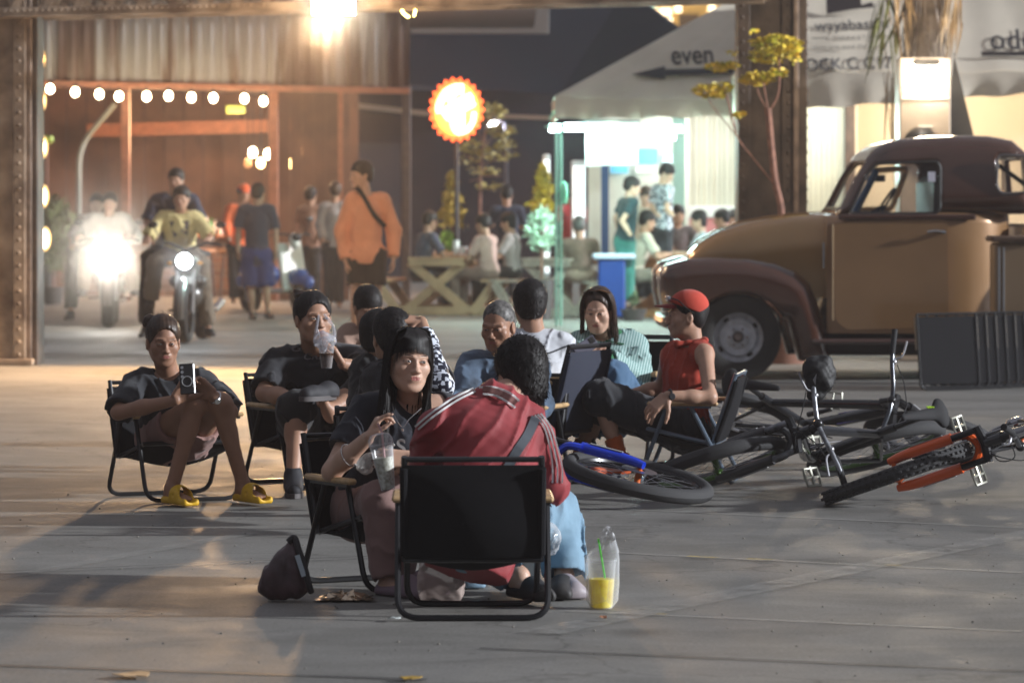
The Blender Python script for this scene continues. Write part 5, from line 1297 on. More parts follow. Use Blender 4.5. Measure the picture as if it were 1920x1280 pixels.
# his cup in a carrier bag
M_clear = film('clear_plastic', (.80,.82,.85), .10, .62); M_milky = film('milky_plastic', (.62,.62,.68), .30, .75, .2)
def cup(q, c, h_, r0, r1, ax=Vector((0,0,1)), n=20):
    M_ = orient(ax.cross(Vector((1,0,0))) if abs(ax.x) < .9 else Vector((0,1,0)), ax).to_4x4()
    q.lathe([(.001,0),(r0*.96,.0),(r0,.004),(r1,h_),(r1*1.06,h_+.002),(r1*1.06,h_+.006),(r1*.96,h_+.006)], n, M_, c=c); return M_
dk = empty('drink_cup', P(612,672,19.18), label='dark iced drink in a milky plastic bag held at the heavy man\'s mouth', cat='drink')
q = MB(); cup(q, P(612,690,19.18)-dk.location, .13, .027, .042); q.build('cup', film('cup_plastic', (.6,.6,.62), .15, .6), dk, smooth=True)
q = MB(); q.lathe([(.001,.005),(.025,.005),(.036,.075),(.001,.075)], 18, c=P(612,690,19.18)-dk.location); q.build('drink', mat('cola', (.06,.025,.012), .15), dk, smooth=True)
q = SDF(.005); c_ = P(609,640,19.18); q.ell(c_, (.058,.04,.050)); q.noise = lambda X: .006*_vnoise(X, 60, 3); q.ell(c_-Vector((0,0,.012)), (.046,.03,.04), mode='s', k=.004); q.build('bag', M_milky, dk)
q = MB()
for sx, tx in ((-.048, -.030), (.050, -.004)):
    q.tube(smooth_path([c_+Vector((sx,0,.02))-dk.location, c_+Vector((sx*.8,-.01,.08))-dk.location, c_+Vector((tx,-.01,.135))-dk.location]), [.010,.010,.010,.009,.009,.008,.008,.008,.008,.008,.007,.006,.004], 6)
q.build('bag_handle', M_milky, dk, smooth=True)
q = MB(); q.tube([P(612,680,19.18)-dk.location, P(596,618,19.22)-dk.location], .0035, 6); q.build('straw', mat('white_straw', (.6,.6,.6), .4), dk)
# --- man behind, looking down
J = PJ(23.0, head=(690,577,.0), neck=(687,617,.08), pelvis=(690,755,.10), sha=(650,628,.05), shb=(728,628,.10), ela=(640,708,-.10), elb=(742,706,-.05), wra=(672,742,-.28), wrb=(715,742,-.25), hipa=(665,755,.05), hipb=(715,755,.05), kna=(660,740,-.42), knb=(722,740,-.40), ana=(655,835,-.5), anb=(730,835,-.5), toa=(655,845,-.68), tob=(735,845,-.68))
pb_, J, so, MH = person('person', 'man in a pale pinkish shirt with his head bowed, behind the group', J, skin='tan', h=.009, face=(.35,-1,-.5), shirt=cloth('peach', (.40,.26,.20)), sleeve=.8, fold=.006, pants=M_navy, pant_to=1.9, seed=6, eyes_open=.3, hf=.0045)
hair_cap(pb_, J['head'], MH, 'short', HAIR['black'], seed=16, tufts=700, thick=1.2)
folding_chair('folding armchair under the man in the pale pinkish shirt', Vector((GX(690,23.1), 23.1, 0)), R(5))
# --- person with a hand on the head, back to us
J = PJ(17.3, head=(733,632,.15), neck=(760,690,.05), pelvis=(752,850,.05), sha=(706,712,.12), shb=(820,706,.02), ela=(690,780,.32), elb=(852,640,.20), wra=(700,800,.52), wrb=(790,603,.10), hipa=(725,850,.10), hipb=(785,850,.05), kna=(690,820,.50), knb=(760,815,.50), ana=(690,930,.6), anb=(765,930,.6), toa=(690,945,.78), tob=(768,945,.78))
J['elb'] = P(828,724,17.02); J['shb'] = P(812,702,17.28); chk('hand_on_head', J)
ph4, J, so, MH = person('person', 'person in black with a chequered sleeve resting a hand on top of their dark hair', J, skin='tan', h=.007, face=(-.35,1,.0), shirt=cloth('black2', (.016,.016,.020)), sleeve=.9, sleeve_b=.55, loose=.03, fold=.011, pants=M_blk, pant_to=1.9, seed=7, chest_f=(0,1,0),
    hands={'b': dict(f=(-.85,-.15,.10), n=(-.1,.35,-.9), side=1, curl=(.25,.3,.35,.4), sc=1.05, spread=.2)})
m = bpy.data.materials.new('chequered_cloth'); m.use_nodes = True; t_ = m.node_tree; ck = t_.nodes.new('ShaderNodeTexVoronoi'); ck.inputs['Scale'].default_value = 62; ck.inputs['Randomness'].default_value = .45
tcn = t_.nodes.new('ShaderNodeTexCoord'); cr = t_.nodes.new('ShaderNodeValToRGB'); cr.color_ramp.interpolation = 'CONSTANT'; sep = t_.nodes.new('ShaderNodeSeparateColor')
t_.links.new(tcn.outputs['Object'], ck.inputs['Vector']); t_.links.new(ck.outputs['Color'], sep.inputs[0]); t_.links.new(sep.outputs[0], cr.inputs[0]); cr.color_ramp.elements[0].color = (.70,.74,.82,1); cr.color_ramp.elements[1].position = .5; cr.color_ramp.elements[1].color = (.012,.014,.03,1)
t_.links.new(cr.outputs[0], t_.nodes['Principled BSDF'].inputs['Base Color'])
q = SDF(.006); a_, b_ = J['wrb'], J['elb']; q.cap(a_.lerp(b_, .22), b_, .042, .056, k=.03); q.cap(b_, b_+Vector((-.02,.02,-.05)), .055, .05, k=.03); q.ell(a_.lerp(b_, .02), (.05,.05,.05), k=.004, mode='s'); q.noise = fold_noise(.006, 30, 5); q.build('chequered_sleeve', m, ph4)
hair_cap(ph4, J['head'], MH, 'short', HAIR['black'], seed=17, tufts=2200, thick=1.6)
folding_chair('folding armchair seen from behind, between the heavy man and the long-haired woman', Vector((GX(745,16.95), 16.95, 0)), R(178))
# --- second dark-haired head just behind
J = PJ(18.4, head=(716,630,.1), neck=(722,672,.1), pelvis=(716,815,.1), sha=(684,694,.1), shb=(765,694,.1), ela=(680,762,0), elb=(775,760,0), wra=(695,795,-.2), wrb=(745,795,-.2), hipa=(690,818,.1), hipb=(745,818,.1), kna=(690,760,-.35), knb=(735,765,-.35), ana=(690,875,-.4), anb=(735,875,-.4), toa=(690,890,-.5), tob=(735,890,-.5))
p4b, J, so, MH = person('person', 'dark-haired person in black almost hidden behind the raised-hand figure', J, skin='tan', h=.009, face=(.5,.6,0), shirt=M_blk, sleeve=1.7, pants=M_blk, pant_to=1.9, seed=9, chest_f=(0,-1,0), fold=.01, loose=.02, detail=False)
hair_cap(p4b, J['head'], MH, 'short', HAIR['black'], seed=18, tufts=300, thick=1.2)
# --- long-haired young woman with the iced drink
J = PJ(14.55, head=(765,676,.0), neck=(775,752,.10), pelvis=(700,962,.22), sha=(683,768,.06), shb=(838,768,.16), ela=(622,884,-.10), elb=(812,882,.0), wra=(688,822,-.20), wrb=(772,862,-.24),
       hipa=(668,968,.16), hipb=(740,965,.20), kna=(712,938,-.24), knb=(752,930,-.20), ana=(730,1085,-.28), anb=(745,1075,-.20), toa=(765,1106,-.36), tob=(800,1100,-.28))
chk('long_hair', J)
M_char = cloth('dark_tee', (.022,.024,.034)); M_rose = cloth('brown_rose', (.24,.145,.13))
g5, J, so, MH = person('person', 'young woman with long black hair and fringe holding an iced drink, looking aside', J, skin='light', h=.006, hf=.0032, face=(.40,-1,-.02), hup=(.08,0,1), gaze=(-.45,1,.1), wide=1.02, shirt=M_char, sleeve=.60, loose=.016, fold=.007, pants=M_rose, pant_to=1.92, pant_loose=.014, seed=5, neck_r=.044, brow=1.15, eyes_open=.85, hole=1.35,
    shoes=dict(style='clog', m=mat('mauve_clog', (.20,.14,.17), .6), name='clog'), wr_nail=True,
    hands={'a': dict(f=(.50,-.12,.85), n=(.75,.1,-.55), side=-1, curl=(.35,.75,.85,.95), sc=.93, thumb=(.85,.2,.5)), 'b': dict(f=(-.92,-.18,.08), n=(.0,.85,-.1), side=1, curl=(.30,.33,.36,.4), sc=.93, thumb=(.7,.5,.3))})
H = J['head']; L5 = lambda x, y, z: H + MH @ Vector((x, y, z))
hc5 = hair_cap(g5, H, MH, 'long', HAIR['black'], wide=1.0, seed=21, tufts=0, thick=.35)
rs = np.random.RandomState(3); paths = []
for k in range(620):            # long straight locks over the shoulders and down the back
    sg = 1 if rs.rand() < .5 else -1; a = rs.uniform(0, 1)           # a: 0 at the parting front, 1 at the back
    x0 = sg*rs.uniform(.004, .03); y0 = .036-.10*a; top = .129-.010*a
    ang = rs.uniform(-.03, .03); rr = .0
    xs = sg*(.083+rs.uniform(-.004, .006)); ys = .030-.11*a+rs.uniform(-.012,.012)
    if a > .55: xs *= (1.25-.75*a)*rs.uniform(.3, 1.05)
    zl = rs.uniform(-.30, -.24) if rs.rand() < .85 else rs.uniform(-.22, -.12)
    if sg < 0 and a < .35 and rs.rand() < .8: xe, ye = -.060+rs.uniform(-.022,.02), .075+rs.uniform(-.01,.02); zl = rs.uniform(-.31,-.20)
    elif sg > 0 and a < .35 and rs.rand() < .8: xe, ye = .098+rs.uniform(-.02,.015), .060+rs.uniform(-.02,.02); zl = rs.uniform(-.36,-.20)
    else: xe, ye = xs*1.12, ys-.01
    pts = [L5(x0, y0, top), L5(x0+sg*.035, y0*.98-.002, top-.012), L5(xs*.86, (y0+ys)/2, .085), L5(xs, ys, .03), L5(xs*1.03, ys, -.05), L5((xs+xe)/2, (ys+ye)/2, -.14), L5(xe, ye, zl)]
    paths.append(smooth_path(pts, 3))
strands(g5, 'long_hair', paths, HAIR['black'], .0030)
paths = []
for k in range(230):
    x = rs.uniform(-.076, .076); r_ = .030*abs(x/.06)**1.5
    zt = rs.uniform(.026, .038)-.03*abs(x/.06)**3; y1 = .0965-.9*abs(x)**1.7*3.9
    paths.append(smooth_path([L5(x*.35, .040, .126), L5(x*.7, .083, .095), L5(x*.95, y1, .058), L5(x*1.03, y1+.004, zt+.006)], 3))
strands(g5, 'fringe', paths, HAIR['black'], .0011)
shirt_text(so, 'S', 750, 842, 30, 17, 14.4, mat('silver_print', (.5,.5,.5), .4))
# necklace, bangle
q = MB(); q.tube(smooth_path([P(735,757,14.50), P(742,783,14.40), P(755,800,14.37), P(768,785,14.38), P(790,765,14.42)], 6), .0013, 6); q.lathe([(.001,-.008),(.006,.0),(.005,.005),(.001,.006)], 8, c=P(755,806,14.36)); q.build('necklace', M_silver, g5, smooth=True, world=True)
d_ = nv(J['wra']-J['ela']); c_ = J['ela'].lerp(J['wra'], .50); a_ = d_.cross(Vector((0,0,1))).normalized(); b_ = d_.cross(a_)
q = MB(); q.tube([c_+a_*.043*math.cos(t)+(b_*.043-d_*.010)*math.sin(t) for t in [2*math.pi*i/28 for i in range(28)]], .0019, 6, closed=True); q.ell(c_-b_*0.043*(1 if b_.z>0 else -1)*1.0, (.006,.006,.005)); q.build('bangle', M_silver, g5, smooth=True, world=True)
folding_chair('folding armchair under the long-haired young woman', Vector((GX(735,14.62), 14.62, 0)), R(30))
# iced drink
def iced_cup(name, label, c, h_, r0, r1, col, fill, straw, tilt=0.0):
    r = empty(name, c, label=label, cat='drink'); Mx = Matrix.Rotation(tilt, 3, 'Y'); z = Mx @ Vector((0,0,1)); M4 = Mx.to_4x4()
    q = MB(); q.lathe([(.001,0),(r0,.0),(r0+(r1-r0)*.05,.006),(r1,h_),(r1*1.07,h_+.002),(r1*1.07,h_+.007),(r1,h_+.008)], 24, M4); q.build('cup', M_clear, r, smooth=True)
    q = MB(); rf = r0+(r1-r0)*fill; q.lathe([(.001,.004),(r0*.95,.004),(rf*.96,h_*fill),(.001,h_*fill)], 22, M4); q.build('drink', col, r, smooth=True)
    if straw: q = MB(); q.tube([z*.03, z*(h_+.05)+Vector((.01,0,0)), z*(h_+.085)+Vector(straw[1])], .0040, 8); q.build('straw', straw[0], r, smooth=True)
    return r
M_ice = mat('iced_lemon', (.50,.49,.36), .25, var=.35, vscale=70, col2=(.72,.74,.66)); M_straw = mat('rose_straw', (.62,.38,.38), .4)
cc = P(728, 918, 14.22); dr = iced_cup('iced_drink', 'clear cup of pale icy drink with a pink straw held by the long-haired woman', cc, .165, .026, .044, M_ice, .74, (M_straw, (.0,0,0)), R(-9))
q = MB(); q.lathe([(.047,.168),(.046,.19),(.036,.208),(.012,.214),(.010,.214)], 20, Matrix.Rotation(R(-9),4,'Y')); q.build('dome_lid', M_clear, dr, smooth=True)
# small plastic bag hanging by the cup
bg_ = SDF(.005); c_ = P(688,868,14.34); bg_.cap(c_, c_+Vector((.05,0,.03)), .036, .012); bg_.cap(c_+Vector((.05,0,.03)), c_+Vector((.10,-.03,.07)), .010, .006); bg_.noise = lambda X: .008*_vnoise(X, 55, 6)
V, F = bg_.mesh(); o = link('plastic_bag', mesh_np(V, F, 'bag'), film('bag_film', (.75,.72,.68), .22, .8), None, True); tag(o, 'small crumpled clear bag hanging beside the long-haired woman\'s cup', 'bag')
# --- young man in the red tracksuit top, seen from behind
J = PJ(13.95, head=(974,703,.20), neck=(942,752,.07), pelvis=(880,1005,-.12), sha=(812,800,.0), shb=(1010,822,.08), ela=(798,886,.16), elb=(1035,925,.22), wra=(770,880,.40), wrb=(1010,960,.46),
       hipa=(850,1005,-.10), hipb=(930,1005,-.06), kna=(900,985,.36), knb=(1042,960,.40), ana=(975,1080,.10), anb=(1058,1078,.32), toa=(1005,1108,-.02), tob=(1052,1104,.18))
chk('red_top', J)
def drape6(X):
    ph = X@np.array([.82,.1,-.55])*78+2.2*_vnoise(X, 9, 4); return -.0075*(1-np.abs(np.sin(ph/2+.4)))**2*2.2*(.55+.45*_vnoise(X, 7, 8))+.004*_vnoise(X, 26, 3)
M_red = cloth('maroon_red', (.29,.028,.034), rough=.6)
m6 = M_red
g6, J, so, MH = person('person', 'young man in a maroon polo with white shoulder stripes, back to us', J, skin='light', h=.006, hs=1.03, face=(-.55,1,-.28), chest_f=(-.15,1,0), shirt=M_red, sleeve=.92, loose=.017, fold=.017, pants=cloth('pale_denim', (.20,.33,.44), rough=.8), pant_to=1.86, pant_loose=.03, seed=31, neck_r=.054, shirt_len=1.2, hole=.5, drape=drape6, shirt_extra=((P(872,756,13.98),P(925,748,14.04),.035,.05),(P(925,747,14.03),P(990,775,14.03),.056,.050)),
    shoes=dict(style='clog', m=mat('black_clog', (.03,.028,.028), .6), name='clog'))
hair_cap(g6, J['head'], MH, 'mop', HAIR['black'], sc_=1.05, seed=33, tufts=3200, thick=1.5, h=.0045)
def on_cloth(so, pts, r, m, name, off=.004, wd=None):
    """a flat band that follows the cloth's surface along a path of world points seen from the camera side"""
    pm_ = parent_matrix(so.parent); sv = np.array([tuple(pm_ @ v.co) for v in so.data.vertices]); q = MB(); out_ = []
    P_ = smooth_path(pts, 8)
    for p in P_:
        # photo ray through p, nearest cloth vertex to that ray on the near side
        px_ = sv[:,0]/sv[:,1]-p.x/p.y; pz_ = (sv[:,2]-HC)/sv[:,1]-(p.z-HC)/p.y; d = px_**2+pz_**2; n_ = d < (.010/14)**2
        if n_.any(): y = sv[n_, 1].min()-off; k = y/p.y; out_.append(Vector((p.x*k, y, HC+(p.z-HC)*k)))
        else: out_.append(p)
    V = []; n = len(out_)
    for i in range(n):
        t = nv(out_[min(i+1,n-1)]-out_[max(i-1,0)]); s = nv(t.cross(Vector((0,1,0)))); V += [out_[i]-s*r, out_[i]+s*r, out_[i]+s*r+Vector((0,.006,0)), out_[i]-s*r+Vector((0,.006,0))]
    F = []
    for i in range(n-1):
        a = i*4
        for j in range(4): F.append([a+j, a+(j+1)%4, a+4+(j+1)%4, a+4+j])
    q.add(V, F); return q.build(name, m, so, smooth=True, world=True)
M_wht = cloth('white_stripe', (.72,.72,.72))
for dx, dy in ((0,0),(6,5)): on_cloth(so, [P(888+dx*.6,728+dy,13.9), P(850+dx,746+dy,13.9), P(806+dx,776+dy,13.9), P(778+dx,800+dy,13.9)], .0035, M_wht, 'shoulder_stripe')
for dx in (0, 9, 18): on_cloth(so, [P(1003+dx*.6,778-dx*.2,13.9), P(1020+dx*.7,800,13.9), P(1031+dx*.8,838,13.9), P(1036+dx,875,13.9), P(1036+dx,905,13.9)], .0030, M_wht, 'sleeve_stripe')
M_colr = cloth('brown_collar', (.26,.12,.11))
on_cloth(so, [P(905,728,13.9), P(930,733,13.9), P(955,745,13.9), P(968,756,13.9)], .010, M_colr, 'collar_band'); on_cloth(so, [P(898,726,13.9), P(928,726,13.9), P(958,738,13.9), P(974,752,13.9)], .0035, M_wht, 'collar_edge', off=.008); on_cloth(so, [P(905,738,13.9), P(930,742,13.9), P(952,754,13.9), P(966,764,13.9)], .0035, M_wht, 'collar_edge', off=.007)
on_cloth(so, [P(1005,782,13.9), P(990,815,13.9), P(970,845,13.9), P(950,880,13.9), P(930,915,13.9)], .017, mat('grey_strap', (.075,.085,.10), .8), 'bag_strap', off=.008)
ch6 = folding_chair('nearest folding armchair, black back to us under the man in red', Vector((GX(886,13.62), 13.62, 0)), R(181), wd=.525)
# plastic food bag, clogs, etc. under the chair
q = SDF(.006); c_ = P(828,1085,13.95); q.box(c_, (.085,.05,.075), None, rd=.03, k=.02); q.cap(c_+Vector((-.03,0,.07)), c_+Vector((-.02,0,.11)), .03, .015); q.cap(c_+Vector((.05,0,.06)), c_+Vector((.06,0,.10)), .03, .012); q.noise = lambda X: .010*_vnoise(X, 38, 12)
V, F = q.mesh(); V[:,2] = np.maximum(V[:,2], .003); o = link('food_bag', mesh_np(V, F, 'bag'), film('bag_film_warm', (.62,.50,.45), .42, .85), None, True); tag(o, 'see-through bag of food on the ground under the nearest chair', 'bag')
q = SDF(.006); c_ = P(1025,1010,13.85); q.ell(c_, (.055,.05,.05)); q.cap(c_+Vector((-.02,0,.05)), c_+Vector((-.04,0,.12)), .02, .008); q.noise = lambda X: .012*_vnoise(X, 45, 14)
V, F = q.mesh(); o = link('plastic_bag', mesh_np(V, F, 'bag'), M_clear, None, True); tag(o, 'crumpled clear bag hanging from the right arm of the nearest chair', 'bag')
bc = empty('clog_shoe', (GX(890,14.9), 14.45, 0), label='pale blue clog shoe under the nearest chair', cat='shoe'); s0 = len(bpy.data.objects)
shoe(bc, Vector((GX(872,14.6), 14.7, .07)), Vector((GX(888,14.35), 14.5, .035)), style='clog', m=mat('sky_clog', (.28,.42,.55), .5), name='upper')
bc = empty('clog_shoe', (GX(1052,14.2), 14.2, 0), label='pale lilac clog shoe under the jeans leg right of the nearest chair', cat='shoe')
shoe(bc, Vector((GX(1040,14.35), 14.3, .07)), Vector((GX(1062,14.2), 14.2, .035)), style='clog', m=mat('lilac_clog', (.34,.30,.32), .5), name='upper')
# bag on the ground at the left
hb_ = empty('shoulder_bag', P(530,1128,14.05)*Vector((1,1,0)) if False else Vector((GX(528,14.05), 14.05, 0)), label='slouchy maroon fabric bag standing on the concrete left of the chairs', cat='bag')
q = SDF(.005); b0 = Vector((GX(528,14.05), 14.05, 0)); s_ = 14.05/FPX
X_ = lambda px, py, dy=0: P(px, py, 14.05+dy)
q.cap(X_(508,1100), X_(554,1096), .046, .050, k=.04); q.cap(X_(520,1072), X_(550,1066), .046, .040, k=.04); q.cap(X_(535,1050), X_(549,1040), .034, .026, k=.04); q.cap(X_(545,1036), X_(549,1014), .026, .014, k=.03); q.noise = lambda X: .007*_vnoise(X*np.array([1,1,.35]), 48, 7)-.003*np.abs(_vnoise(X*np.array([1,1,.2]), 90, 17)); q.plane((0,0,.003), (0,0,-1))
q.build('bag_body', mat('maroon_fabric', (.080,.045,.050), .42, var=.4, vscale=9, coat=.25), hb_)
q = MB(); q.tube(smooth_path([X_(540,1016,-.02), X_(552,1008,-.02), X_(560,1030,-.04), X_(570,1060,-.05), X_(580,1098,-.06), X_(584,1110,-.05)]), [.012]*30+[.006], 8); q.build('strap', mat('dark_webbing', (.03,.028,.03), .7), hb_, smooth=True, world=True)
q = MB(); q.bar(X_(557,1040,-.055), X_(570,1080,-.065), .018, .004, up=(0,-1,0)); q.build('strap_edge', mat('grey_webbing', (.42,.48,.52), .6), hb_, world=True)
# crinkled wrapper
wr_ = MB(); rs = np.random.RandomState(9); n1, n2 = 22, 8; V = []
for i in range(n1+1):
    for j in range(n2+1):
        u, v = i/n1, j/n2; V.append((GX(596,14.1)+u*.20+.01*rs.normal(), 14.1-.09+v*.17+.01*rs.normal(), .006+.016*abs(rs.normal())*math.sin(math.pi*u)*math.sin(math.pi*v)+.003))
wr_.add(V, [[i*(n2+1)+j, (i+1)*(n2+1)+j, (i+1)*(n2+1)+j+1, i*(n2+1)+j+1] for i in range(n1) for j in range(n2)])
tag(wr_.build('food_wrapper', mat('foil_wrap', (.62,.48,.34), .18, metal=.85), recalc=False), 'crinkled shiny wrapper lying between the maroon bag and the nearest chair', 'wrapper')
# yellow drink standing on the ground, in a carrier film
yd = empty('bagged_drink', Vector((GX(1128,13.8), 13.8, 0)), label='cup of bright yellow drink in a clear carrier bag standing alone on the concrete', cat='drink'); s_ = 13.8/FPX
M_yel = mat('yellow_drink', (.85,.62,.0), .2, col2=(.90,.78,.02), var=.1, vscale=30, emit=(.8,.55,0), es=.10)
q = MB(); q.lathe([(.001,.002),(.037,.002),(.040,.01),(.052,.170),(.055,.172),(.055,.178),(.051,.178)], 28); q.build('cup', M_clear, yd, smooth=True)
q = MB(); q.lathe([(.001,.006),(.0365,.006),(.039,.012),(.0455,.108),(.001,.108)], 28); q.build('drink', M_yel, yd, smooth=True)
q = MB()
V = []; F = []; n = 30; rows = [(.040,.004),(.056,.03),(.060,.10),(.061,.17),(.060,.20),(.052,.225)]
for j, (r_, z) in enumerate(rows):
    for i in range(n):
        a = 2*math.pi*i/n; rr = r_*(1+.045*math.sin(a*3+j*.9)+.03*math.sin(a*7+j)); V.append((rr*math.cos(a), rr*math.sin(a)*.72, z+(.030*math.cos(a-.2)*(j/5)**3)))
for j in range(len(rows)-1):
    for i in range(n): F.append([j*n+i, j*n+(i+1)%n, (j+1)*n+(i+1)%n, (j+1)*n+i])
q.add(V, F); q.build('bag_film', M_clear, yd, smooth=True, recalc=False)
def ribbon(q, pts, w_, up=(0,1,0), n=6):
    P_ = smooth_path(pts, n); V = []
    for i, p in enumerate(P_):
        t = nv(P_[min(i+1,len(P_)-1)]-P_[max(i-1,0)]); s = nv(t.cross(Vector(up)))*w_/2; k = .012*math.sin(i*1.1); V += [p-s+Vector((0,k,0)), p+Vector((0,-k,0)), p+s+Vector((0,k,0))]
    q.add(V, [[i*3+j, (i+1)*3+j, (i+1)*3+j+1, i*3+j+1] for i in range(len(P_)-1) for j in (0,1)])
q = MB(); ribbon(q, [(-.058,0,.20),(-.040,0,.236),(.0,.0,.245),(.012,0,.262),(.022,0,.285),(.034,0,.262),(.052,0,.20)], .026); ribbon(q, [(.0,.02,.21),(.012,.02,.262),(.022,.01,.288),(.036,.01,.27),(.052,.0,.21)], .012); q.build('bag_handle', M_clear, yd, smooth='all', recalc=False)
q = MB(); q.tube([(.012,.0,.11),(.0,0,.18),(-.012,0,.252)], .0036, 8); q.build('straw', mat('green_straw', (.10,.62,.05), .4, emit=(.1,.6,.05), es=.08), yd, smooth=True)
gr = MB(); rs = np.random.RandomState(77)
for k in range(420):
    D_ = rs.uniform(11.8, 24); x = rs.uniform(-.14, .14)*D_; s_ = rs.uniform(.002, .0055)
    gr.ell((x, D_, s_*.5), (s_*rs.uniform(.7,1.4), s_*rs.uniform(.7,1.4), s_*.6), nu=5, nv=3)
tag(gr.build('grit', mat('grit_stone', (.38,.35,.30), .8, col2=(.16,.15,.13), var=.3, vscale=3)), kind='stuff')
# scraps on the ground
for px, py, c_, sc_, nm, lb in ((1130,1163,(.32,.13,.06),.016,'dead_leaf','tiny reddish dead leaf in front of the yellow drink'),(740,1165,(.55,.60,.58),.022,'paper_scrap','pale paper scrap by the foot of the nearest chair'),(250,1271,(.52,.34,.18),.06,'cardboard_scrap','flat cardboard scrap at the bottom left of the picture'),(770,1277,(.42,.26,.04),.035,'dead_leaf','ochre leaf at the bottom edge of the picture')):
    q = MB(); rs = np.random.RandomState(int(px)); n = 9; V = [Vector((math.cos(2*math.pi*i/n)*sc_*rs.uniform(.7,1.2), math.sin(2*math.pi*i/n)*sc_*rs.uniform(.7,1.3), .012+.006*rs.rand()))for i in range(n)]
    q.add(V+[Vector((0,0,.014))]+[v-Vector((0,0,.003)) for v in V], [[i,(i+1)%n,n] for i in range(n)]+[[i,i+n+1,(i+1)%n+n+1,(i+1)%n] for i in range(n)]); o = q.build(nm, mat(nm+str(px), c_, .7)); o.location = G(px, py); tag(o, lb, 'scrap' if 'scrap' in nm else 'leaf')
# --- older man with short grey hair
J = PJ(19.6, head=(934,611,.0), neck=(945,665,.14), pelvis=(950,800,.2), sha=(880,688,.10), shb=(1004,690,.16), ela=(862,752,-.04), elb=(1010,760,.0), wra=(892,742,-.24), wrb=(960,770,-.24), hipa=(920,800,.15), hipb=(985,800,.15), kna=(905,775,-.28), knb=(975,775,-.28), ana=(905,880,-.35), anb=(985,880,-.35), toa=(905,890,-.5), tob=(990,890,-.5))
chk('older', J)
m = cloth('blue_lit_dark', (.030,.045,.070), col2=(.13,.20,.30))  # dark cloth; blue light painted in as paler blotches
p7, J, so, MH = person('person', 'older man with cropped grey hair and a dark blue patterned shirt looking down', J, skin='brown', h=.0075, hf=.0036, face=(-.40,-1,-.22), gaze=(0,1,-.8), eyes_open=.35, hs=1.04, wide=1.0, shirt=m, sleeve=1.1, loose=.02, fold=.010, pants=M_blk, pant_to=1.9, seed=41, brow=.8,
    hands={'a': dict(f=(.45,-.4,-.2), n=(.3,-.8,.3), side=-1, curl=(.25,.3,.35,.4))})
hair_cap(p7, J['head'], MH, 'tied', HAIR['grey'], seed=43, tufts=1800, wide=1.0, thick=.2)
folding_chair('folding armchair under the older man with grey hair', Vector((GX(948,19.8), 19.8, 0)), R(-20))
# --- man in white, back to us
J = PJ(20.6, head=(993,572,.06), neck=(1000,622,.0), pelvis=(1010,780,-.05), sha=(948,640,.02), shb=(1052,645,.0), ela=(935,705,.14), elb=(1072,715,.12), wra=(950,745,.34), wrb=(1060,750,.36), hipa=(980,785,.0), hipb=(1040,785,.0), kna=(965,770,.40), knb=(1035,768,.42), ana=(965,850,.5), anb=(1040,850,.5), toa=(965,860,.7), tob=(1040,860,.7))
J['sha'] = P(936,642,20.62); J['shb'] = P(1058,648,20.6); chk('white', J)
M_wtee = cloth('white_tee', (.62,.64,.68))
p8, J, so, MH = person('person', 'man in a white shirt with a dark line across, seen from behind', J, skin='tan', h=.0075, hs=1.04, face=(-.1,1,0), chest_f=(0,1,0), shirt=M_wtee, sleeve=.95, loose=.02, fold=.008, pants=M_blk, pant_to=1.9, seed=51, neck_r=.058, detail=False, bulk=1.06)
on_cloth(so, [P(1005,668,20.4), P(1035,660,20.4), P(1065,648,20.4), P(1078,645,20.4)], .004, M_navy, 'shirt_stripe')
hair_cap(p8, J['head'], MH, 'short', HAIR['black'], sc_=1.06, seed=53, tufts=1500, thick=1.5)
c8 = folding_chair('folding armchair with a dark back under the man in the white shirt', Vector((GX(1022,20.2), 20.2, 0)), R(243), fabm=mat('dark_blue_canvas', (.025,.030,.050), .85, bump=.3, bscale=400)); c8.scale = (.98, 1, 1.26)
# --- woman in the striped jersey
J = PJ(20.9, head=(1122,582,.0), neck=(1132,632,.12), pelvis=(1160,755,.20), sha=(1082,652,.06), shb=(1190,650,.16), ela=(1066,708,-.06), elb=(1195,708,.06), wra=(1092,672,-.24), wrb=(1128,668,-.22), hipa=(1130,755,.15), hipb=(1185,755,.2), kna=(1090,706,-.32), knb=(1150,705,-.30), ana=(1100,820,-.4), anb=(1150,820,-.4), toa=(1095,835,-.58), tob=(1150,835,-.58))
chk('jersey', J)
m = bpy.data.materials.new('striped_jersey'); m.use_nodes = True; t_ = m.node_tree; wv = t_.nodes.new('ShaderNodeTexWave'); wv.bands_direction = 'X'; wv.inputs['Scale'].default_value = 21; wv.inputs['Distortion'].default_value = .6; wv.inputs['Detail'].default_value = 1
tcn = t_.nodes.new('ShaderNodeTexCoord'); mp_ = t_.nodes.new('ShaderNodeMapping'); mp_.inputs['Rotation'].default_value = (0, R(-14), 0); cr = t_.nodes.new('ShaderNodeValToRGB'); t_.links.new(tcn.outputs['Object'], mp_.inputs[0]); t_.links.new(mp_.outputs[0], wv.inputs['Vector']); t_.links.new(wv.outputs['Fac'], cr.inputs[0])
cr.color_ramp.elements[0].position = .18; cr.color_ramp.elements[0].color = (.10,.22,.21,1); cr.color_ramp.elements[1].position = .42; cr.color_ramp.elements[1].color = (.37,.52,.50,1); t_.links.new(cr.outputs[0], t_.nodes['Principled BSDF'].inputs['Base Color']); t_.nodes['Principled BSDF'].inputs['Roughness'].default_value = .8
M_green = cloth('bottle_green', (.015,.13,.05)); M_denim = cloth('denim', (.06,.13,.23))
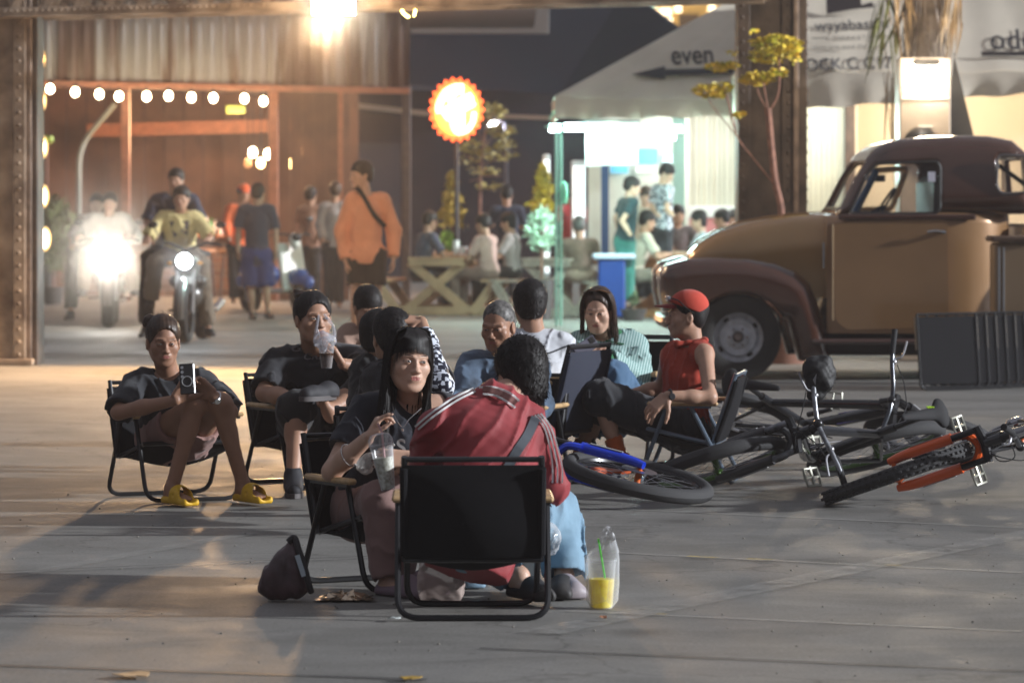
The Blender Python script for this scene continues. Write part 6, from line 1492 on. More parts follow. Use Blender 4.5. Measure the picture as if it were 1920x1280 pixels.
p9, J, so, MH = person('person', 'woman in a pale striped baseball jersey with green cuffs typing on her phone', J, skin='light', h=.0075, hf=.0036, face=(-.22,-1,-.22), gaze=(0,1,-.8), eyes_open=.4, shirt=m, sleeve=1.78, loose=.028, fold=.010, pants=M_denim, pant_to=1.9, pant_loose=.024, seed=61, neck_r=.045, brow=.8, wide=.97,
    hands={'a': dict(f=(.55,-.2,.35), n=(.2,.2,-.8), side=1, curl=(.35,.4,.45,.5), sc=.95), 'b': dict(f=(-.8,-.2,.25), n=(-.1,.1,-.9), side=-1, curl=(.35,.4,.45,.5), sc=.95)})
for w_, e_ in (('wrb','elb'), ('wra','ela')):
    q = SDF(.006); q.cap(J[w_].lerp(J[e_], .10), J[w_].lerp(J[e_], .36), .043, .052, k=.01); d_ = nv(J[w_]-J[e_]); q.ell(J[w_]+d_*.04, (.055,.055,.055), mode='s', k=.004); q.noise = fold_noise(.004, 40, 3); q.build('green_cuff', M_green, p9)
q = SDF(.006); n_ = J['neck']; q.cap(n_+Vector((-.075,-.03,.015)), n_+Vector((-.05,-.09,-.09)), .016, .008); q.cap(n_+Vector((.075,-.02,.02)), n_+Vector((.02,-.10,-.07)), .022, .010); q.cap(n_+Vector((-.07,-.0,.015)), n_+Vector((.08,.0,.02)), .02, .024); q.build('green_collar', M_green, p9)
on_cloth(so, [P(1136,638,20.6), P(1148,641,20.6), P(1170,645,20.6)], .004, M_green, 'pocket_edge')
shirt_text(so, '17', 1192, 660, 15, 16, 20.7, cloth('jersey_number', (.10,.16,.17)))
hc9 = hair_cap(p9, J['head'], MH, 'tied', HAIR['brown'], seed=63, tufts=0, wide=1.0, thick=.5); H = J['head']; L9 = lambda x, y, z: H + MH @ Vector((x, y, z)); rs = np.random.RandomState(5); paths = []
for k in range(300):
    sg = 1 if rs.rand() < .5 else -1; a = rs.uniform(0, 1); x0 = sg*rs.uniform(.003, .02)+.012; y0 = .05-.11*a; xs = sg*(.084+rs.uniform(-.006,.008)); ys = .038-.11*a
    if a > .55: xs *= (1.25-.75*a)*rs.uniform(.3, 1.05)
    paths.append(smooth_path([L9(x0, y0, .125-.01*a), L9(xs*.7, (y0+ys)/2, .105), L9(xs, ys, .035), L9(xs*1.05, ys-.005, -.06), L9(xs*1.12, ys+rs.uniform(-.02,.015), rs.uniform(-.19,-.13))], 4))
strands(p9, 'long_hair', paths, HAIR['brown'], .0036)
q = MB(); q.tube(smooth_path([L9(-.072,.03,.105), L9(-.03,.062,.128), L9(0,.068,.126), L9(.03,.062,.128), L9(.072,.03,.105)]), .004, 6); q.build('hair_band', mat('tortoise', (.12,.06,.03), .15), p9, smooth=True, world=True)
ph = empty('smartphone', P(1098,650,20.58), label='smartphone held by the woman in the striped jersey', cat='phone'); Mx = Matrix.Rotation(R(58), 3, 'Y') @ Matrix.Rotation(R(-30), 3, 'X')
q = MB(); q.box((0,0,0), (.072,.009,.15), Mx, bev=.008); q.build('phone_case', mat('phone_grey', (.10,.10,.13), .2), ph); q = MB(); q.box(Mx @ Vector((-.012,-.006,.05)), (.034,.004,.036), Mx, bev=.004); q.build('camera_lens', mat('lens_black', (.02,.02,.02), .1), ph)
c9 = folding_chair('folding armchair under the woman in the striped jersey', Vector((GX(1158,21.1), 21.1, 0)), R(-18), wd=.52); c9.scale = (1, 1, 1.27)
# --- man in the red cap
J = PJ(20.2, head=(1287,592,.0), neck=(1300,648,.02), pelvis=(1280,802,.05), sha=(1254,668,.14), shb=(1322,664,-.12), ela=(1240,725,.25), elb=(1332,745,-.30), wra=(1185,738,.25), wrb=(1252,742,-.36), hipa=(1266,800,.14), hipb=(1276,802,-.06), kna=(1090,755,.15), knb=(1122,745,-.12), ana=(1100,865,.18), anb=(1166,866,-.12), toa=(1072,852,.15), tob=(1150,850,-.20))
J['kna'] = P(1118,760,20.36); J['ana'] = P(1082,870,20.4); chk('redcap', J)
M_vest = cloth('vest_red', (.42,.045,.022)); M_vestd = cloth('vest_dark', (.10,.012,.010)); M_cap = cloth('cap_red', (.52,.055,.03))
J['toa'] = J['ana']+Vector((-.12,-.03,-.05)); J['tob'] = J['anb']+Vector((-.10,-.08,-.045))
p10, J, so, MH = person('person', 'man in a red cap and red sleeveless top leaning back with crossed legs', J, skin='mid', h=.007, hf=.0036, face=(-1,-.10,.0), gaze=(0,1,0), hs=1.0, chest_f=(-1,-.1,.1), shirt=M_vest, sleeve=0, loose=.014, fold=.012, pants=cloth('shorts_black', (.020,.022,.027)), pant_to=.97, pant_loose=.030, seed=71, bulk=.98,
    shoes=dict(style='trainer', m=mat('orange_trainer', (.55,.10,.03), .6), sole=mat('dark_sole', (.05,.05,.05), .6)),
    hands={'b': dict(f=(-.75,-.15,-.62), n=(-.35,.25,-.75), side=1, curl=(.30,.35,.40,.45), sc=1.1, spread=.2)})
for kk in 'ab':
    q = SDF(.007); a_, k_ = J['an'+kk], J['kn'+kk]; q.cap(a_+Vector((0,0,-.04)), a_.lerp(k_, .36), .041, .050); e_ = a_.lerp(k_, .36); q.ell(e_+nv(k_-a_)*.075, (.08,.08,.08), mode='s', k=.004); q.noise = fold_noise(.004, 40, 3); q.build('orange_sock', cloth('sock_orange', (.45,.09,.015)), p10)
Lc = lambda x, y, z: J['head'] + MH @ Vector((x, y, z))
hair_cap(p10, J['head'], MH, 'buzz', HAIR['black'], seed=73, tufts=300, thick=.3)
q = SDF(.0045); q.ell(Lc(0,-.014,.052), (.088,.106,.088), MH, k=.01); q.plane(Lc(0,0,.040), tuple(MH @ Vector((0,.36,-1)))); q.ell(Lc(0,-.115,.030), (.030,.03,.026), MH, k=.006, mode='s'); capo = q.build('baseball_cap', M_cap, p10)
q = MB(); V = []; n = 16
for i in range(n+1):
    a = math.pi*i/n; 
    for rr, zz in ((.080, .066), (.150, .056)): V.append(Lc(math.cos(a)*.078*(1 if rr < .1 else .82), .062+(math.sin(a)*(.022 if rr < .1 else .108)), zz-.010*(math.cos(a)**2)))
F = [[2*i,2*i+1,2*i+3,2*i+2] for i in range(n)]; nn = len(V); V2 = [v-Vector((0,0,.006)) for v in V]; q.add(V+V2, F+[[k+nn for k in f[::-1]] for f in F]+[[2*i+1,2*i+1+nn,2*i+3+nn,2*i+3] for i in range(n)]+[[0,1,1+nn,nn],[2*n,2*n+nn,2*n+1+nn,2*n+1]]); q.build('cap_brim', cloth('brim_maroon', (.22,.02,.02)), capo, smooth=True, world=True)
q = MB(); q.tube(smooth_path([Lc(.082,-.03,.012), Lc(.088,.01,.040), Lc(.084,.052,.080), Lc(.05,.088,.094)]), .0034, 6); q.tube(smooth_path([Lc(-.082,-.03,.012), Lc(-.088,.01,.040), Lc(-.084,.052,.080), Lc(-.05,.088,.094)]), .0034, 6); go_ = q.build('sunglasses', mat('dark_frame', (.02,.02,.02), .2), p10, smooth=True, world=True)
q = MB(); q.bar(Lc(.0878,.020,.050), Lc(.080,.068,.088), .010, .006); q.build('green_temple', mat('lime', (.45,.75,.02), .4), go_, world=True)
q = MB(); q.ell(Lc(.035,.098,.092), (.032,.010,.016), MH); q.ell(Lc(-.035,.098,.092), (.032,.010,.016), MH); q.build('lens', mat('mirror_lens', (.5,.5,.55), .05, metal=.9), go_, smooth='all', world=True)
watch(J['wrb'], J['elb'], mat('watch_black', (.02,.02,.02), .4), mat('watch_face', (.04,.04,.045), .1), '', r=.033, parent=p10)
q = SDF(.006); n_ = J['neck']; q.cap(n_+Vector((-.085,-.06,.010)), n_+Vector((.06,-.06,.030)), .016, .014); q.cap(n_+Vector((.06,-.06,.03)), n_+Vector((.06,.07,.03)), .014, .014); q.cap(n_+Vector((-.085,-.06,.01)), n_+Vector((-.09,.05,.0)), .016, .016); q.noise = fold_noise(.004, 40, 3); q.build('collar', M_vest, p10)
folding_chair('folding armchair with slate blue legs under the man in the red cap', Vector((GX(1296,20.2), 20.2, 0)), R(-99), tubem=M_slate)
# ================================================================ VINTAGE PICKUP
TD = 31.7          # distance of its near side
TX = lambda px: GX(px, TD); TZ = lambda py: ZY(py, TD)
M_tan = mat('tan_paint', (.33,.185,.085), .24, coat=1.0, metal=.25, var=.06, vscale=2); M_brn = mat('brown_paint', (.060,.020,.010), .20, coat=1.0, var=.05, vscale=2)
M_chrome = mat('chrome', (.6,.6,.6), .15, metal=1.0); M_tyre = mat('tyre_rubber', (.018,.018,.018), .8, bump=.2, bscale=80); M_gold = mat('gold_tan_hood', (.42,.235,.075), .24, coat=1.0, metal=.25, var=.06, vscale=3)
tk = empty('pickup_truck', (TX(1650), TD+.95, 0), label='vintage rounded pickup truck with tan body, brown roof and brown front fender', cat='pickup truck')
def loft(rings, name, m, parent=None, cap=True, closed=True, thick=None, smooth=True):
    q = MB(); n = len(rings[0]); V = [p for r in rings for p in r]; F = []
    for j in range(len(rings)-1):
        for i in range(n if closed else n-1): F.append([j*n+i, j*n+(i+1)%n, (j+1)*n+(i+1)%n, (j+1)*n+i])
    if cap and closed: F.append(list(range(n))[::-1]); F.append([(len(rings)-1)*n+i for i in range(n)])
    q.add(V, F); o = q.build(name, m, parent, smooth=smooth, world=True); return o
def interp(tab, x):
    xs = [t[0] for t in tab]; return np.interp(x, xs, [t[1] for t in tab])
# widths: cab 1.70 wide; y runs from the near side TD backwards
def body_ring(x, zt, zb, y0, y1, rt=.25, rb=.05, n=6, tumble=.0):
    """cross-section in the y-z plane with rounded top corners"""
    out_ = []; rt = min(rt, (zt-zb)*.48, (y1-y0)*.48)
    pts = [(y0, zb+.0), (y0-0.0, zb+(zt-zb)*.3), (y0+tumble*.3, zt-rt)]
    a = [(y0+tumble+rt-rt*math.cos(t), zt-rt+rt*math.sin(t)) for t in [math.pi/2*i/n for i in range(1, n+1)]]
    b = [(y1-tumble-rt+rt*math.sin(t), zt-rt+rt*math.cos(t)) for t in [math.pi/2*i/n for i in range(0, n)]]
    pts += a+b+[(y1-tumble*.3, zt-rt), (y1, zb+(zt-zb)*.3), (y1, zb)]
    return [Vector((x, y, z)) for y, z in pts]
# --- hood: narrow alligator hood, nose at px 1292
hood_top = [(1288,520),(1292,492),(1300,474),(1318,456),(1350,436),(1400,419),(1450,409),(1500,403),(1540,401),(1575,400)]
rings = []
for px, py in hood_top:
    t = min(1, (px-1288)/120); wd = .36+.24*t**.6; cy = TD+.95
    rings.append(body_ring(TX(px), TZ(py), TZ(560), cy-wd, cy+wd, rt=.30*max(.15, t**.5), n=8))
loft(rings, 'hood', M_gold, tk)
q = MB(); q.tube([Vector((TX(px), TD+.95, TZ(py)+.006)) for px, py in hood_top[2:]], .010, 6); ho = q.build('hood_ridge', M_gold, tk, smooth=True, world=True)
q = MB(); q.box(Vector((TX(1488), TD+.375, TZ(470))), (.19,.02,.035), bev=.008); q.build('side_badge', mat('dark_badge', (.10,.05,.03), .3, metal=.5), ho, world=True)
# grille
q = MB()
for k, py in enumerate((505,525,545,565,585)): q.tube([Vector((TX(1284-k*1.5), TD+.55, TZ(py))), Vector((TX(1274-k*1.5), TD+.95, TZ(py))), Vector((TX(1284-k*1.5), TD+1.35, TZ(py)))], .022, 8)
q.build('grille', M_chrome, tk, smooth=True, world=True)
# --- cowl and cab body
cab = []
for px, zt_, tum in ((1552,404,.10),(1575,402,.05),(1600,400,.0),(1780,398,.0),(1810,398,.015),(1832,398,.045),(1855,398,.10),(1875,399,.17),(1892,399,.26),(1903,399,.38)):
    cab.append(body_ring(TX(px), TZ(zt_), TZ(625), TD+tum, TD+1.90-tum, rt=.09, n=5))
cab_o = loft(cab, 'cab_body', M_tan, tk)
# door: slightly proud panel with seam
def panel(poly_px, y, th, name, m, parent, bulge=0):
    q = MB(); pts = [Vector((TX(a), y, TZ(b))) for a, b in poly_px]; n = len(pts)
    V = pts+[p+Vector((0, th, 0)) for p in pts]; q.add(V, [list(range(n)), list(range(n, 2*n))[::-1]]+[[i, (i+1)%n, (i+1)%n+n, i+n] for i in range(n)]); return q.build(name, m, parent, world=True)
def rpoly(pts, r=10, n=4):
    return [(p.x, p.y) for p in round_path([Vector((a, b, 0)) for a, b in pts+pts[:1]], r, n)][:-1] if False else _rp(pts, r, n)
def _rp(pts, r, n):
    out_ = []; N = len(pts)
    for i in range(N):
        a, b, c = Vector(pts[i-1]), Vector(pts[i]), Vector(pts[(i+1) % N]); d1 = (a-b); d2 = (c-b); rr = min(r, d1.length*.45, d2.length*.45); p1 = b+d1.normalized()*rr; p2 = b+d2.normalized()*rr
        for k in range(n+1): t = k/n; q_ = p1*(1-t)**2+b*2*t*(1-t)+p2*t*t; out_.append((q_.x, q_.y))
    return out_
door = panel(_rp([(1561,418),(1776,410),(1779,590),(1757,614),(1586,618),(1566,600)], 14, 4), TD-.014, .03, 'door', M_tan, tk)
q = MB(); q.tube(smooth_path([Vector((TX(1738),TD-.045,TZ(435))), Vector((TX(1752),TD-.055,TZ(433))), Vector((TX(1772),TD-.045,TZ(436)))]), .011, 8); q.ell(Vector((TX(1768),TD-.03,TZ(435))), (.02,.025,.02)); q.build('door_handle', M_chrome, door, smooth=True, world=True)
q = MB(); q.tube([Vector((TX(1561),TD-.018,TZ(y))) for y in (420, 480, 540, 600)], .006, 6); q.build('door_seam_trim', mat('seam', (.32,.22,.12), .4, metal=.3), door, smooth=True, world=True)
q = MB(); q.bar(Vector((TX(1545),TD+.05,TZ(455))), Vector((TX(1545),TD+.05,TZ(503))), .010, .014); q.build('vent_trim', M_chrome, cab_o, world=True)
# --- roof and pillars (brown), built as an SDF shell with window openings
s = SDF(.018); zr = TZ(257)
cx0, cx1 = TX(1640), TX(1895)
s.box(((TX(1600)+TX(1915))/2, TD+.95, (TZ(404)+TZ(330))/2-.05), ((TX(1915)-TX(1600))/2, .93, (TZ(300)-TZ(404))/2+.12), None, rd=.10, k=.02)
s.p = []
H_ = [(1566,404),(1580,385),(1606,333),(1625,301),(1641,281),(1662,268),(1692,260),(1745,255),(1800,253),(1860,254),(1905,262),(1935,290),(1945,402)]
# body as intersection: extruded outline (sampled) with rounded sides
poly = np.array([(TX(a), TZ(b)) for a, b in H_])
def poly_sdf(P2, X, Z):
    d = np.full(X.shape, 1e9); inside = np.zeros(X.shape, bool); n = len(P2)
    for i in range(n):
        a, b = P2[i-1], P2[i]; e = b-a; w0 = X-a[0]; w1 = Z-a[1]; t = np.clip((w0*e[0]+w1*e[1])/(e@e), 0, 1); d = np.minimum(d, (w0-e[0]*t)**2+(w1-e[1]*t)**2)
        c = ((a[1] <= Z) & (b[1] > Z)) | ((b[1] <= Z) & (a[1] > Z)); xi = a[0]+(Z-a[1])/(b[1]-a[1]+1e-12)*(b[0]-a[0]); inside ^= c & (X < xi)
    return np.where(inside, -1, 1)*np.sqrt(d)
def cab_shell(X):
    z = X[...,2]; u = np.clip((z-TZ(402))/(zr-TZ(402)), 0, 1); half = .93-.11*u**1.5; yy = np.abs(X[...,1]-(TD+.95))-half; p = poly_sdf(poly, X[...,0], z)
    r_ = .16; a = np.maximum(p+r_, 0); b = np.maximum(yy+r_, 0); o_ = np.sqrt(a*a+b*b)-r_+np.minimum(np.maximum(p+r_, yy+r_), 0)
    return np.maximum(o_, -(o_+.045))
def ext(poly2, y0, y1, rr=.03):
    P2 = np.array([(TX(a), TZ(b)) for a, b in poly2])
    def f(X):
        p = poly_sdf(P2, X[...,0], X[...,2])+rr; y = np.maximum(y0-X[...,1], X[...,1]-y1); return np.maximum(p-rr, y)
    return f, (P2[:,0].min(), y0, P2[:,1].min()), (P2[:,0].max(), y1, P2[:,1].max())
lo = (TX(1560), TD, TZ(404)); hi = (TX(1950), TD+1.92, zr+.03)
s._push(cab_shell, lo, hi, 0)
win = [(1607,407),(1600,380),(1624,336),(1648,313),(1760,304),(1768,318),(1766,396),(1756,403)]
win = [(1594,400),(1604,378),(1629,324),(1645,307),(1757,303),(1764,312),(1764,392),(1756,400)]
f, l, u_ = ext(win, TD-.3, TD+2.3); s._push(f, l, u_, .004, 's')
win2 = [(1872,290),(1926,292),(1930,360),(1880,364),(1870,350)]; f, l, u_ = ext(_rp(win2, 8, 4), TD-.3, TD+.7); s._push(f, l, u_, .004, 's'); f, l, u_ = ext(_rp(win2, 8, 4), TD+1.3, TD+2.3); s._push(f, l, u_, .004, 's')
# windscreen opening and rear window (cut through front and back, along x)
def slab_cut(y0, y1, z0_, z1_, xa, xb):
    def f(X): return np.maximum(np.maximum(np.abs(X[...,1]-(y0+y1)/2)-(y1-y0)/2, np.abs(X[...,2]-(z0_+z1_)/2)-(z1_-z0_)/2), np.maximum(xa-X[...,0], X[...,0]-xb))
    return f, (xa, y0, z0_), (xb, y1, z1_)
for a in ((TD+.22, TD+1.68, TZ(388), TZ(302), TX(1560), TX(1646)), (TD+.45, TD+1.45, TZ(375), TZ(300), TX(1900), TX(1990))):
    f, l, u_ = slab_cut(*a); s._push(f, l, u_, .004, 's')
s.plane((0,0,TZ(402)), (0,0,-1))
roof = s.build('cab_roof', M_brn, tk)
q = MB(); q.box(Vector(((TX(1572)+TX(1830))/2, TD-.004, TZ(407))), (TX(1830)-TX(1572), .05, TZ(402)-TZ(413)), bev=.012); q.build('belt_moulding', M_brn, tk, world=True)
# window rubber frames and glass
def frame(pts, y, r_, name, m, parent):
    q = MB(); q.tube([Vector((TX(a), y, TZ(b))) for a, b in _rp(pts, 10, 4)], r_, 6, closed=True); return q.build(name, m, parent, smooth=True, world=True)
M_rub = mat('window_rubber', (.02,.018,.018), .5); M_glass = film('window_glass', (.05,.07,.09), .18, .55, .03)
fr = frame(win, TD+.045, .014, 'side_window_frame', M_rub, tk); panel(_rp(win, 10, 4), TD+.05, .006, 'side_window_glass', M_glass, fr)
fr2 = frame(win2, TD+.035, .012, 'rear_quarter_window', mat('grey_rubber', (.12,.11,.11), .4), tk); panel(_rp(win2, 8, 4), TD+.05, .006, 'quarter_glass', M_glass, fr2)
q = MB(); q.bar(Vector((TX(1868),TD+.3,TZ(300))), Vector((TX(1930),TD+.3,TZ(345))), .04, .035); q.build('grab_bar', M_rub, tk, world=True)
q = MB(); q.bar(Vector((TX(1748),TD+.045,TZ(322))), Vector((TX(1748),TD+.045,TZ(341))), .06, .004, up=(0,1,0)); q.build('sticker', mat('sticker', (.45,.45,.5), .4, emit=(.5,.5,.6), es=.25), fr, world=True)
# interior: far window frame edge lit yellow, steering wheel, seat, mirror
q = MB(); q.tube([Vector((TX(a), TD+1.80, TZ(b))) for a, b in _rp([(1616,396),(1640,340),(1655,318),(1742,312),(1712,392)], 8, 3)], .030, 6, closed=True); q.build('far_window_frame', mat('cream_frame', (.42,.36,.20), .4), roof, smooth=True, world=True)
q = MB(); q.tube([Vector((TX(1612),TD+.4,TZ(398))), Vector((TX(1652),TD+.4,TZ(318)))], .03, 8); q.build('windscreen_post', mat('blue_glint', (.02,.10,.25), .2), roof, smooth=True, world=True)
q = MB(); c_ = Vector((TX(1668),TD+.5,TZ(385))); q.tube([c_+Vector((.09*math.cos(t), .19*math.sin(t), .14*math.cos(t)+.0)) for t in [2*math.pi*i/24 for i in range(24)]], .012, 6, closed=True); q.tube([c_, c_+Vector((-.3,0,-.2))], .02, 6); q.build('steering_wheel', M_rub, tk, smooth=True, world=True)
q = MB(); q.box(Vector((TX(1775),TD+.95,TZ(390))), (.16,1.5,.55), bev=.06); q.build('seat_back', mat('seat_vinyl', (.03,.03,.05), .5), tk, world=True)
q = MB(); q.box(Vector((TX(1663),TD+.95,TZ(333))), (.16,.02,.06), bev=.01); q.build('mirror', M_rub, tk, world=True)
# --- front fender: a fat pontoon over the wheel
s = SDF(.016); fy = TD+.16
F_ = [(1240,560),(1236,520),(1246,500),(1275,488),(1330,484),(1395,486),(1450,494),(1490,510),(1516,534),(1530,565),(1545,610),(1552,672)]
outer = np.array([(TX(a), TZ(b)) for a, b in [(1243,585),(1236,548),(1236,515),(1248,497),(1285,486),(1340,483),(1400,485),(1455,494),(1495,510),(1520,532),(1534,565),(1548,612),(1560,678),(1500,678),(1480,600),(1300,590)]])
def fend(X):
    z = X[...,2]; p = poly_sdf(outer, X[...,0], z); cy = TD+.235; top = np.clip((z-TZ(560))/(TZ(484)-TZ(560)), 0, 1); yy = np.abs(X[...,1]-cy)-.255; r_ = .15
    a = np.maximum(p+r_, 0); b = np.maximum(yy+r_, 0); return np.sqrt(a*a+b*b)-r_+np.minimum(np.maximum(p+r_, yy+r_), 0)
s._push(fend, (TX(1236), TD-.03, TZ(678)), (TX(1562), TD+.5, TZ(483)), 0)
wc = (TX(1385), TZ(641)); 
def arch(X): return np.maximum(np.sqrt((X[...,0]-wc[0])**2*.92+(X[...,2]-wc[1]-.0)**2)-.405, TD-.2-X[...,1])
s._push(arch, (wc[0]-.43, TD-.1, wc[1]-.43), (wc[0]+.43, TD+.6, wc[1]+.43), .03, 's')
fe = s.build('front_fender', M_brn, tk)
fe2 = fe.copy(); sc.collection.objects.link(fe2); fe2.parent = tk; fe2.location = fe.location+Vector((0, 1.43, 0))
# headlamps, bumper
q = MB(); q.lathe([(.001,.04),(.06,.035),(.09,.01),(.10,-.03),(.09,-.05)], 20, Matrix.Rotation(R(-90),4,'Y'), c=Vector((TX(1243)-.0,TD+.28,TZ(520)))); q.build('headlamp', M_chrome, fe, smooth=True, world=True)
q = MB(); q.tube(smooth_path([Vector((TX(1262),TD+.10,TZ(605))), Vector((TX(1252),TD+.3,TZ(605))), Vector((TX(1248),TD+.95,TZ(605))), Vector((TX(1252),TD+1.6,TZ(605))), Vector((TX(1262),TD+1.8,TZ(605)))]), .055, 8); q.build('front_bumper', mat('dull_bumper', (.09,.05,.035), .3, metal=.5), tk, smooth=True, world=True)
# lower body, running board, rear of cab, bed
q = MB(); q.box(Vector(((TX(1545)+TX(1960))/2, TD+.95, (TZ(622)+TZ(668))/2)), (TX(1960)-TX(1545), 1.5, TZ(622)-TZ(668)), bev=.02); q.build('chassis', mat('dark_underbody', (.03,.018,.014), .6), tk, world=True)
q = MB(); q.box(Vector(((TX(1520)+TX(1900))/2, TD+.12, TZ(640))), (TX(1900)-TX(1520), .34, .045), bev=.02); q.build('running_board', M_brn, tk, world=True)
q = MB(); q.box(Vector(((TX(1925)+TX(2330))/2, TD+.95, (TZ(420)+TZ(610))/2)), (TX(2330)-TX(1925), 1.55, TZ(420)-TZ(610)), bev=.03); q.build('cargo_bed', M_tan, tk, world=True)
s = SDF(.03)
s.ell((TX(2120), TD+.15, TZ(560)), (.62,.26,.46)); s.ell((TX(2120), TD+.0, TZ(641)), (.40,.6,.40), mode='s', k=.03); s.build('rear_fender', M_brn, tk)
# wheels
def truck_wheel(cx, y, sgn, cz=None):
    c_ = Vector((cx, y, .355)); Mx = Matrix.Rotation(R(90)*1, 4, 'X')
    q = MB(); q.lathe([(.205,-.085),(.225,-.10),(.30,-.108),(.345,-.095),(.357,-.06),(.357,.06),(.345,.095),(.30,.108),(.225,.10),(.205,.085)], 44, Mx, c=c_); ty = q.build('wheel', M_tyre, tk, smooth=True, world=True)
    q = MB(); q.lathe([(.001,.030*sgn),(.045,.035*sgn),(.05,.06*sgn),(.075,.062*sgn),(.10,.045*sgn),(.15,.050*sgn),(.165,.03*sgn),(.19,.05*sgn),(.212,.085*sgn),(.205,.03*sgn),(.20,-.05*sgn)], 44, Mx, c=c_); q.build('rim', mat('grey_wheel', (.50,.51,.54), .45, metal=.3, var=.2, vscale=14), ty, smooth=True, world=True)
    for k in range(4):
        q = MB(); a = R(35+90*k); q.tube([c_+Vector((.172*math.cos(a+t), -.047*sgn, .172*math.sin(a+t))) for t in (-.13,-.06,0,.06,.13)], .014, 6)
        q.build('rim_slot', mat('slot_dark', (.01,.01,.01), .8), ty, smooth=True, world=True)
    q = MB(); q.lathe([(.001,.085*sgn),(.03,.083*sgn),(.04,.06*sgn),(.042,.03*sgn)], 20, Mx, c=c_)
    for k in range(6): a = R(60*k); q.lathe([(.001,.075*sgn),(.010,.075*sgn),(.011,.05*sgn)], 6, Mx, c=c_+Vector((.075*math.cos(a),0,.075*math.sin(a))))
    q.build('hub', mat('rusty_hub', (.24,.19,.17), .5, metal=.4, var=.4, vscale=30), ty, smooth=True, world=True)
for cx in (TX(1385), TX(2120)):
    truck_wheel(cx, TD+.14, 1); truck_wheel(cx, TD+1.76, -1)
# --- stack of folded armchairs standing by the truck
def folded_chair(x, y, yaw, label, lean=0.0, zs=1.0):
    r = empty('folded_armchair', (x, y, 0), yaw, label=label, cat='chair', group='folded armchairs stacked beside the truck')
    hw = .27; q = MB(); q.tube(round_path([(-hw,.0,.60),(-hw,.0,.012),(hw,.0,.012),(hw,.0,.60)], .07, 5), .011, 8); q.build('rear_leg_frame', M_tube, r, smooth=True)
    q = MB(); q.tube(round_path([(-hw+.03,.022,.55),(-hw+.03,.022,.03),(hw-.03,.022,.03),(hw-.03,.022,.55)], .07, 5), .011, 8); q.build('front_leg_frame', M_tube, r, smooth=True)
    q = MB(); q.box((0,.012,.315), (2*hw-.03,.018,.53), bev=.006); q.build('folded_fabric', M_fab, r, smooth=True)
    for sx in (-1, 1): q = MB(); q.box((sx*(hw+.01),.012,.45), (.012,.030,.26), bev=.004); q.build('armrest', mat('worn_armrest', (.20,.16,.12), .5), r)
    q = MB(); q.tube([(-hw+.02,.03,.60),(hw-.02,.03,.60)], .010, 8); q.build('top_bar', M_tube, r, smooth=True)
    return r
fc0 = None; ords = ['front', 'second', 'third', 'fourth', 'fifth', 'sixth', 'seventh', 'eighth']
for k in range(8):
    if fc0 is None: fc0 = folded_chair(0, 0, 0, ''); o = fc0
    else: o = copy_tree(fc0)
    D_ = 29.6+.0*k; o.location = (GX(1782+k*19, 30.0+.05*k), 30.0+.075*k, 0); o.rotation_euler = (R(-6), 0, R(26)); o['label'] = '%s folded black armchair of the row standing beside the old truck, counted from the left' % ords[k].capitalize()
cabn = empty('metal_cabinet', (GX(1915,30.9), 31.1, 0), label='tan metal cabinet with grey trim at the right edge behind the folded chairs', cat='cabinet')
q = MB(); x0, x1 = GX(1866,30.9), GX(1950,30.9); z1_ = ZY(455,30.9); q.box(((x0+x1)/2-cabn.location.x, 0, z1_/2), (x1-x0, .35, z1_), bev=.02); q.build('cabinet_body', mat('cabinet_tan', (.25,.17,.10), .35, coat=.3), cabn)
q = MB(); q.box(((x0+x1)/2-cabn.location.x, 0, z1_+.03), (x1-x0+.06, .42, .05), bev=.015); q.build('cabinet_lid', mat('lid_brown', (.10,.06,.04), .4), cabn)
q = MB()
for px in (1874, 1883): q.box((GX(px,30.9)-cabn.location.x, -.18, z1_*.5), (.014,.012,z1_*.94))
q.build('grey_trim', mat('trim_grey', (.45,.45,.46), .3, metal=.4), cabn)
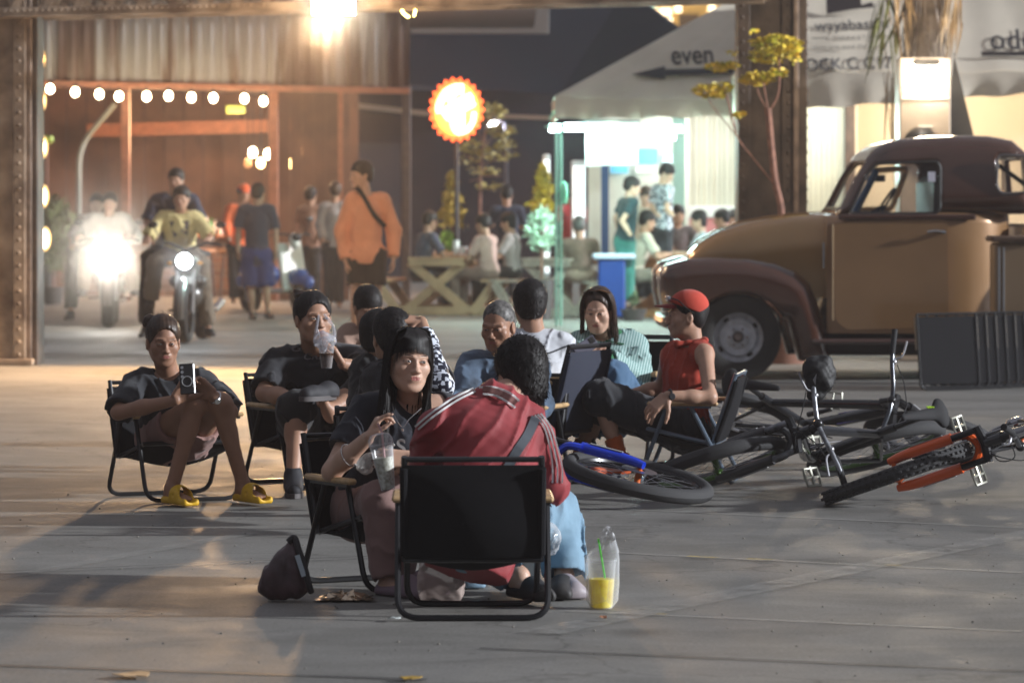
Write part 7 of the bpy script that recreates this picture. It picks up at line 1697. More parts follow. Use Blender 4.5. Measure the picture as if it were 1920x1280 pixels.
# ================================================================ FALLEN MOUNTAIN BIKES
def bike(label, hub_px, hubD, hub_z, u, nrm, wsign=1, steer=0.0, frame_m=None, fork_m=None, accent=None, knobs=False, rim_m=None, grips=.37, bar_m=None, barlen=.36, tyre_m=None, extra=None, forklen=.45, barrot=0.0):
    fm = frame_m; r_w = .355; tr = .036
    hub = Vector((GX(hub_px, hubD), hubD, hub_z)); u = nv(u); n = Vector(nrm); n = (n-u*n.dot(u)).normalized(); w_ = u.cross(n)*wsign
    # local frame: X forward, Y left, Z up; front hub at the origin, steering axis leans back 21 degrees
    a = Vector((-math.sin(R(21)), 0, math.cos(R(21)))); Y = Vector((0,1,0)); Z3 = a.cross(Y)
    A = Matrix((( a.x, Y.x, Z3.x), (a.y, Y.y, Z3.y), (a.z, Y.z, Z3.z))); B = Matrix(((u.x, n.x, 0), (u.y, n.y, 0), (u.z, n.z, 0))); c3 = u.cross(n)
    B = Matrix(((u.x, n.x, c3.x), (u.y, n.y, c3.y), (u.z, n.z, c3.z)))
    if wsign < 0:      # mirror by turning the bike over: keep a rotation, flip lateral and in-plane axes
        B = Matrix(((u.x, -n.x, -c3.x), (u.y, -n.y, -c3.y), (u.z, -n.z, -c3.z)))
    Rm = B @ A.inverted()
    Mf = Matrix.Translation(hub) @ Rm.to_4x4()
    Ms = Matrix.Rotation(steer, 4, a)                      # frame swings about the steering axis
    r = empty('mountain_bike', (hub.x, hub.y, 0), label=label, cat='bicycle', group='bicycles lying on the concrete')
    Tf = lambda *p: Mf @ Vector(p); Tr = lambda *p: Mf @ (Ms @ Vector(p))
    Mr_ = Mf @ Ms
    def wheel(Mw, c, nm):
        Mx = Mw @ Matrix.Translation(c) @ Matrix.Rotation(R(90), 4, 'X')
        q = MB(); prof = [(r_w-.014+tr*math.cos(t)*1.0+.0, tr*math.sin(t)) for t in [2*math.pi*k/10 for k in range(11)]]
        q.lathe([(x, y) for x, y in prof], 56, Mx)
        if knobs:
            for k in range(64):
                ang = 2*math.pi*k/64
                for row in (-1, 0, 1):
                    t = row*.75; off = (.5 if row == 0 else 0)*2*math.pi/64; rr = r_w-.014+(tr+.004)*math.cos(t); p = Vector((rr*math.cos(ang+off), rr*math.sin(ang+off), (tr+.004)*math.sin(t)))
                    Mb = Matrix.Rotation(ang+off, 3, 'Z') @ Matrix.Rotation(-t, 3, 'Y'); q.box(Mx @ p, (.010, .019, .014), Mx.to_3x3() @ Mb, bev=.002)
        w = q.build('wheel', tyre_m or M_bt, r, smooth=True, world=True)
        q = MB(); q.lathe([(r_w-.050,-.012),(r_w-.036,-.015),(r_w-.032,0),(r_w-.036,.015),(r_w-.050,.012),(r_w-.056,0),(r_w-.050,-.012)], 48, Mx); q.build('rim', rim_m or M_rimb, w, smooth=True, world=True)
        q = MB()
        for k in range(28):
            a0 = 2*math.pi*k/28; sd = (-1 if k % 2 else 1); a1 = a0+(.5 if (k//2) % 2 else -.5)
            q.tube([Mx @ Vector((.022*math.cos(a1), .022*math.sin(a1), sd*.03)), Mx @ Vector(((r_w-.05)*math.cos(a0), (r_w-.05)*math.sin(a0), 0))], .0013, 4, cap=False)
        q.build('spokes', M_spoke, w, world=True)
        q = MB(); q.lathe([(.001,-.055),(.012,-.055),(.012,-.04),(.026,-.034),(.016,-.02),(.016,.02),(.026,.034),(.012,.04),(.012,.055),(.001,.055)], 16, Mx); q.build('hub', accent or M_spoke, w, smooth=True, world=True)
        q = MB(); q.lathe([(.03,.036),(.088,.037),(.088,.039),(.03,.040)], 30, Mx); q.build('brake_disc', M_spoke, w, world=True)
        return w
    wheel(Mf, Vector((0,0,0)), 'f')
    ax0 = lambda s, y, off=0: Mf @ (a*s+Vector((math.cos(R(21))*off, y, math.sin(R(21))*off)))
    axr = lambda s, y, off=0: Mf @ (a*s+Matrix.Rotation(barrot, 3, a) @ Vector((math.cos(R(21))*off, y, math.sin(R(21))*off)))
    ax = ax0
    # fork: two sliders, stanchions, arch and crown
    q = MB()
    for sg in (-1, 1):
        q.tube([ax(-.02, sg*.066, -.012), ax(.03, sg*.070), ax(.10, sg*.074), ax(.31, sg*.074)], [.019,.024,.026,.027], 10)
    q.tube(smooth_path([ax(.30, -.074, -.02), ax(.375, -.065, -.030), ax(.415, 0, -.035), ax(.375, .065, -.030), ax(.30, .074, -.02)]), .020, 8); fk = q.build('fork', fork_m, r, smooth=True, world=True)
    for sg in (-1, 1): q = MB(); q.tube([ax(.31, sg*.074), ax(forklen, sg*.074)], .016, 10); q.build('stanchion', bar_m or M_bb, fk, smooth=True, world=True)
    q = MB(); q.tube([ax(forklen, -.088), ax(forklen+.015, 0), ax(forklen, .088)], .023, 8); q.tube([ax(forklen, 0), ax(forklen+.16, 0)], .019, 10); q.build('fork_crown', M_bb, fk, smooth=True, world=True)
    for sg in (-1, 1): q = MB(); q.bar(ax(.10, sg*.102, .0), ax(.27, sg*.102, .0), .004, .018, up=tuple(Mf.to_3x3() @ Vector((1,0,0)))); q.build('fork_decal', M_decal, fk, world=True)
    # bars, stem, grips, levers
    ax = axr; hs_ = forklen+.175; q = MB(); q.tube([ax(hs_-.02, 0), ax(hs_, 0, .065)], .018, 8); q.ell(ax(hs_, 0, .07), (.024,.024,.024)); st = q.build('stem', M_bb, r, smooth=True, world=True)
    q = MB(); pb = [ax(hs_+.03, sg_*barlen, .04) for sg_ in (-1,)]+[ax(hs_+.03, -.22, .05), ax(hs_+.01, -.08, .07), ax(hs_, 0, .07), ax(hs_+.01, .08, .07), ax(hs_+.03, .22, .05), ax(hs_+.03, barlen, .04)]
    q.tube(smooth_path(pb, 4), .0125, 10); hb = q.build('handlebar', bar_m or M_bars, r, smooth=True, world=True)
    for sg in (-1, 1):
        q = MB(); q.tube([ax(hs_+.03, sg*(barlen-.13), .045), ax(hs_+.03, sg*(barlen+.012), .038)], .0165, 10); q.build('grip', M_grip, hb, smooth=True, world=True)
        q = MB(); q.tube(smooth_path([ax(hs_+.02, sg*(barlen-.15), .05), ax(hs_+.0, sg*(barlen-.13), .09), ax(hs_-.01, sg*(barlen-.04), .10)]), .006, 6); q.ell(ax(hs_+.02, sg*(barlen-.17), .055), (.018,.018,.018)); q.build('brake_lever', M_spoke, hb, smooth=True, world=True)
    q = MB(); q.tube(smooth_path([ax(hs_, -.2, .07), ax(hs_-.02, -.1, .13), ax(hs_-.12, .02, .10), ax(.4, .075, .0), ax(.05, .075, 0)]), .003, 5); q.tube(smooth_path([ax(hs_, .2, .07), ax(hs_-.03, .08, .12), ax(hs_-.14, -.03, .06), Tr(-.42, .03, .42)]), .003, 5); q.build('brake_cable', M_grip, hb, smooth=True, world=True)
    # frame
    HT = a*(forklen+.10); HB = a*(forklen+.015); BB = Vector((-.70, 0, -.03)); ST = Vector((-.90, 0, .40)); RH = Vector((-1.14, 0, .0)); SC = Vector((-.87,0,.30))
    T = lambda v: Tr(*v)
    q = MB(); q.tube([T(HB), T(HT)], .026, 10); q.tube([T(HB+Vector((-.01,0,.01))), T(BB+Vector((.10,0,.06))), T(BB)], [.037,.034,.032], 10); q.tube([T(HT), T(SC)], [.029,.022], 10); q.tube([T(BB), T(ST)], .022, 10)
    for sg in (-1, 1): q.tube([T(BB+Vector((-.05, sg*.03, 0))), T(RH+Vector((0,sg*.062,0)))], .012, 8); q.tube([T(SC+Vector((-.02, sg*.02, 0))), T(RH+Vector((0,sg*.062,.01)))], .010, 8)
    q.ell(T(BB), (.03,.03,.03)); fr = q.build('frame', fm, r, smooth=True, world=True)
    q = MB()
    for sg in (-1, 1):
        d0, d1 = HB.lerp(BB, .30), HB.lerp(BB, .62); q.bar(T(d0+Vector((0,sg*.0305,0))), T(d1+Vector((0,sg*.0295,0))), .026, .003, up=tuple(Mr_.to_3x3() @ Vector((0,1,0))))
    q.build('frame_decal', accent or M_decal, fr, world=True)
    wheel(Mr_, RH, 'r')
    q = MB(); q.tube([T(ST), T(ST+Vector((-.06,0,.16)))], .0145, 8); q.build('seat_post', M_bb, r, smooth=True, world=True)
    s = SDF(.006); c = ST+Vector((-.05,0,.18)); s.cap(T(c+Vector((-.10,.0,.01))), T(c+Vector((.16,0,0))), .040, .018, k=.02, flat=(Mr_.to_3x3() @ Vector((0,0,1)), .5)); s.cap(T(c+Vector((-.10,-.045,.01))), T(c+Vector((-.10,.045,.01))), .034, .034, k=.03, flat=(Mr_.to_3x3() @ Vector((0,0,1)), .55)); sd = s.build('saddle', M_grip, r)
    if extra == 'saddle':
        q = MB()
        for k in range(4): q.bar(T(c+Vector((-.02-.018*k, -.042-.004*k*.0, .006))), T(c+Vector((-.012-.018*k, -.030, .022))), .010, .004)
        q.build('saddle_stripes', M_lime, sd, world=True)
    # drive train
    q = MB(); Mx = Mr_ @ Matrix.Translation(BB+Vector((0,-.045,0))) @ Matrix.Rotation(R(90), 4, 'X'); q.lathe([(.055,0),(.078,0),(.084,.002),(.078,.004),(.055,.004),(.055,0)], 32, Mx)
    for k in range(4): a_ = k*math.pi/2+.4; q.tube([Mx @ Vector((0,0,.002)), Mx @ Vector((.06*math.cos(a_), .06*math.sin(a_), .002))], .006, 6)
    q.build('chainring', M_spoke, r, world=True)
    cd = Vector((math.cos(R(35)), 0, math.sin(R(35))))*.17
    for sg in (-1, 1):
        q = MB(); e = BB+cd*sg+Vector((0,sg*.075,0)); q.tube([T(BB+Vector((0,sg*.06,0))), T(e)], [.016,.011], 8); cr_ = q.build('crank', M_bb, r, smooth=True, world=True)
        q = MB(); p = e+Vector((0,sg*.055,0)); q.tube([T(p+Vector(v)) for v in ((-.045,-.045,0),(.045,-.045,0),(.05,0,0),(.045,.045,0),(-.045,.045,0),(-.05,0,0))], .0075, 6, closed=True); q.tube([T(e), T(p+Vector((0,.04*sg,0)))], .009, 6); q.bar(T(p+Vector((-.045,0,0))), T(p+Vector((.045,0,0))), .012, .010); q.build('pedal', M_pedal, cr_, smooth=True, world=True)
    q = MB(); q.lathe([(.02,0),(.055,.006),(.05,.012),(.036,.028),(.02,.03)], 24, Mr_ @ Matrix.Translation(RH+Vector((0,-.052,0))) @ Matrix.Rotation(R(90), 4, 'X')); q.tube([T(RH+Vector((.0,-.05,-.02))), T(RH+Vector((.02,-.06,-.08))), T(RH+Vector((.05,-.055,-.12)))], .008, 6); q.tube([T(RH+Vector((0,-.05,.05))), T(BB+Vector((0,-.047,.078)))], .003, 5); q.tube([T(RH+Vector((.04,-.05,-.12))), T(BB+Vector((0,-.047,-.08)))], .003, 5); q.build('cassette', M_spoke, r, smooth=True, world=True)
    bpy.context.view_layer.update()
    zmin = 9
    def walk(o):
        nonlocal zmin
        if o.type == 'MESH': 
            M_ = parent_matrix(o); co = np.empty(len(o.data.vertices)*3); o.data.vertices.foreach_get('co', co); zmin = min(zmin, (co.reshape(-1,3)@np.array(M_.to_3x3()).T)[:,2].min()+M_.translation.z)
        for c in o.children: walk(c)
    walk(r); print('LIMBS bike zmin %.3f rear hub z %.3f' % (zmin, Tr(*RH).z), label[:30]); r.location.z -= max(-.03, zmin)
    return r, Tr, Tf, ax
M_bt = mat('bike_tyre', (.045,.045,.047), .8, bump=.3, bscale=200); M_rimb = mat('black_rim', (.02,.02,.022), .3, metal=.4); M_spoke = mat('spoke_steel', (.38,.38,.40), .3, metal=.9); M_bb = mat('bike_black', (.02,.02,.022), .3, metal=.4, coat=.3); M_bars = mat('bar_dark', (.05,.055,.065), .25, metal=.6, coat=.3); M_grip = mat('grip_rubber', (.018,.018,.02), .8); M_decal = mat('pale_decal', (.35,.35,.36), .4); M_lime = mat('lime', (.45,.75,.02), .4); M_pedal = mat('silver_pedal', (.40,.40,.34), .35, metal=.7)
M_or = mat('orange_fork', (.78,.11,.012), .28, coat=.6); M_bl = mat('electric_blue', (.01,.06,.75), .25, metal=.4, coat=.5); M_gn = mat('rim_green', (.05,.12,.02), .35); M_frk = mat('frame_black', (.016,.017,.020), .22, coat=.6); M_or2 = mat('orange_accent', (.7,.14,.02), .35)
b4, Tr4, Tf4, ax4 = bike('mountain bike with a bright orange fork and knobbly front tyre, lying at the right', 1682, 18.45, .14, (.89,-.30,.34), (-.31,.10,.93), wsign=-1, steer=R(0), frame_m=M_frk, fork_m=M_or, accent=M_or2, knobs=True, forklen=.44, barrot=R(78))
b2, Tr2, Tf2, ax2 = bike('mountain bike with green rims and a dull dark fork amid the pile', 1343, 19.2, .12, (.85,-.45,.36), (-.26,.265,.95), wsign=-1, steer=R(0), frame_m=M_frk, fork_m=mat('grey_fork', (.06,.06,.062), .35, coat=.3), accent=M_gn, rim_m=M_gn, bar_m=mat('white_black_bar', (.24,.25,.27), .3, metal=.4, var=.5, vscale=20), extra='saddle', barlen=.31)
b3, Tr3, Tf3, ax3 = bike('black mountain bike farthest back in the pile with its handlebar pointing up', 1745, 21.2, .16, (-.50,-.74,.36), (-.22,-.28,.95), wsign=1, steer=R(0), frame_m=M_frk, fork_m=M_bb, accent=mat('violet', (.08,.06,.35), .3, metal=.5), barlen=.38)
b1, Tr1, Tf1, ax1 = bike('mountain bike with an electric blue fork beside the red-top man', 1196, 18.6, .10, (-.90,.30,.22), (.26,-.13,.95), wsign=-1, steer=R(-8), frame_m=M_frk, fork_m=M_bl, accent=M_or2, rim_m=M_bb)
# black cap or bag hanging over the upright handlebar
cb = empty('hanging_hat', (GX(1540,19.0), 19.0, 0), label='crumpled black hat hung over the end of a handlebar in the bike pile', cat='hat')
s = SDF(.006); X1 = lambda px, py, dy=0: P(px, py, 18.95+dy)
s.cap(X1(1528,690), X1(1545,715), .060, .055, k=.03); s.cap(X1(1522,705), X1(1530,738), .035, .045, k=.03); s.cap(X1(1548,675), X1(1558,700), .03, .03, k=.03); s.noise = lambda X: .008*_vnoise(X, 42, 3); s.build('cap_cloth', mat('black_nylon', (.015,.015,.016), .6, bump=.3), cb)
q = MB(); q.add([X1(1524,712,-.07), X1(1531,700,-.08), X1(1529,722,-.07)], [[0,1,2]]); q.add([X1(1524,712,-.073), X1(1531,700,-.083), X1(1529,722,-.073)], [[0,2,1]]); q.build('grey_patch', M_decal, cb, world=True)
# ================================================================ PICNIC TABLES, RIDERS AND PEOPLE BEHIND
M_ply = mat('picnic_wood', (.46,.30,.18), .6, var=.18, vscale=3)
def picnic(px, D, yaw, label, L=1.5, m=None):
    """X-legged table; length runs along local Y"""
    r = empty('picnic_table', (GX(px, D), D, 0), yaw, label=label, cat='picnic table', group='timber picnic tables'); m = m or M_ply
    q = MB()
    for k in range(5): q.box((-.30+.15*k, 0, .74), (.135, L, .038), bev=.004)
    q.build('table_top', m, r)
    for sx in (-1, 1):
        q = MB(); q.box((sx*.66, 0, .45), (.14, L, .038), bev=.004); q.box((sx*.80, 0, .45), (.12, L, .038), bev=.004); q.build('bench', m, r)
    for sy in (-L/2+.10, L/2-.10):
        q = MB(); q.bar((-.36, sy, .70), (.42, sy, .05), .05, .115); q.build('leg', m, r); q = MB(); q.bar((.36, sy+.052, .70), (-.42, sy+.052, .05), .05, .115); q.build('leg', m, r)
        q = MB(); q.bar((-.66, sy-.055, .06), (.66, sy-.055, .06), .05, .11); q.bar((-.36, sy-.055, .695), (.36, sy-.055, .695), .05, .09); q.build('cross_rail', m, r)
        for sx in (-1, 1): q = MB(); q.bar((sx*.78, sy-.108, .43), (sx*.48, sy-.108, .02), .05, .115); q.build('bench_leg', m, r)
    return r
picnic(830, 51.2, R(-6), 'picnic table with large X-shaped legs seen end-on behind the seated group')
picnic(1080, 50.4, R(-34), 'picnic table to the right of the end-on table, beside the green tent leg', m=mat('picnic_grey', (.50,.44,.37), .6, var=.2))
picnic(1262, 50.0, R(-10), 'orange-brown picnic table half hidden by the truck hood', m=mat('picnic_orange', (.45,.20,.08), .6, var=.2))
# table clutter
for k, (px, py, D_, c_, w_, h_) in enumerate(((868,470,50.9,(.75,.78,.78),.13,.14),(893,476,50.9,(.10,.07,.06),.09,.12),(855,462,51.0,(.70,.72,.70),.10,.22),(1065,478,50.1,(.7,.75,.72),.3,.10),(1258,466,49.6,(.6,.65,.6),.12,.06))):
    o = MB(); o.lathe([(.001,0),(w_*.4,0),(w_*.5,h_*.3),(w_*.42,h_),(w_*.36,h_),(w_*.40,h_*.35),(.001,.02)], 14); ob = o.build('tableware', mat('ware_%d' % k, c_, .3), smooth=True); ob.location = (GX(px, D_), D_, .76)
    tag(ob, ['white bowl on the near end of the end-on picnic table', 'dark cup at the right edge of the end-on picnic table', 'tall pale jug on the end-on picnic table', 'wide pale tray on the middle picnic table', 'pale dish on the orange-brown picnic table'][k], 'tableware')
def sitter(px, D, label, top_y, facing, shirt, skin='tan', hair='black', pants=None, lean=.0, seed=0, seat=.45, sc_=1.0, hk='short', sleeve=.75, arms='table', head_tilt=-.25, detail=False, tied=False, h=.014):
    """a seated figure: hips on a bench, facing a table"""
    f = Vector((math.cos(facing), math.sin(facing), 0)); sd = Vector((-f.y, f.x, 0)); x = GX(px, D); b = Vector((x, D, 0)); zt_ = ZY(top_y, D)
    pel = b+Vector((0,0,seat+.10)); hd = b+f*lean+Vector((0,0,zt_-.115*sc_)); nk = hd+Vector((0,0,-.17*sc_))-f*.05
    J = dict(pelvis=pel-f*.05, neck=nk, head=hd, sha=nk+sd*.19-Vector((0,0,.05)), shb=nk-sd*.19-Vector((0,0,.05)), hipa=pel+sd*.09, hipb=pel-sd*.09, kna=pel+sd*.12+f*.42+Vector((0,0,.0)), knb=pel-sd*.12+f*.42+Vector((0,0,.0)))
    J['ana'] = Vector((J['kna'].x, J['kna'].y, .10)); J['anb'] = Vector((J['knb'].x, J['knb'].y, .10)); J['toa'] = J['ana']+f*.14-Vector((0,0,.05)); J['tob'] = J['anb']+f*.14-Vector((0,0,.05))
    for q_, s_ in (('a', 1), ('b', -1)):
        sh = J['sh'+q_]; J['el'+q_] = sh+f*.12+sd*.06*s_-Vector((0,0,.24)); J['wr'+q_] = J['el'+q_]+f*.20-sd*.07*s_+Vector((0,0,.04))
    r, J2, so, MH = person('person', label, J, skin=skin, h=h, hf=.008 if not detail else .006, face=tuple(f+Vector((0,0,head_tilt))), chest_f=tuple(f), shirt=shirt, sleeve=sleeve, pants=pants or M_blk, pant_to=1.9, detail=detail, seed=seed, fold=.008, hs=sc_,
        hands={'a': dict(f=tuple(f), n=(0,0,-1), side=1), 'b': dict(f=tuple(f), n=(0,0,-1), side=-1)})
    hair_cap(r, J2['head'], MH, hk, HAIR[hair], sc_=sc_, seed=seed, tufts=0, thick=1.5, h=.009); return r, MH
SH = {k: cloth(k, c) for k, c in dict(bluegrey=(.05,.06,.09), peachy=(.46,.30,.26), greyish=(.30,.27,.26), dusk=(.03,.035,.06), brownish=(.17,.115,.085), rust=(.42,.05,.05), cream=(.50,.42,.34), mauve=(.09,.06,.06), paleblue=(.45,.50,.55), teal=(.02,.05,.06), salmon=(.80,.36,.21), brightor=(.85,.16,.05), yellowtee=(.62,.52,.24), whitetee=(.60,.56,.50), green=(.03,.16,.13)).items()}
sitter(790, 51.0, 'diner in dark grey-blue leaning over the end-on picnic table from the left', 398, R(25), SH['bluegrey'], lean=.14, seed=101, pants=M_navy)
sitter(912, 50.6, 'diner in a pale pink t-shirt seated at the right bench of the end-on table', 403, R(150), SH['peachy'], lean=.06, seed=102, pants=cloth('mauve_trousers', (.20,.13,.11)))
sitter(955, 51.4, 'long-haired diner in pale grey beside the diner in pink', 400, R(165), SH['greyish'], lean=.02, seed=103, hk='long')
sitter(950, 54.0, 'person in dark blue seen above the two diners in pink and grey', 350, R(95), SH['dusk'], lean=0, seed=104, seat=.62)
sitter(1086, 49.8, 'diner in brown with pale hair rim-lit, seated in front of the green tent leg', 408, R(95), SH['brownish'], lean=.02, seed=105, hair='grey', pants=cloth('pale_trousers', (.40,.28,.22)))
sitter(1068, 53.5, 'person in a dark red shirt behind the green tent leg', 348, R(120), SH['rust'], lean=0, seed=106, seat=.60)
sitter(1192, 48.9, 'man in a cream t-shirt leaning onto the right-hand picnic table', 397, R(12), SH['cream'], lean=.16, seed=107, pants=cloth('khaki', (.15,.13,.10)), skin='tan')
sitter(1272, 50.6, 'woman in dark mauve seated across from the man in cream', 386, R(-80), SH['mauve'], lean=0, seed=108, hk='long', skin='tan')
sitter(1312, 49.6, 'child with bobbed black hair in pale blue at the right-hand table', 396, R(185), SH['paleblue'], lean=.02, seed=109, hk='long', skin='light')
sitter(1352, 50.9, 'dark-haired diner in white just left of the steel column', 394, R(170), SH['paleblue'], lean=0, seed=110)
sitter(1376, 51.5, 'dark-haired diner partly hidden by the steel column', 395, R(-100), SH['mauve'], lean=0, seed=111)
def stander(px, D, label, J, **k):
    JJ = {n: P(v[0], v[1], D+(v[2] if len(v) > 2 else 0)) for n, v in J.items()}; JJ['neck'] = P(J['neck'][0], J['neck'][1], D)
    hk = k.pop('hk', 'short'); hair = k.pop('hair', 'black'); sc_ = k.get('hs', 1.0); seed = k.get('seed', 0); hl = k.pop('hair_on', True)
    r, J2, so, MH = person('person', label, JJ, **k)
    if hl: hair_cap(r, J2['head'], MH, hk, HAIR[hair], sc_=sc_, wide=k.get('wide', 1), seed=seed, tufts=0, thick=1.5, h=.008)
    return r, J2, so, MH
bgk = dict(h=.013, hf=.007, detail=False)
# tall man in the salmon sweatshirt
D_ = 36.8
r, J, so, MH = stander(692, D_, 'tall man in a salmon sweatshirt with a dark cross-body strap, looking left', dict(head=(676,328), neck=(686,366), pelvis=(686,478), sha=(661,374,.0), shb=(718,376,.05), ela=(641,432,.02), elb=(738,432,.05), wra=(648,488,-.05), wrb=(738,484,-.02), hipa=(671,485), hipb=(702,485), kna=(667,578,-.05), knb=(706,578,.02), ana=(668,652,.0), anb=(706,652,.05), toa=(660,664,-.10), tob=(700,664,-.05)), skin='light', h=.011, hf=.006, hs=1.06, face=(-.85,-.55,-.05), shirt=SH['salmon'], sleeve=1.9, loose=.024, fold=.005, pants=M_blk, pant_to=.46, pant_loose=.03, seed=121, bulk=1.02, shirt_len=.4,
    shoes=dict(style='trainer', m=M_wtee), hands={'a': dict(f=(.1,0,-1), n=(1,0,0), side=1), 'b': dict(f=(0,0,-1), n=(-1,0,0), side=1)})
on_cloth(so, [P(668,350,D_-.2), P(683,370,D_-.2), P(700,400,D_-.2), P(722,425,D_-.2)], .022, M_blk, 'cross_body_strap', off=.015)
# standing man in dark t-shirt, back to us
D_ = 48.6
r, J, so, MH = stander(482, D_, 'man in a dark t-shirt and blue shorts standing with his back to us', dict(head=(485,362), neck=(482,387), pelvis=(482,480), sha=(455,394), shb=(508,394), ela=(447,430), elb=(516,432), wra=(446,468,-.05), wrb=(517,470,-.05), hipa=(470,484), hipb=(494,484), kna=(470,540), knb=(499,540), ana=(474,588), anb=(502,586), toa=(474,594,-.10), tob=(505,592,-.1)), skin='tan', face=(.35,1,0), chest_f=(0,1,0), shirt=SH['dusk'], sleeve=.85, loose=.030, fold=.006, pants=cloth('blue_shorts', (.02,.035,.14)), pant_to=.8, pant_loose=.045, seed=122, shirt_len=1.1,
    shoes=dict(style='slide', m=M_navy), hands={'a': dict(f=(0,0,-1), n=(1,0,0), side=1), 'b': dict(f=(0,0,-1), n=(-1,0,0), side=1)}, **bgk)
# bar keeper in bright orange with a cap
D_ = 54.0
r, J, so, MH = stander(447, D_, 'person in a bright orange top and cap leaning at the bar', dict(head=(457,362), neck=(452,385), pelvis=(446,465), sha=(432,392), shb=(472,392), ela=(424,425,-.1), elb=(478,425,-.1), wra=(430,450,-.25), wrb=(470,450,-.25), hipa=(438,468), hipb=(456,468), kna=(438,520), knb=(456,520), ana=(438,560), anb=(456,560), toa=(438,564,-.1), tob=(456,564,-.1)), skin='tan', face=(.4,-1,-.3), shirt=SH['brightor'], sleeve=1.8, pants=M_navy, pant_to=1.9, seed=123, **bgk)
s = SDF(.008); Lq = lambda x, y, z: J['head']+MH @ Vector((x,y,z)); s.ell(Lq(0,-.014,.055), (.088,.104,.082), MH); s.plane(Lq(0,0,.045), tuple(MH @ Vector((0,-.1,-1)))); s.cap(Lq(-.04,.10,.045), Lq(.04,.10,.045), .02, .02); s.build('baseball_cap', cloth('cap_orange', (.75,.12,.03)), r)
q = MB(); q.tube([Lq(.09*math.cos(t), -.014+.104*math.sin(t), .045) for t in [2*math.pi*i/20 for i in range(20)]], .010, 6, closed=True); q.build('cap_band', mat('cap_blue', (.1,.18,.3), .6), r, smooth=True, world=True)
# two people by the scooter
stander(585, 54.5, 'dark-haired person in brown standing behind the parked scooter', dict(head=(583,366), neck=(582,387), pelvis=(580,470), sha=(565,394), shb=(600,394), ela=(558,425), elb=(606,425), wra=(562,452,-.1), wrb=(602,452,-.1), hipa=(572,472), hipb=(590,472), kna=(570,520), knb=(592,520), ana=(570,565), anb=(592,565), toa=(570,570,-.1), tob=(592,570,-.1)), skin='tan', face=(.3,1,0), chest_f=(0,1,0), shirt=cloth('warm_brown', (.22,.11,.07)), sleeve=.7, pants=M_blk, pant_to=1.9, seed=124, **bgk)
stander(630, 53.0, 'person in pale blue standing between the scooter and the tall salmon-shirted man', dict(head=(628,358), neck=(627,380), pelvis=(625,468), sha=(607,388), shb=(646,388), ela=(600,422), elb=(652,422), wra=(606,452,-.1), wrb=(648,452,-.1), hipa=(616,470), hipb=(636,470), kna=(616,520), knb=(636,520), ana=(616,568), anb=(636,568), toa=(616,573,-.1), tob=(636,573,-.1)), skin='tan', hair='brown', face=(-.3,1,0), chest_f=(0,1,0), shirt=SH['greyish'], sleeve=1.8, pants=M_navy, pant_to=1.9, seed=125, **bgk)
# stall staff
stander(1178, 48.6, 'stall worker in a dark t-shirt and green apron turned to the right', dict(head=(1186,350), neck=(1180,372), pelvis=(1170,452), sha=(1168,380,.1), shb=(1188,380,-.15), ela=(1155,410,.15), elb=(1166,415,-.25), wra=(1165,440,.25), wrb=(1182,440,-.30), hipa=(1166,455), hipb=(1178,455), kna=(1168,510), knb=(1180,510), ana=(1166,565), anb=(1180,565), toa=(1176,570,-.0), tob=(1190,570,-.0)), skin='light', face=(1,.1,-.3), chest_f=(1,0,0), shirt=SH['teal'], sleeve=.6, pants=SH['green'], pant_to=1.9, seed=126, **bgk)
stander(1242, 49.4, 'stall worker in a black and white patterned shirt with head bowed', dict(head=(1251,325), neck=(1244,348), pelvis=(1240,432), sha=(1228,356,.05), shb=(1256,356,-.12), ela=(1222,388,.05), elb=(1250,392,-.25), wra=(1236,405,-.1), wrb=(1262,404,-.30), hipa=(1234,435), hipb=(1248,435), kna=(1236,495), knb=(1250,495), ana=(1236,555), anb=(1250,555), toa=(1244,560,-.1), tob=(1258,560,-.1)), skin='light', face=(.8,-.4,-.6), chest_f=(.8,-.5,0), shirt=M_checkw if 'M_checkw' in globals() else bpy.data.materials['chequered_cloth'], sleeve=.7, pants=M_navy, pant_to=1.9, seed=127, **bgk)
stander(1222, 50.2, 'faint third stall worker in cream between the other two', dict(head=(1211,368), neck=(1210,388), pelvis=(1210,460), sha=(1194,395), shb=(1226,395), ela=(1190,425), elb=(1230,425), wra=(1200,448,-.1), wrb=(1220,448,-.1), hipa=(1202,463), hipb=(1218,463), kna=(1202,510), knb=(1218,510), ana=(1202,560), anb=(1218,560), toa=(1202,565,-.1), tob=(1218,565,-.1)), skin='light', hair='brown', face=(0,-1,-.3), shirt=SH['cream'], sleeve=.7, pants=M_navy, pant_to=1.9, seed=128, **bgk)
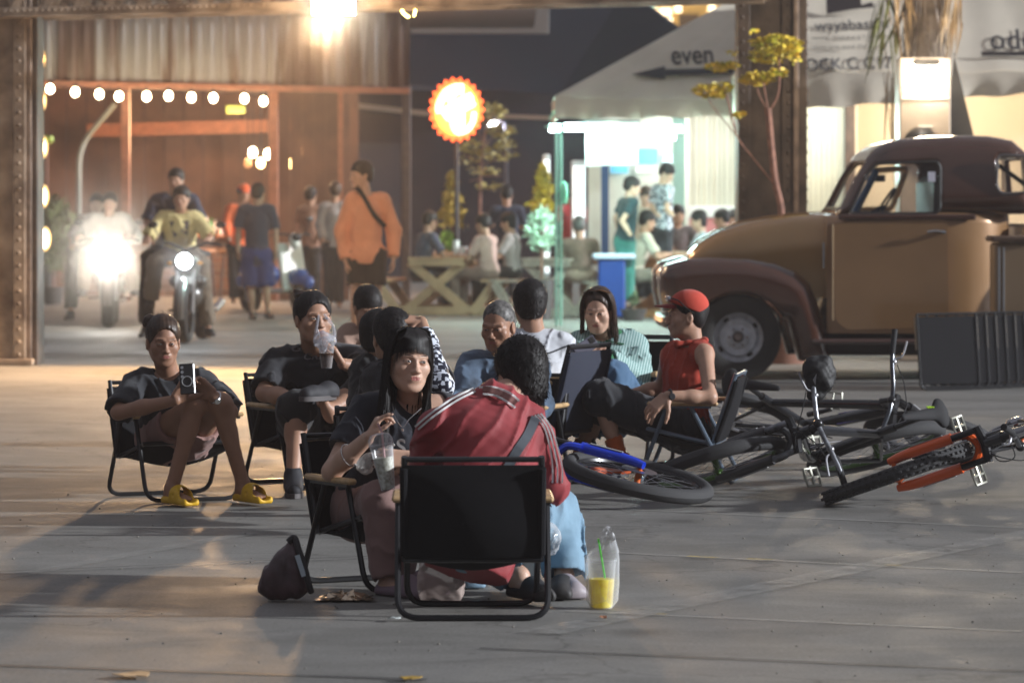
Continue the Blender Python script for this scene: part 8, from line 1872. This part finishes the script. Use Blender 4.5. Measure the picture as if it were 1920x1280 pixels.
# ---------------------------------------------------------------- motorcycles
M_moto = mat('moto_black', (.022,.022,.025), .3, coat=.5)
def motorcycle(px, D, label, yaw, glow, gpow, body_c, hl_r=.095, helmet=False):
    r = empty('motorcycle', (GX(px, D), D, 0), yaw, label=label, cat='motorcycle', group='motorcycles riding towards us')
    m = mat('moto_body_%d' % px, body_c, .3, coat=.6)
    def wheel(y, w_, nm):
        q = MB(); Mx = Matrix.Rotation(R(90), 4, 'Y'); q.lathe([(.215,-w_*.7),(.27,-w_),(.305,-w_*.7),(.318,0),(.305,w_*.7),(.27,w_),(.215,w_*.7)], 36, Mx, c=(0,y,.318)); w = q.build('wheel', M_tyre, r, smooth=True)
        q = MB(); q.lathe([(.001,-.05),(.04,-.05),(.04,.05),(.001,.05)], 16, Mx, c=(0,y,.318)); q.lathe([(.20,-.02),(.222,-.03),(.222,.03),(.20,.02)], 36, Mx, c=(0,y,.318))
        for k in range(5): a = 2*math.pi*k/5; q.bar((0,y+.03*math.cos(a),.318+.03*math.sin(a)), (0,y+.21*math.cos(a),.318+.21*math.sin(a)), .03, .03, up=(1,0,0))
        q.build('rim', M_bb, w, smooth=True)
    wheel(0, .078, 'f'); wheel(1.32, .075, 'r')
    q = MB()
    for sx in (-.085, .085): q.tube([(sx,0,.318), (sx,.14,.86)], .022, 8)
    q.build('fork', M_spoke, r, smooth=True)
    q = MB(); pts = [(0, .0+.345*math.cos(a), .318+.345*math.sin(a)) for a in [R(-10)+R(200)*i/12 for i in range(13)]]; q.tube(pts, .05, 8); q.build('front_fender', m, r, smooth=True)
    s = SDF(.018); s.cap((0,.12,.86), (0,.20,.80), .12, .14, k=.05); s.cap((0,.30,.84), (0,.62,.84), .13, .11, k=.05); s.cap((0,.62,.78), (0,1.25,.84), .10, .09, k=.05); s.cap((0,.35,.50), (0,.85,.45), .15, .15, k=.06); s.cap((-.14,.25,.65), (-.12,.5,.6), .06, .07, k=.05); s.cap((.14,.25,.65), (.12,.5,.6), .06, .07, k=.05); s.build('body', m, r, local=True)
    s = SDF(.018); s.cap((0,.62,.89), (0,1.22,.92), .11, .10, flat=((0,0,1), .5)); s.build('seat', M_grip, r, local=True)
    q = MB(); q.tube(smooth_path([(-.36,.24,1.02),(-.20,.18,1.05),(0,.16,.98),(.20,.18,1.05),(.36,.24,1.02)]), .013, 8); hb = q.build('handlebar', M_bb, r, smooth=True)
    for sx in (-1, 1):
        q = MB(); q.tube([(sx*.26,.20,1.05),(sx*.34,.18,1.20)], .007, 6); q.ell((sx*.36,.18,1.24), (.055,.02,.038)); q.build('mirror', M_bb, r, smooth=True)
        q = MB(); q.ell((sx*.16,.06,.84), (.03,.025,.02)); q.build('indicator', mat('amber_lens', (.6,.25,.03), .2), r, smooth='all')
        q = MB(); q.tube([(sx*.12,.62,.34),(sx*.26,.60,.33)], .014, 6); q.build('foot_peg', M_bb, r)
    q = MB(); q.lathe([(.001,-.07),(hl_r*.7,-.05),(hl_r*1.08,0),(hl_r*1.08,.02),(hl_r*.96,.025)], 24, Matrix.Rotation(R(90),4,'X'), c=(0,.04,.86)); hl = q.build('headlamp', M_spoke, r, smooth=True)
    q = MB(); q.lathe([(.001,.045),(hl_r*.6,.038),(hl_r*.97,.022),(.001,.015)], 24, Matrix.Rotation(R(90),4,'X'), c=(0,.04,.86)); q.build('headlamp_lens', mat('headlight_%d' % px, (1,1,1), .3, emit=glow, es=gpow), hl, smooth='all')
    q = MB(); q.box((0,-.0,.66), (.17,.012,.075), bev=.006); q.build('front_plate', mat('plate_pale', (.55,.56,.55), .5), r)
    q = MB(); q.tube([(.15,.45,.30),(.17,1.0,.32),(.18,1.45,.40)], [.02,.035,.045], 10); q.build('exhaust', M_spoke, r, smooth=True)
    return r
m1 = motorcycle(203, 45.6, 'motorcycle with a blazing warm headlight on the left', R(4), (1.0,.93,.80), 90, (.10,.08,.07), .13)
m2 = motorcycle(345, 40.2, 'motorcycle with a small bluish-white headlight in front of the yellow-shirted rider', R(-4), (.85,.95,1.0), 40, (.05,.045,.04), .085)
def rider(px, D, label, top_y, shirt, pants, seed, back=0, skin='tan', face=(0,-1,0), sc_=1.0, feet=(-1, 0), sleeve=.8, hair_on=True, hk='short'):
    x = GX(px, D); zt_ = ZY(top_y, D); y = D+.75+back; pel = Vector((x, y, .93+(.06 if back else 0))); nk = Vector((x, y-.10, zt_-.27*sc_)); hd = Vector((x+.02*sc_, y-.15, zt_-.115*sc_))
    J = dict(pelvis=pel, neck=nk, head=hd, sha=nk+Vector((-.19,.0,-.06)), shb=nk+Vector((.19,0,-.06)), hipa=pel+Vector((-.09,0,0)), hipb=pel+Vector((.09,0,0)), kna=pel+Vector((-.24,-.36,-.10)), knb=pel+Vector((.24,-.36,-.10)))
    J['ana'] = Vector((x-.30, y-.20, .42 if feet[0] >= 0 else .10)); J['anb'] = Vector((x+.32, y-.22, .40 if feet[1] >= 0 else .10)); J['toa'] = J['ana']+Vector((-.02,-.14,-.05)); J['tob'] = J['anb']+Vector((.04,-.14,-.02))
    if back: J['ela'] = J['sha']+Vector((-.10,-.05,-.25)); J['elb'] = J['shb']+Vector((.10,-.05,-.25)); J['wra'] = J['ela']+Vector((.06,-.22,-.04)); J['wrb'] = J['elb']+Vector((-.06,-.22,-.04))
    else:
        wr = [Vector((x-.30, D+.26, 1.05)), Vector((x+.30, D+.26, 1.05))]
        for q_, w_, sg in (('a', wr[0], -1), ('b', wr[1], 1)): J['wr'+q_] = w_+Vector((0,.08,.02)); J['el'+q_] = (J['sh'+q_]+w_)/2+Vector((sg*.10,.06,-.09))
    r, J2, so, MH = person('person', label, J, skin=skin, h=.013, hf=.006, detail=True, face=face, shirt=shirt, sleeve=sleeve, loose=.035, fold=.012, pants=pants, pant_to=1.85, pant_loose=.03, seed=seed, hs=sc_, eyes_open=.6,
        shoes=dict(style='trainer', m=M_grip), hands={'a': dict(f=(-.2,-1,0), n=(0,0,-1), side=1, curl=(.7,.7,.7,.7)), 'b': dict(f=(.2,-1,0), n=(0,0,-1), side=-1, curl=(.7,.7,.7,.7))})
    if hair_on: hair_cap(r, J2['head'], MH, hk, HAIR['black'], sc_=sc_, seed=seed, tufts=0, thick=1.5, h=.008)
    return r, J2, so, MH
rider(193, 45.6, 'rider in pale clothes behind the blazing headlight', 362, SH['whitetee'], cloth('beige_trousers', (.30,.24,.19)), 141, skin='light', feet=(0,0), sleeve=1.7)
rider(160, 46.4, 'dim passenger head peering from behind the rider in pale clothes', 364, SH['whitetee'], M_blk, 144, back=.5)
r, J, so, MH = rider(327, 40.2, 'rider in a cream-yellow printed t-shirt on the second motorcycle', 350, SH['yellowtee'], cloth('olive_brown', (.13,.10,.07)), 142, face=(-.1,-1,-.05), feet=(0,-1), sc_=1.03)
q = MB(); c_ = J['neck']+Vector((.0,-.155,-.17)); q.add([c_+Vector(v) for v in ((-.10,0,.08),(.11,0,.09),(.09,-.01,-.07),(.02,-.01,-.02),(-.05,-.01,-.09))], [[0,1,2,3,4]]); pr = q.build('shirt_print', cloth('print_dark', (.10,.08,.08)), so, world=True)
sv = np.array([tuple(parent_matrix(so.parent) @ v.co) for v in so.data.vertices]); pmi = parent_matrix(so).inverted()
for v in pr.data.vertices:
    w0 = parent_matrix(pr) @ v.co; d = (sv[:,0]-w0.x)**2+(sv[:,2]-w0.z)**2; w0.y = sv[np.argsort(d)[:8], 1].min()-.012; v.co = parent_matrix(pr).inverted() @ w0
rider(310, 40.2, 'tall passenger in black sitting behind the rider in the yellow t-shirt', 316, SH['dusk'], M_blk, 143, back=.42, face=(-.2,-1,0), sc_=1.0)
hp_ = lamp('SPOT', P(203,478,45.3), 30, (1,.9,.75), .1, target=(GX(203,30),30,0), spot=70, name='headlight_beam'); lamp('SPOT', P(343,492,39.9), 14, (.85,.94,1), .08, target=(GX(343,30),30,0), spot=60, name='headlight_beam_small')
# ---------------------------------------------------------------- parked scooter
sc0 = empty('parked_scooter', (GX(565, 51), 51.0, 0), R(38), label='blue and white scooter parked beside the salmon-shirted man', cat='scooter')
M_sb = mat('scooter_blue', (.02,.08,.32), .25, coat=.6); M_sw = mat('scooter_white', (.6,.58,.52), .3, coat=.5)
for y in (0, 1.2):
    q = MB(); Mx = Matrix.Rotation(R(90), 4, 'Y'); q.lathe([(.12,-.045),(.20,-.055),(.235,-.03),(.24,0),(.235,.03),(.20,.055),(.12,.045)], 28, Mx, c=(0,y,.24)); w = q.build('wheel', M_tyre, sc0, smooth=True); q = MB(); q.lathe([(.001,-.04),(.11,-.03),(.12,0),(.11,.03),(.001,.04)], 20, Mx, c=(0,y,.24)); q.build('rim', M_spoke, w, smooth=True)
s = SDF(.016); s.cap((0,-.16,.42), (0,.10,.46), .10, .13, k=.03, flat=((1,0,0), .8)); s.cap((0,.0,.50), (0,.14,.50), .10, .10); s.box((0,.06,.26), (.2,.2,.13), None, rd=.02, mode='s', k=.01); s.build('front_fender', M_sb, sc0, local=True)
s = SDF(.016); s.box((0,.22,.62), (.20,.035,.33), Matrix.Rotation(R(-14),3,'X'), rd=.03, k=.04); s.cap((0,.14,.92), (0,.16,1.0), .07, .08, k=.05); s.box((0,.52,.30), (.15,.26,.035), None, rd=.03, k=.03); s.build('leg_shield', M_sw, sc0, local=True)
s = SDF(.016); s.cap((0,.80,.50), (0,1.25,.55), .17, .13, k=.06); s.cap((-.12,1.05,.42), (-.12,1.2,.42), .12, .10, k=.05); s.cap((.12,1.05,.42), (.12,1.2,.42), .12, .10, k=.05); s.build('rear_cowl', M_sb, sc0, local=True)
s = SDF(.016); s.cap((0,.75,.76), (0,1.22,.78), .13, .11, flat=((0,0,1), .45)); s.build('seat', M_grip, sc0, local=True)
q = MB(); q.tube(smooth_path([(-.32,.26,1.05),(-.15,.18,1.06),(0,.16,1.04),(.15,.18,1.06),(.32,.26,1.05)]), .016, 8); q.ell((0,.10,1.02), (.07,.05,.06)); q.build('handlebar', M_bb, sc0, smooth=True)
for sx in (-1,1): q = MB(); q.tube([(sx*.2,.2,1.06),(sx*.27,.2,1.22)], .007, 6); q.ell((sx*.28,.2,1.26), (.055,.02,.04)); q.build('mirror', M_bb, sc0, smooth=True)
# ================================================================ SMOKY NIGHT AIR
hz = MB(); hz.box((0, 55, 6.0), (90, 150, 14.0)); ho_ = hz.build('haze'); tag(ho_, kind='stuff')
hm = bpy.data.materials.new('haze_air'); hm.use_nodes = True; t_ = hm.node_tree; t_.nodes.clear(); o_ = t_.nodes.new('ShaderNodeOutputMaterial'); pv = t_.nodes.new('ShaderNodeVolumePrincipled')
pv.inputs['Color'].default_value = (.66, .64, .68, 1); pv.inputs['Density'].default_value = .0019; pv.inputs['Anisotropy'].default_value = .55
t_.links.new(pv.outputs[0], o_.inputs['Volume']); ho_.data.materials.append(hm)

def puff(px, py, D, rad, dens, col=(.9,.88,.85)):
    """lamp glare made with an added soft round drift of smoke, thickest at its middle"""
    c = P(px, py, D); q = MB(); q.ell((0,0,0), (rad, rad*.6, rad), nu=24, nv=16); o = q.build('glare_smoke', smooth='all'); o.location = c; tag(o, kind='stuff')
    m = bpy.data.materials.new('glare_smoke_air'); m.use_nodes = True; t = m.node_tree; t.nodes.clear(); oo = t.nodes.new('ShaderNodeOutputMaterial'); v = t.nodes.new('ShaderNodeVolumePrincipled'); v.inputs['Color'].default_value = (*col, 1); v.inputs['Anisotropy'].default_value = .3
    tc = t.nodes.new('ShaderNodeTexCoord'); mp = t.nodes.new('ShaderNodeMapping'); mp.inputs['Scale'].default_value = (1/rad, 1/(rad*.6), 1/rad); g = t.nodes.new('ShaderNodeTexGradient'); g.gradient_type = 'QUADRATIC_SPHERE'; ml = t.nodes.new('ShaderNodeMath'); ml.operation = 'MULTIPLY'; ml.inputs[1].default_value = dens
    t.links.new(tc.outputs['Object'], mp.inputs[0]); t.links.new(mp.outputs[0], g.inputs[0]); t.links.new(g.outputs['Fac'], ml.inputs[0]); t.links.new(ml.outputs[0], v.inputs['Density']); t.links.new(v.outputs[0], oo.inputs['Volume']); o.data.materials.append(m)
puff(203, 480, 44.9, 1.45, .72, (.95,.92,.88)); lamp('POINT', P(203,478,45.25), 40, (1,.94,.84), .08, name='headlight_glare')  # added volume and point light give the headlight its glare
puff(345, 494, 39.5, .5, .9); lamp('POINT', P(345,492,39.85), 5, (.8,.92,1), .05, name='headlight_glare_small')
puff(625, 12, 34.2, .75, .42); puff(1740, 150, 35.1, .55, .25)  # added volumes stand in for the bloom of both floodlights
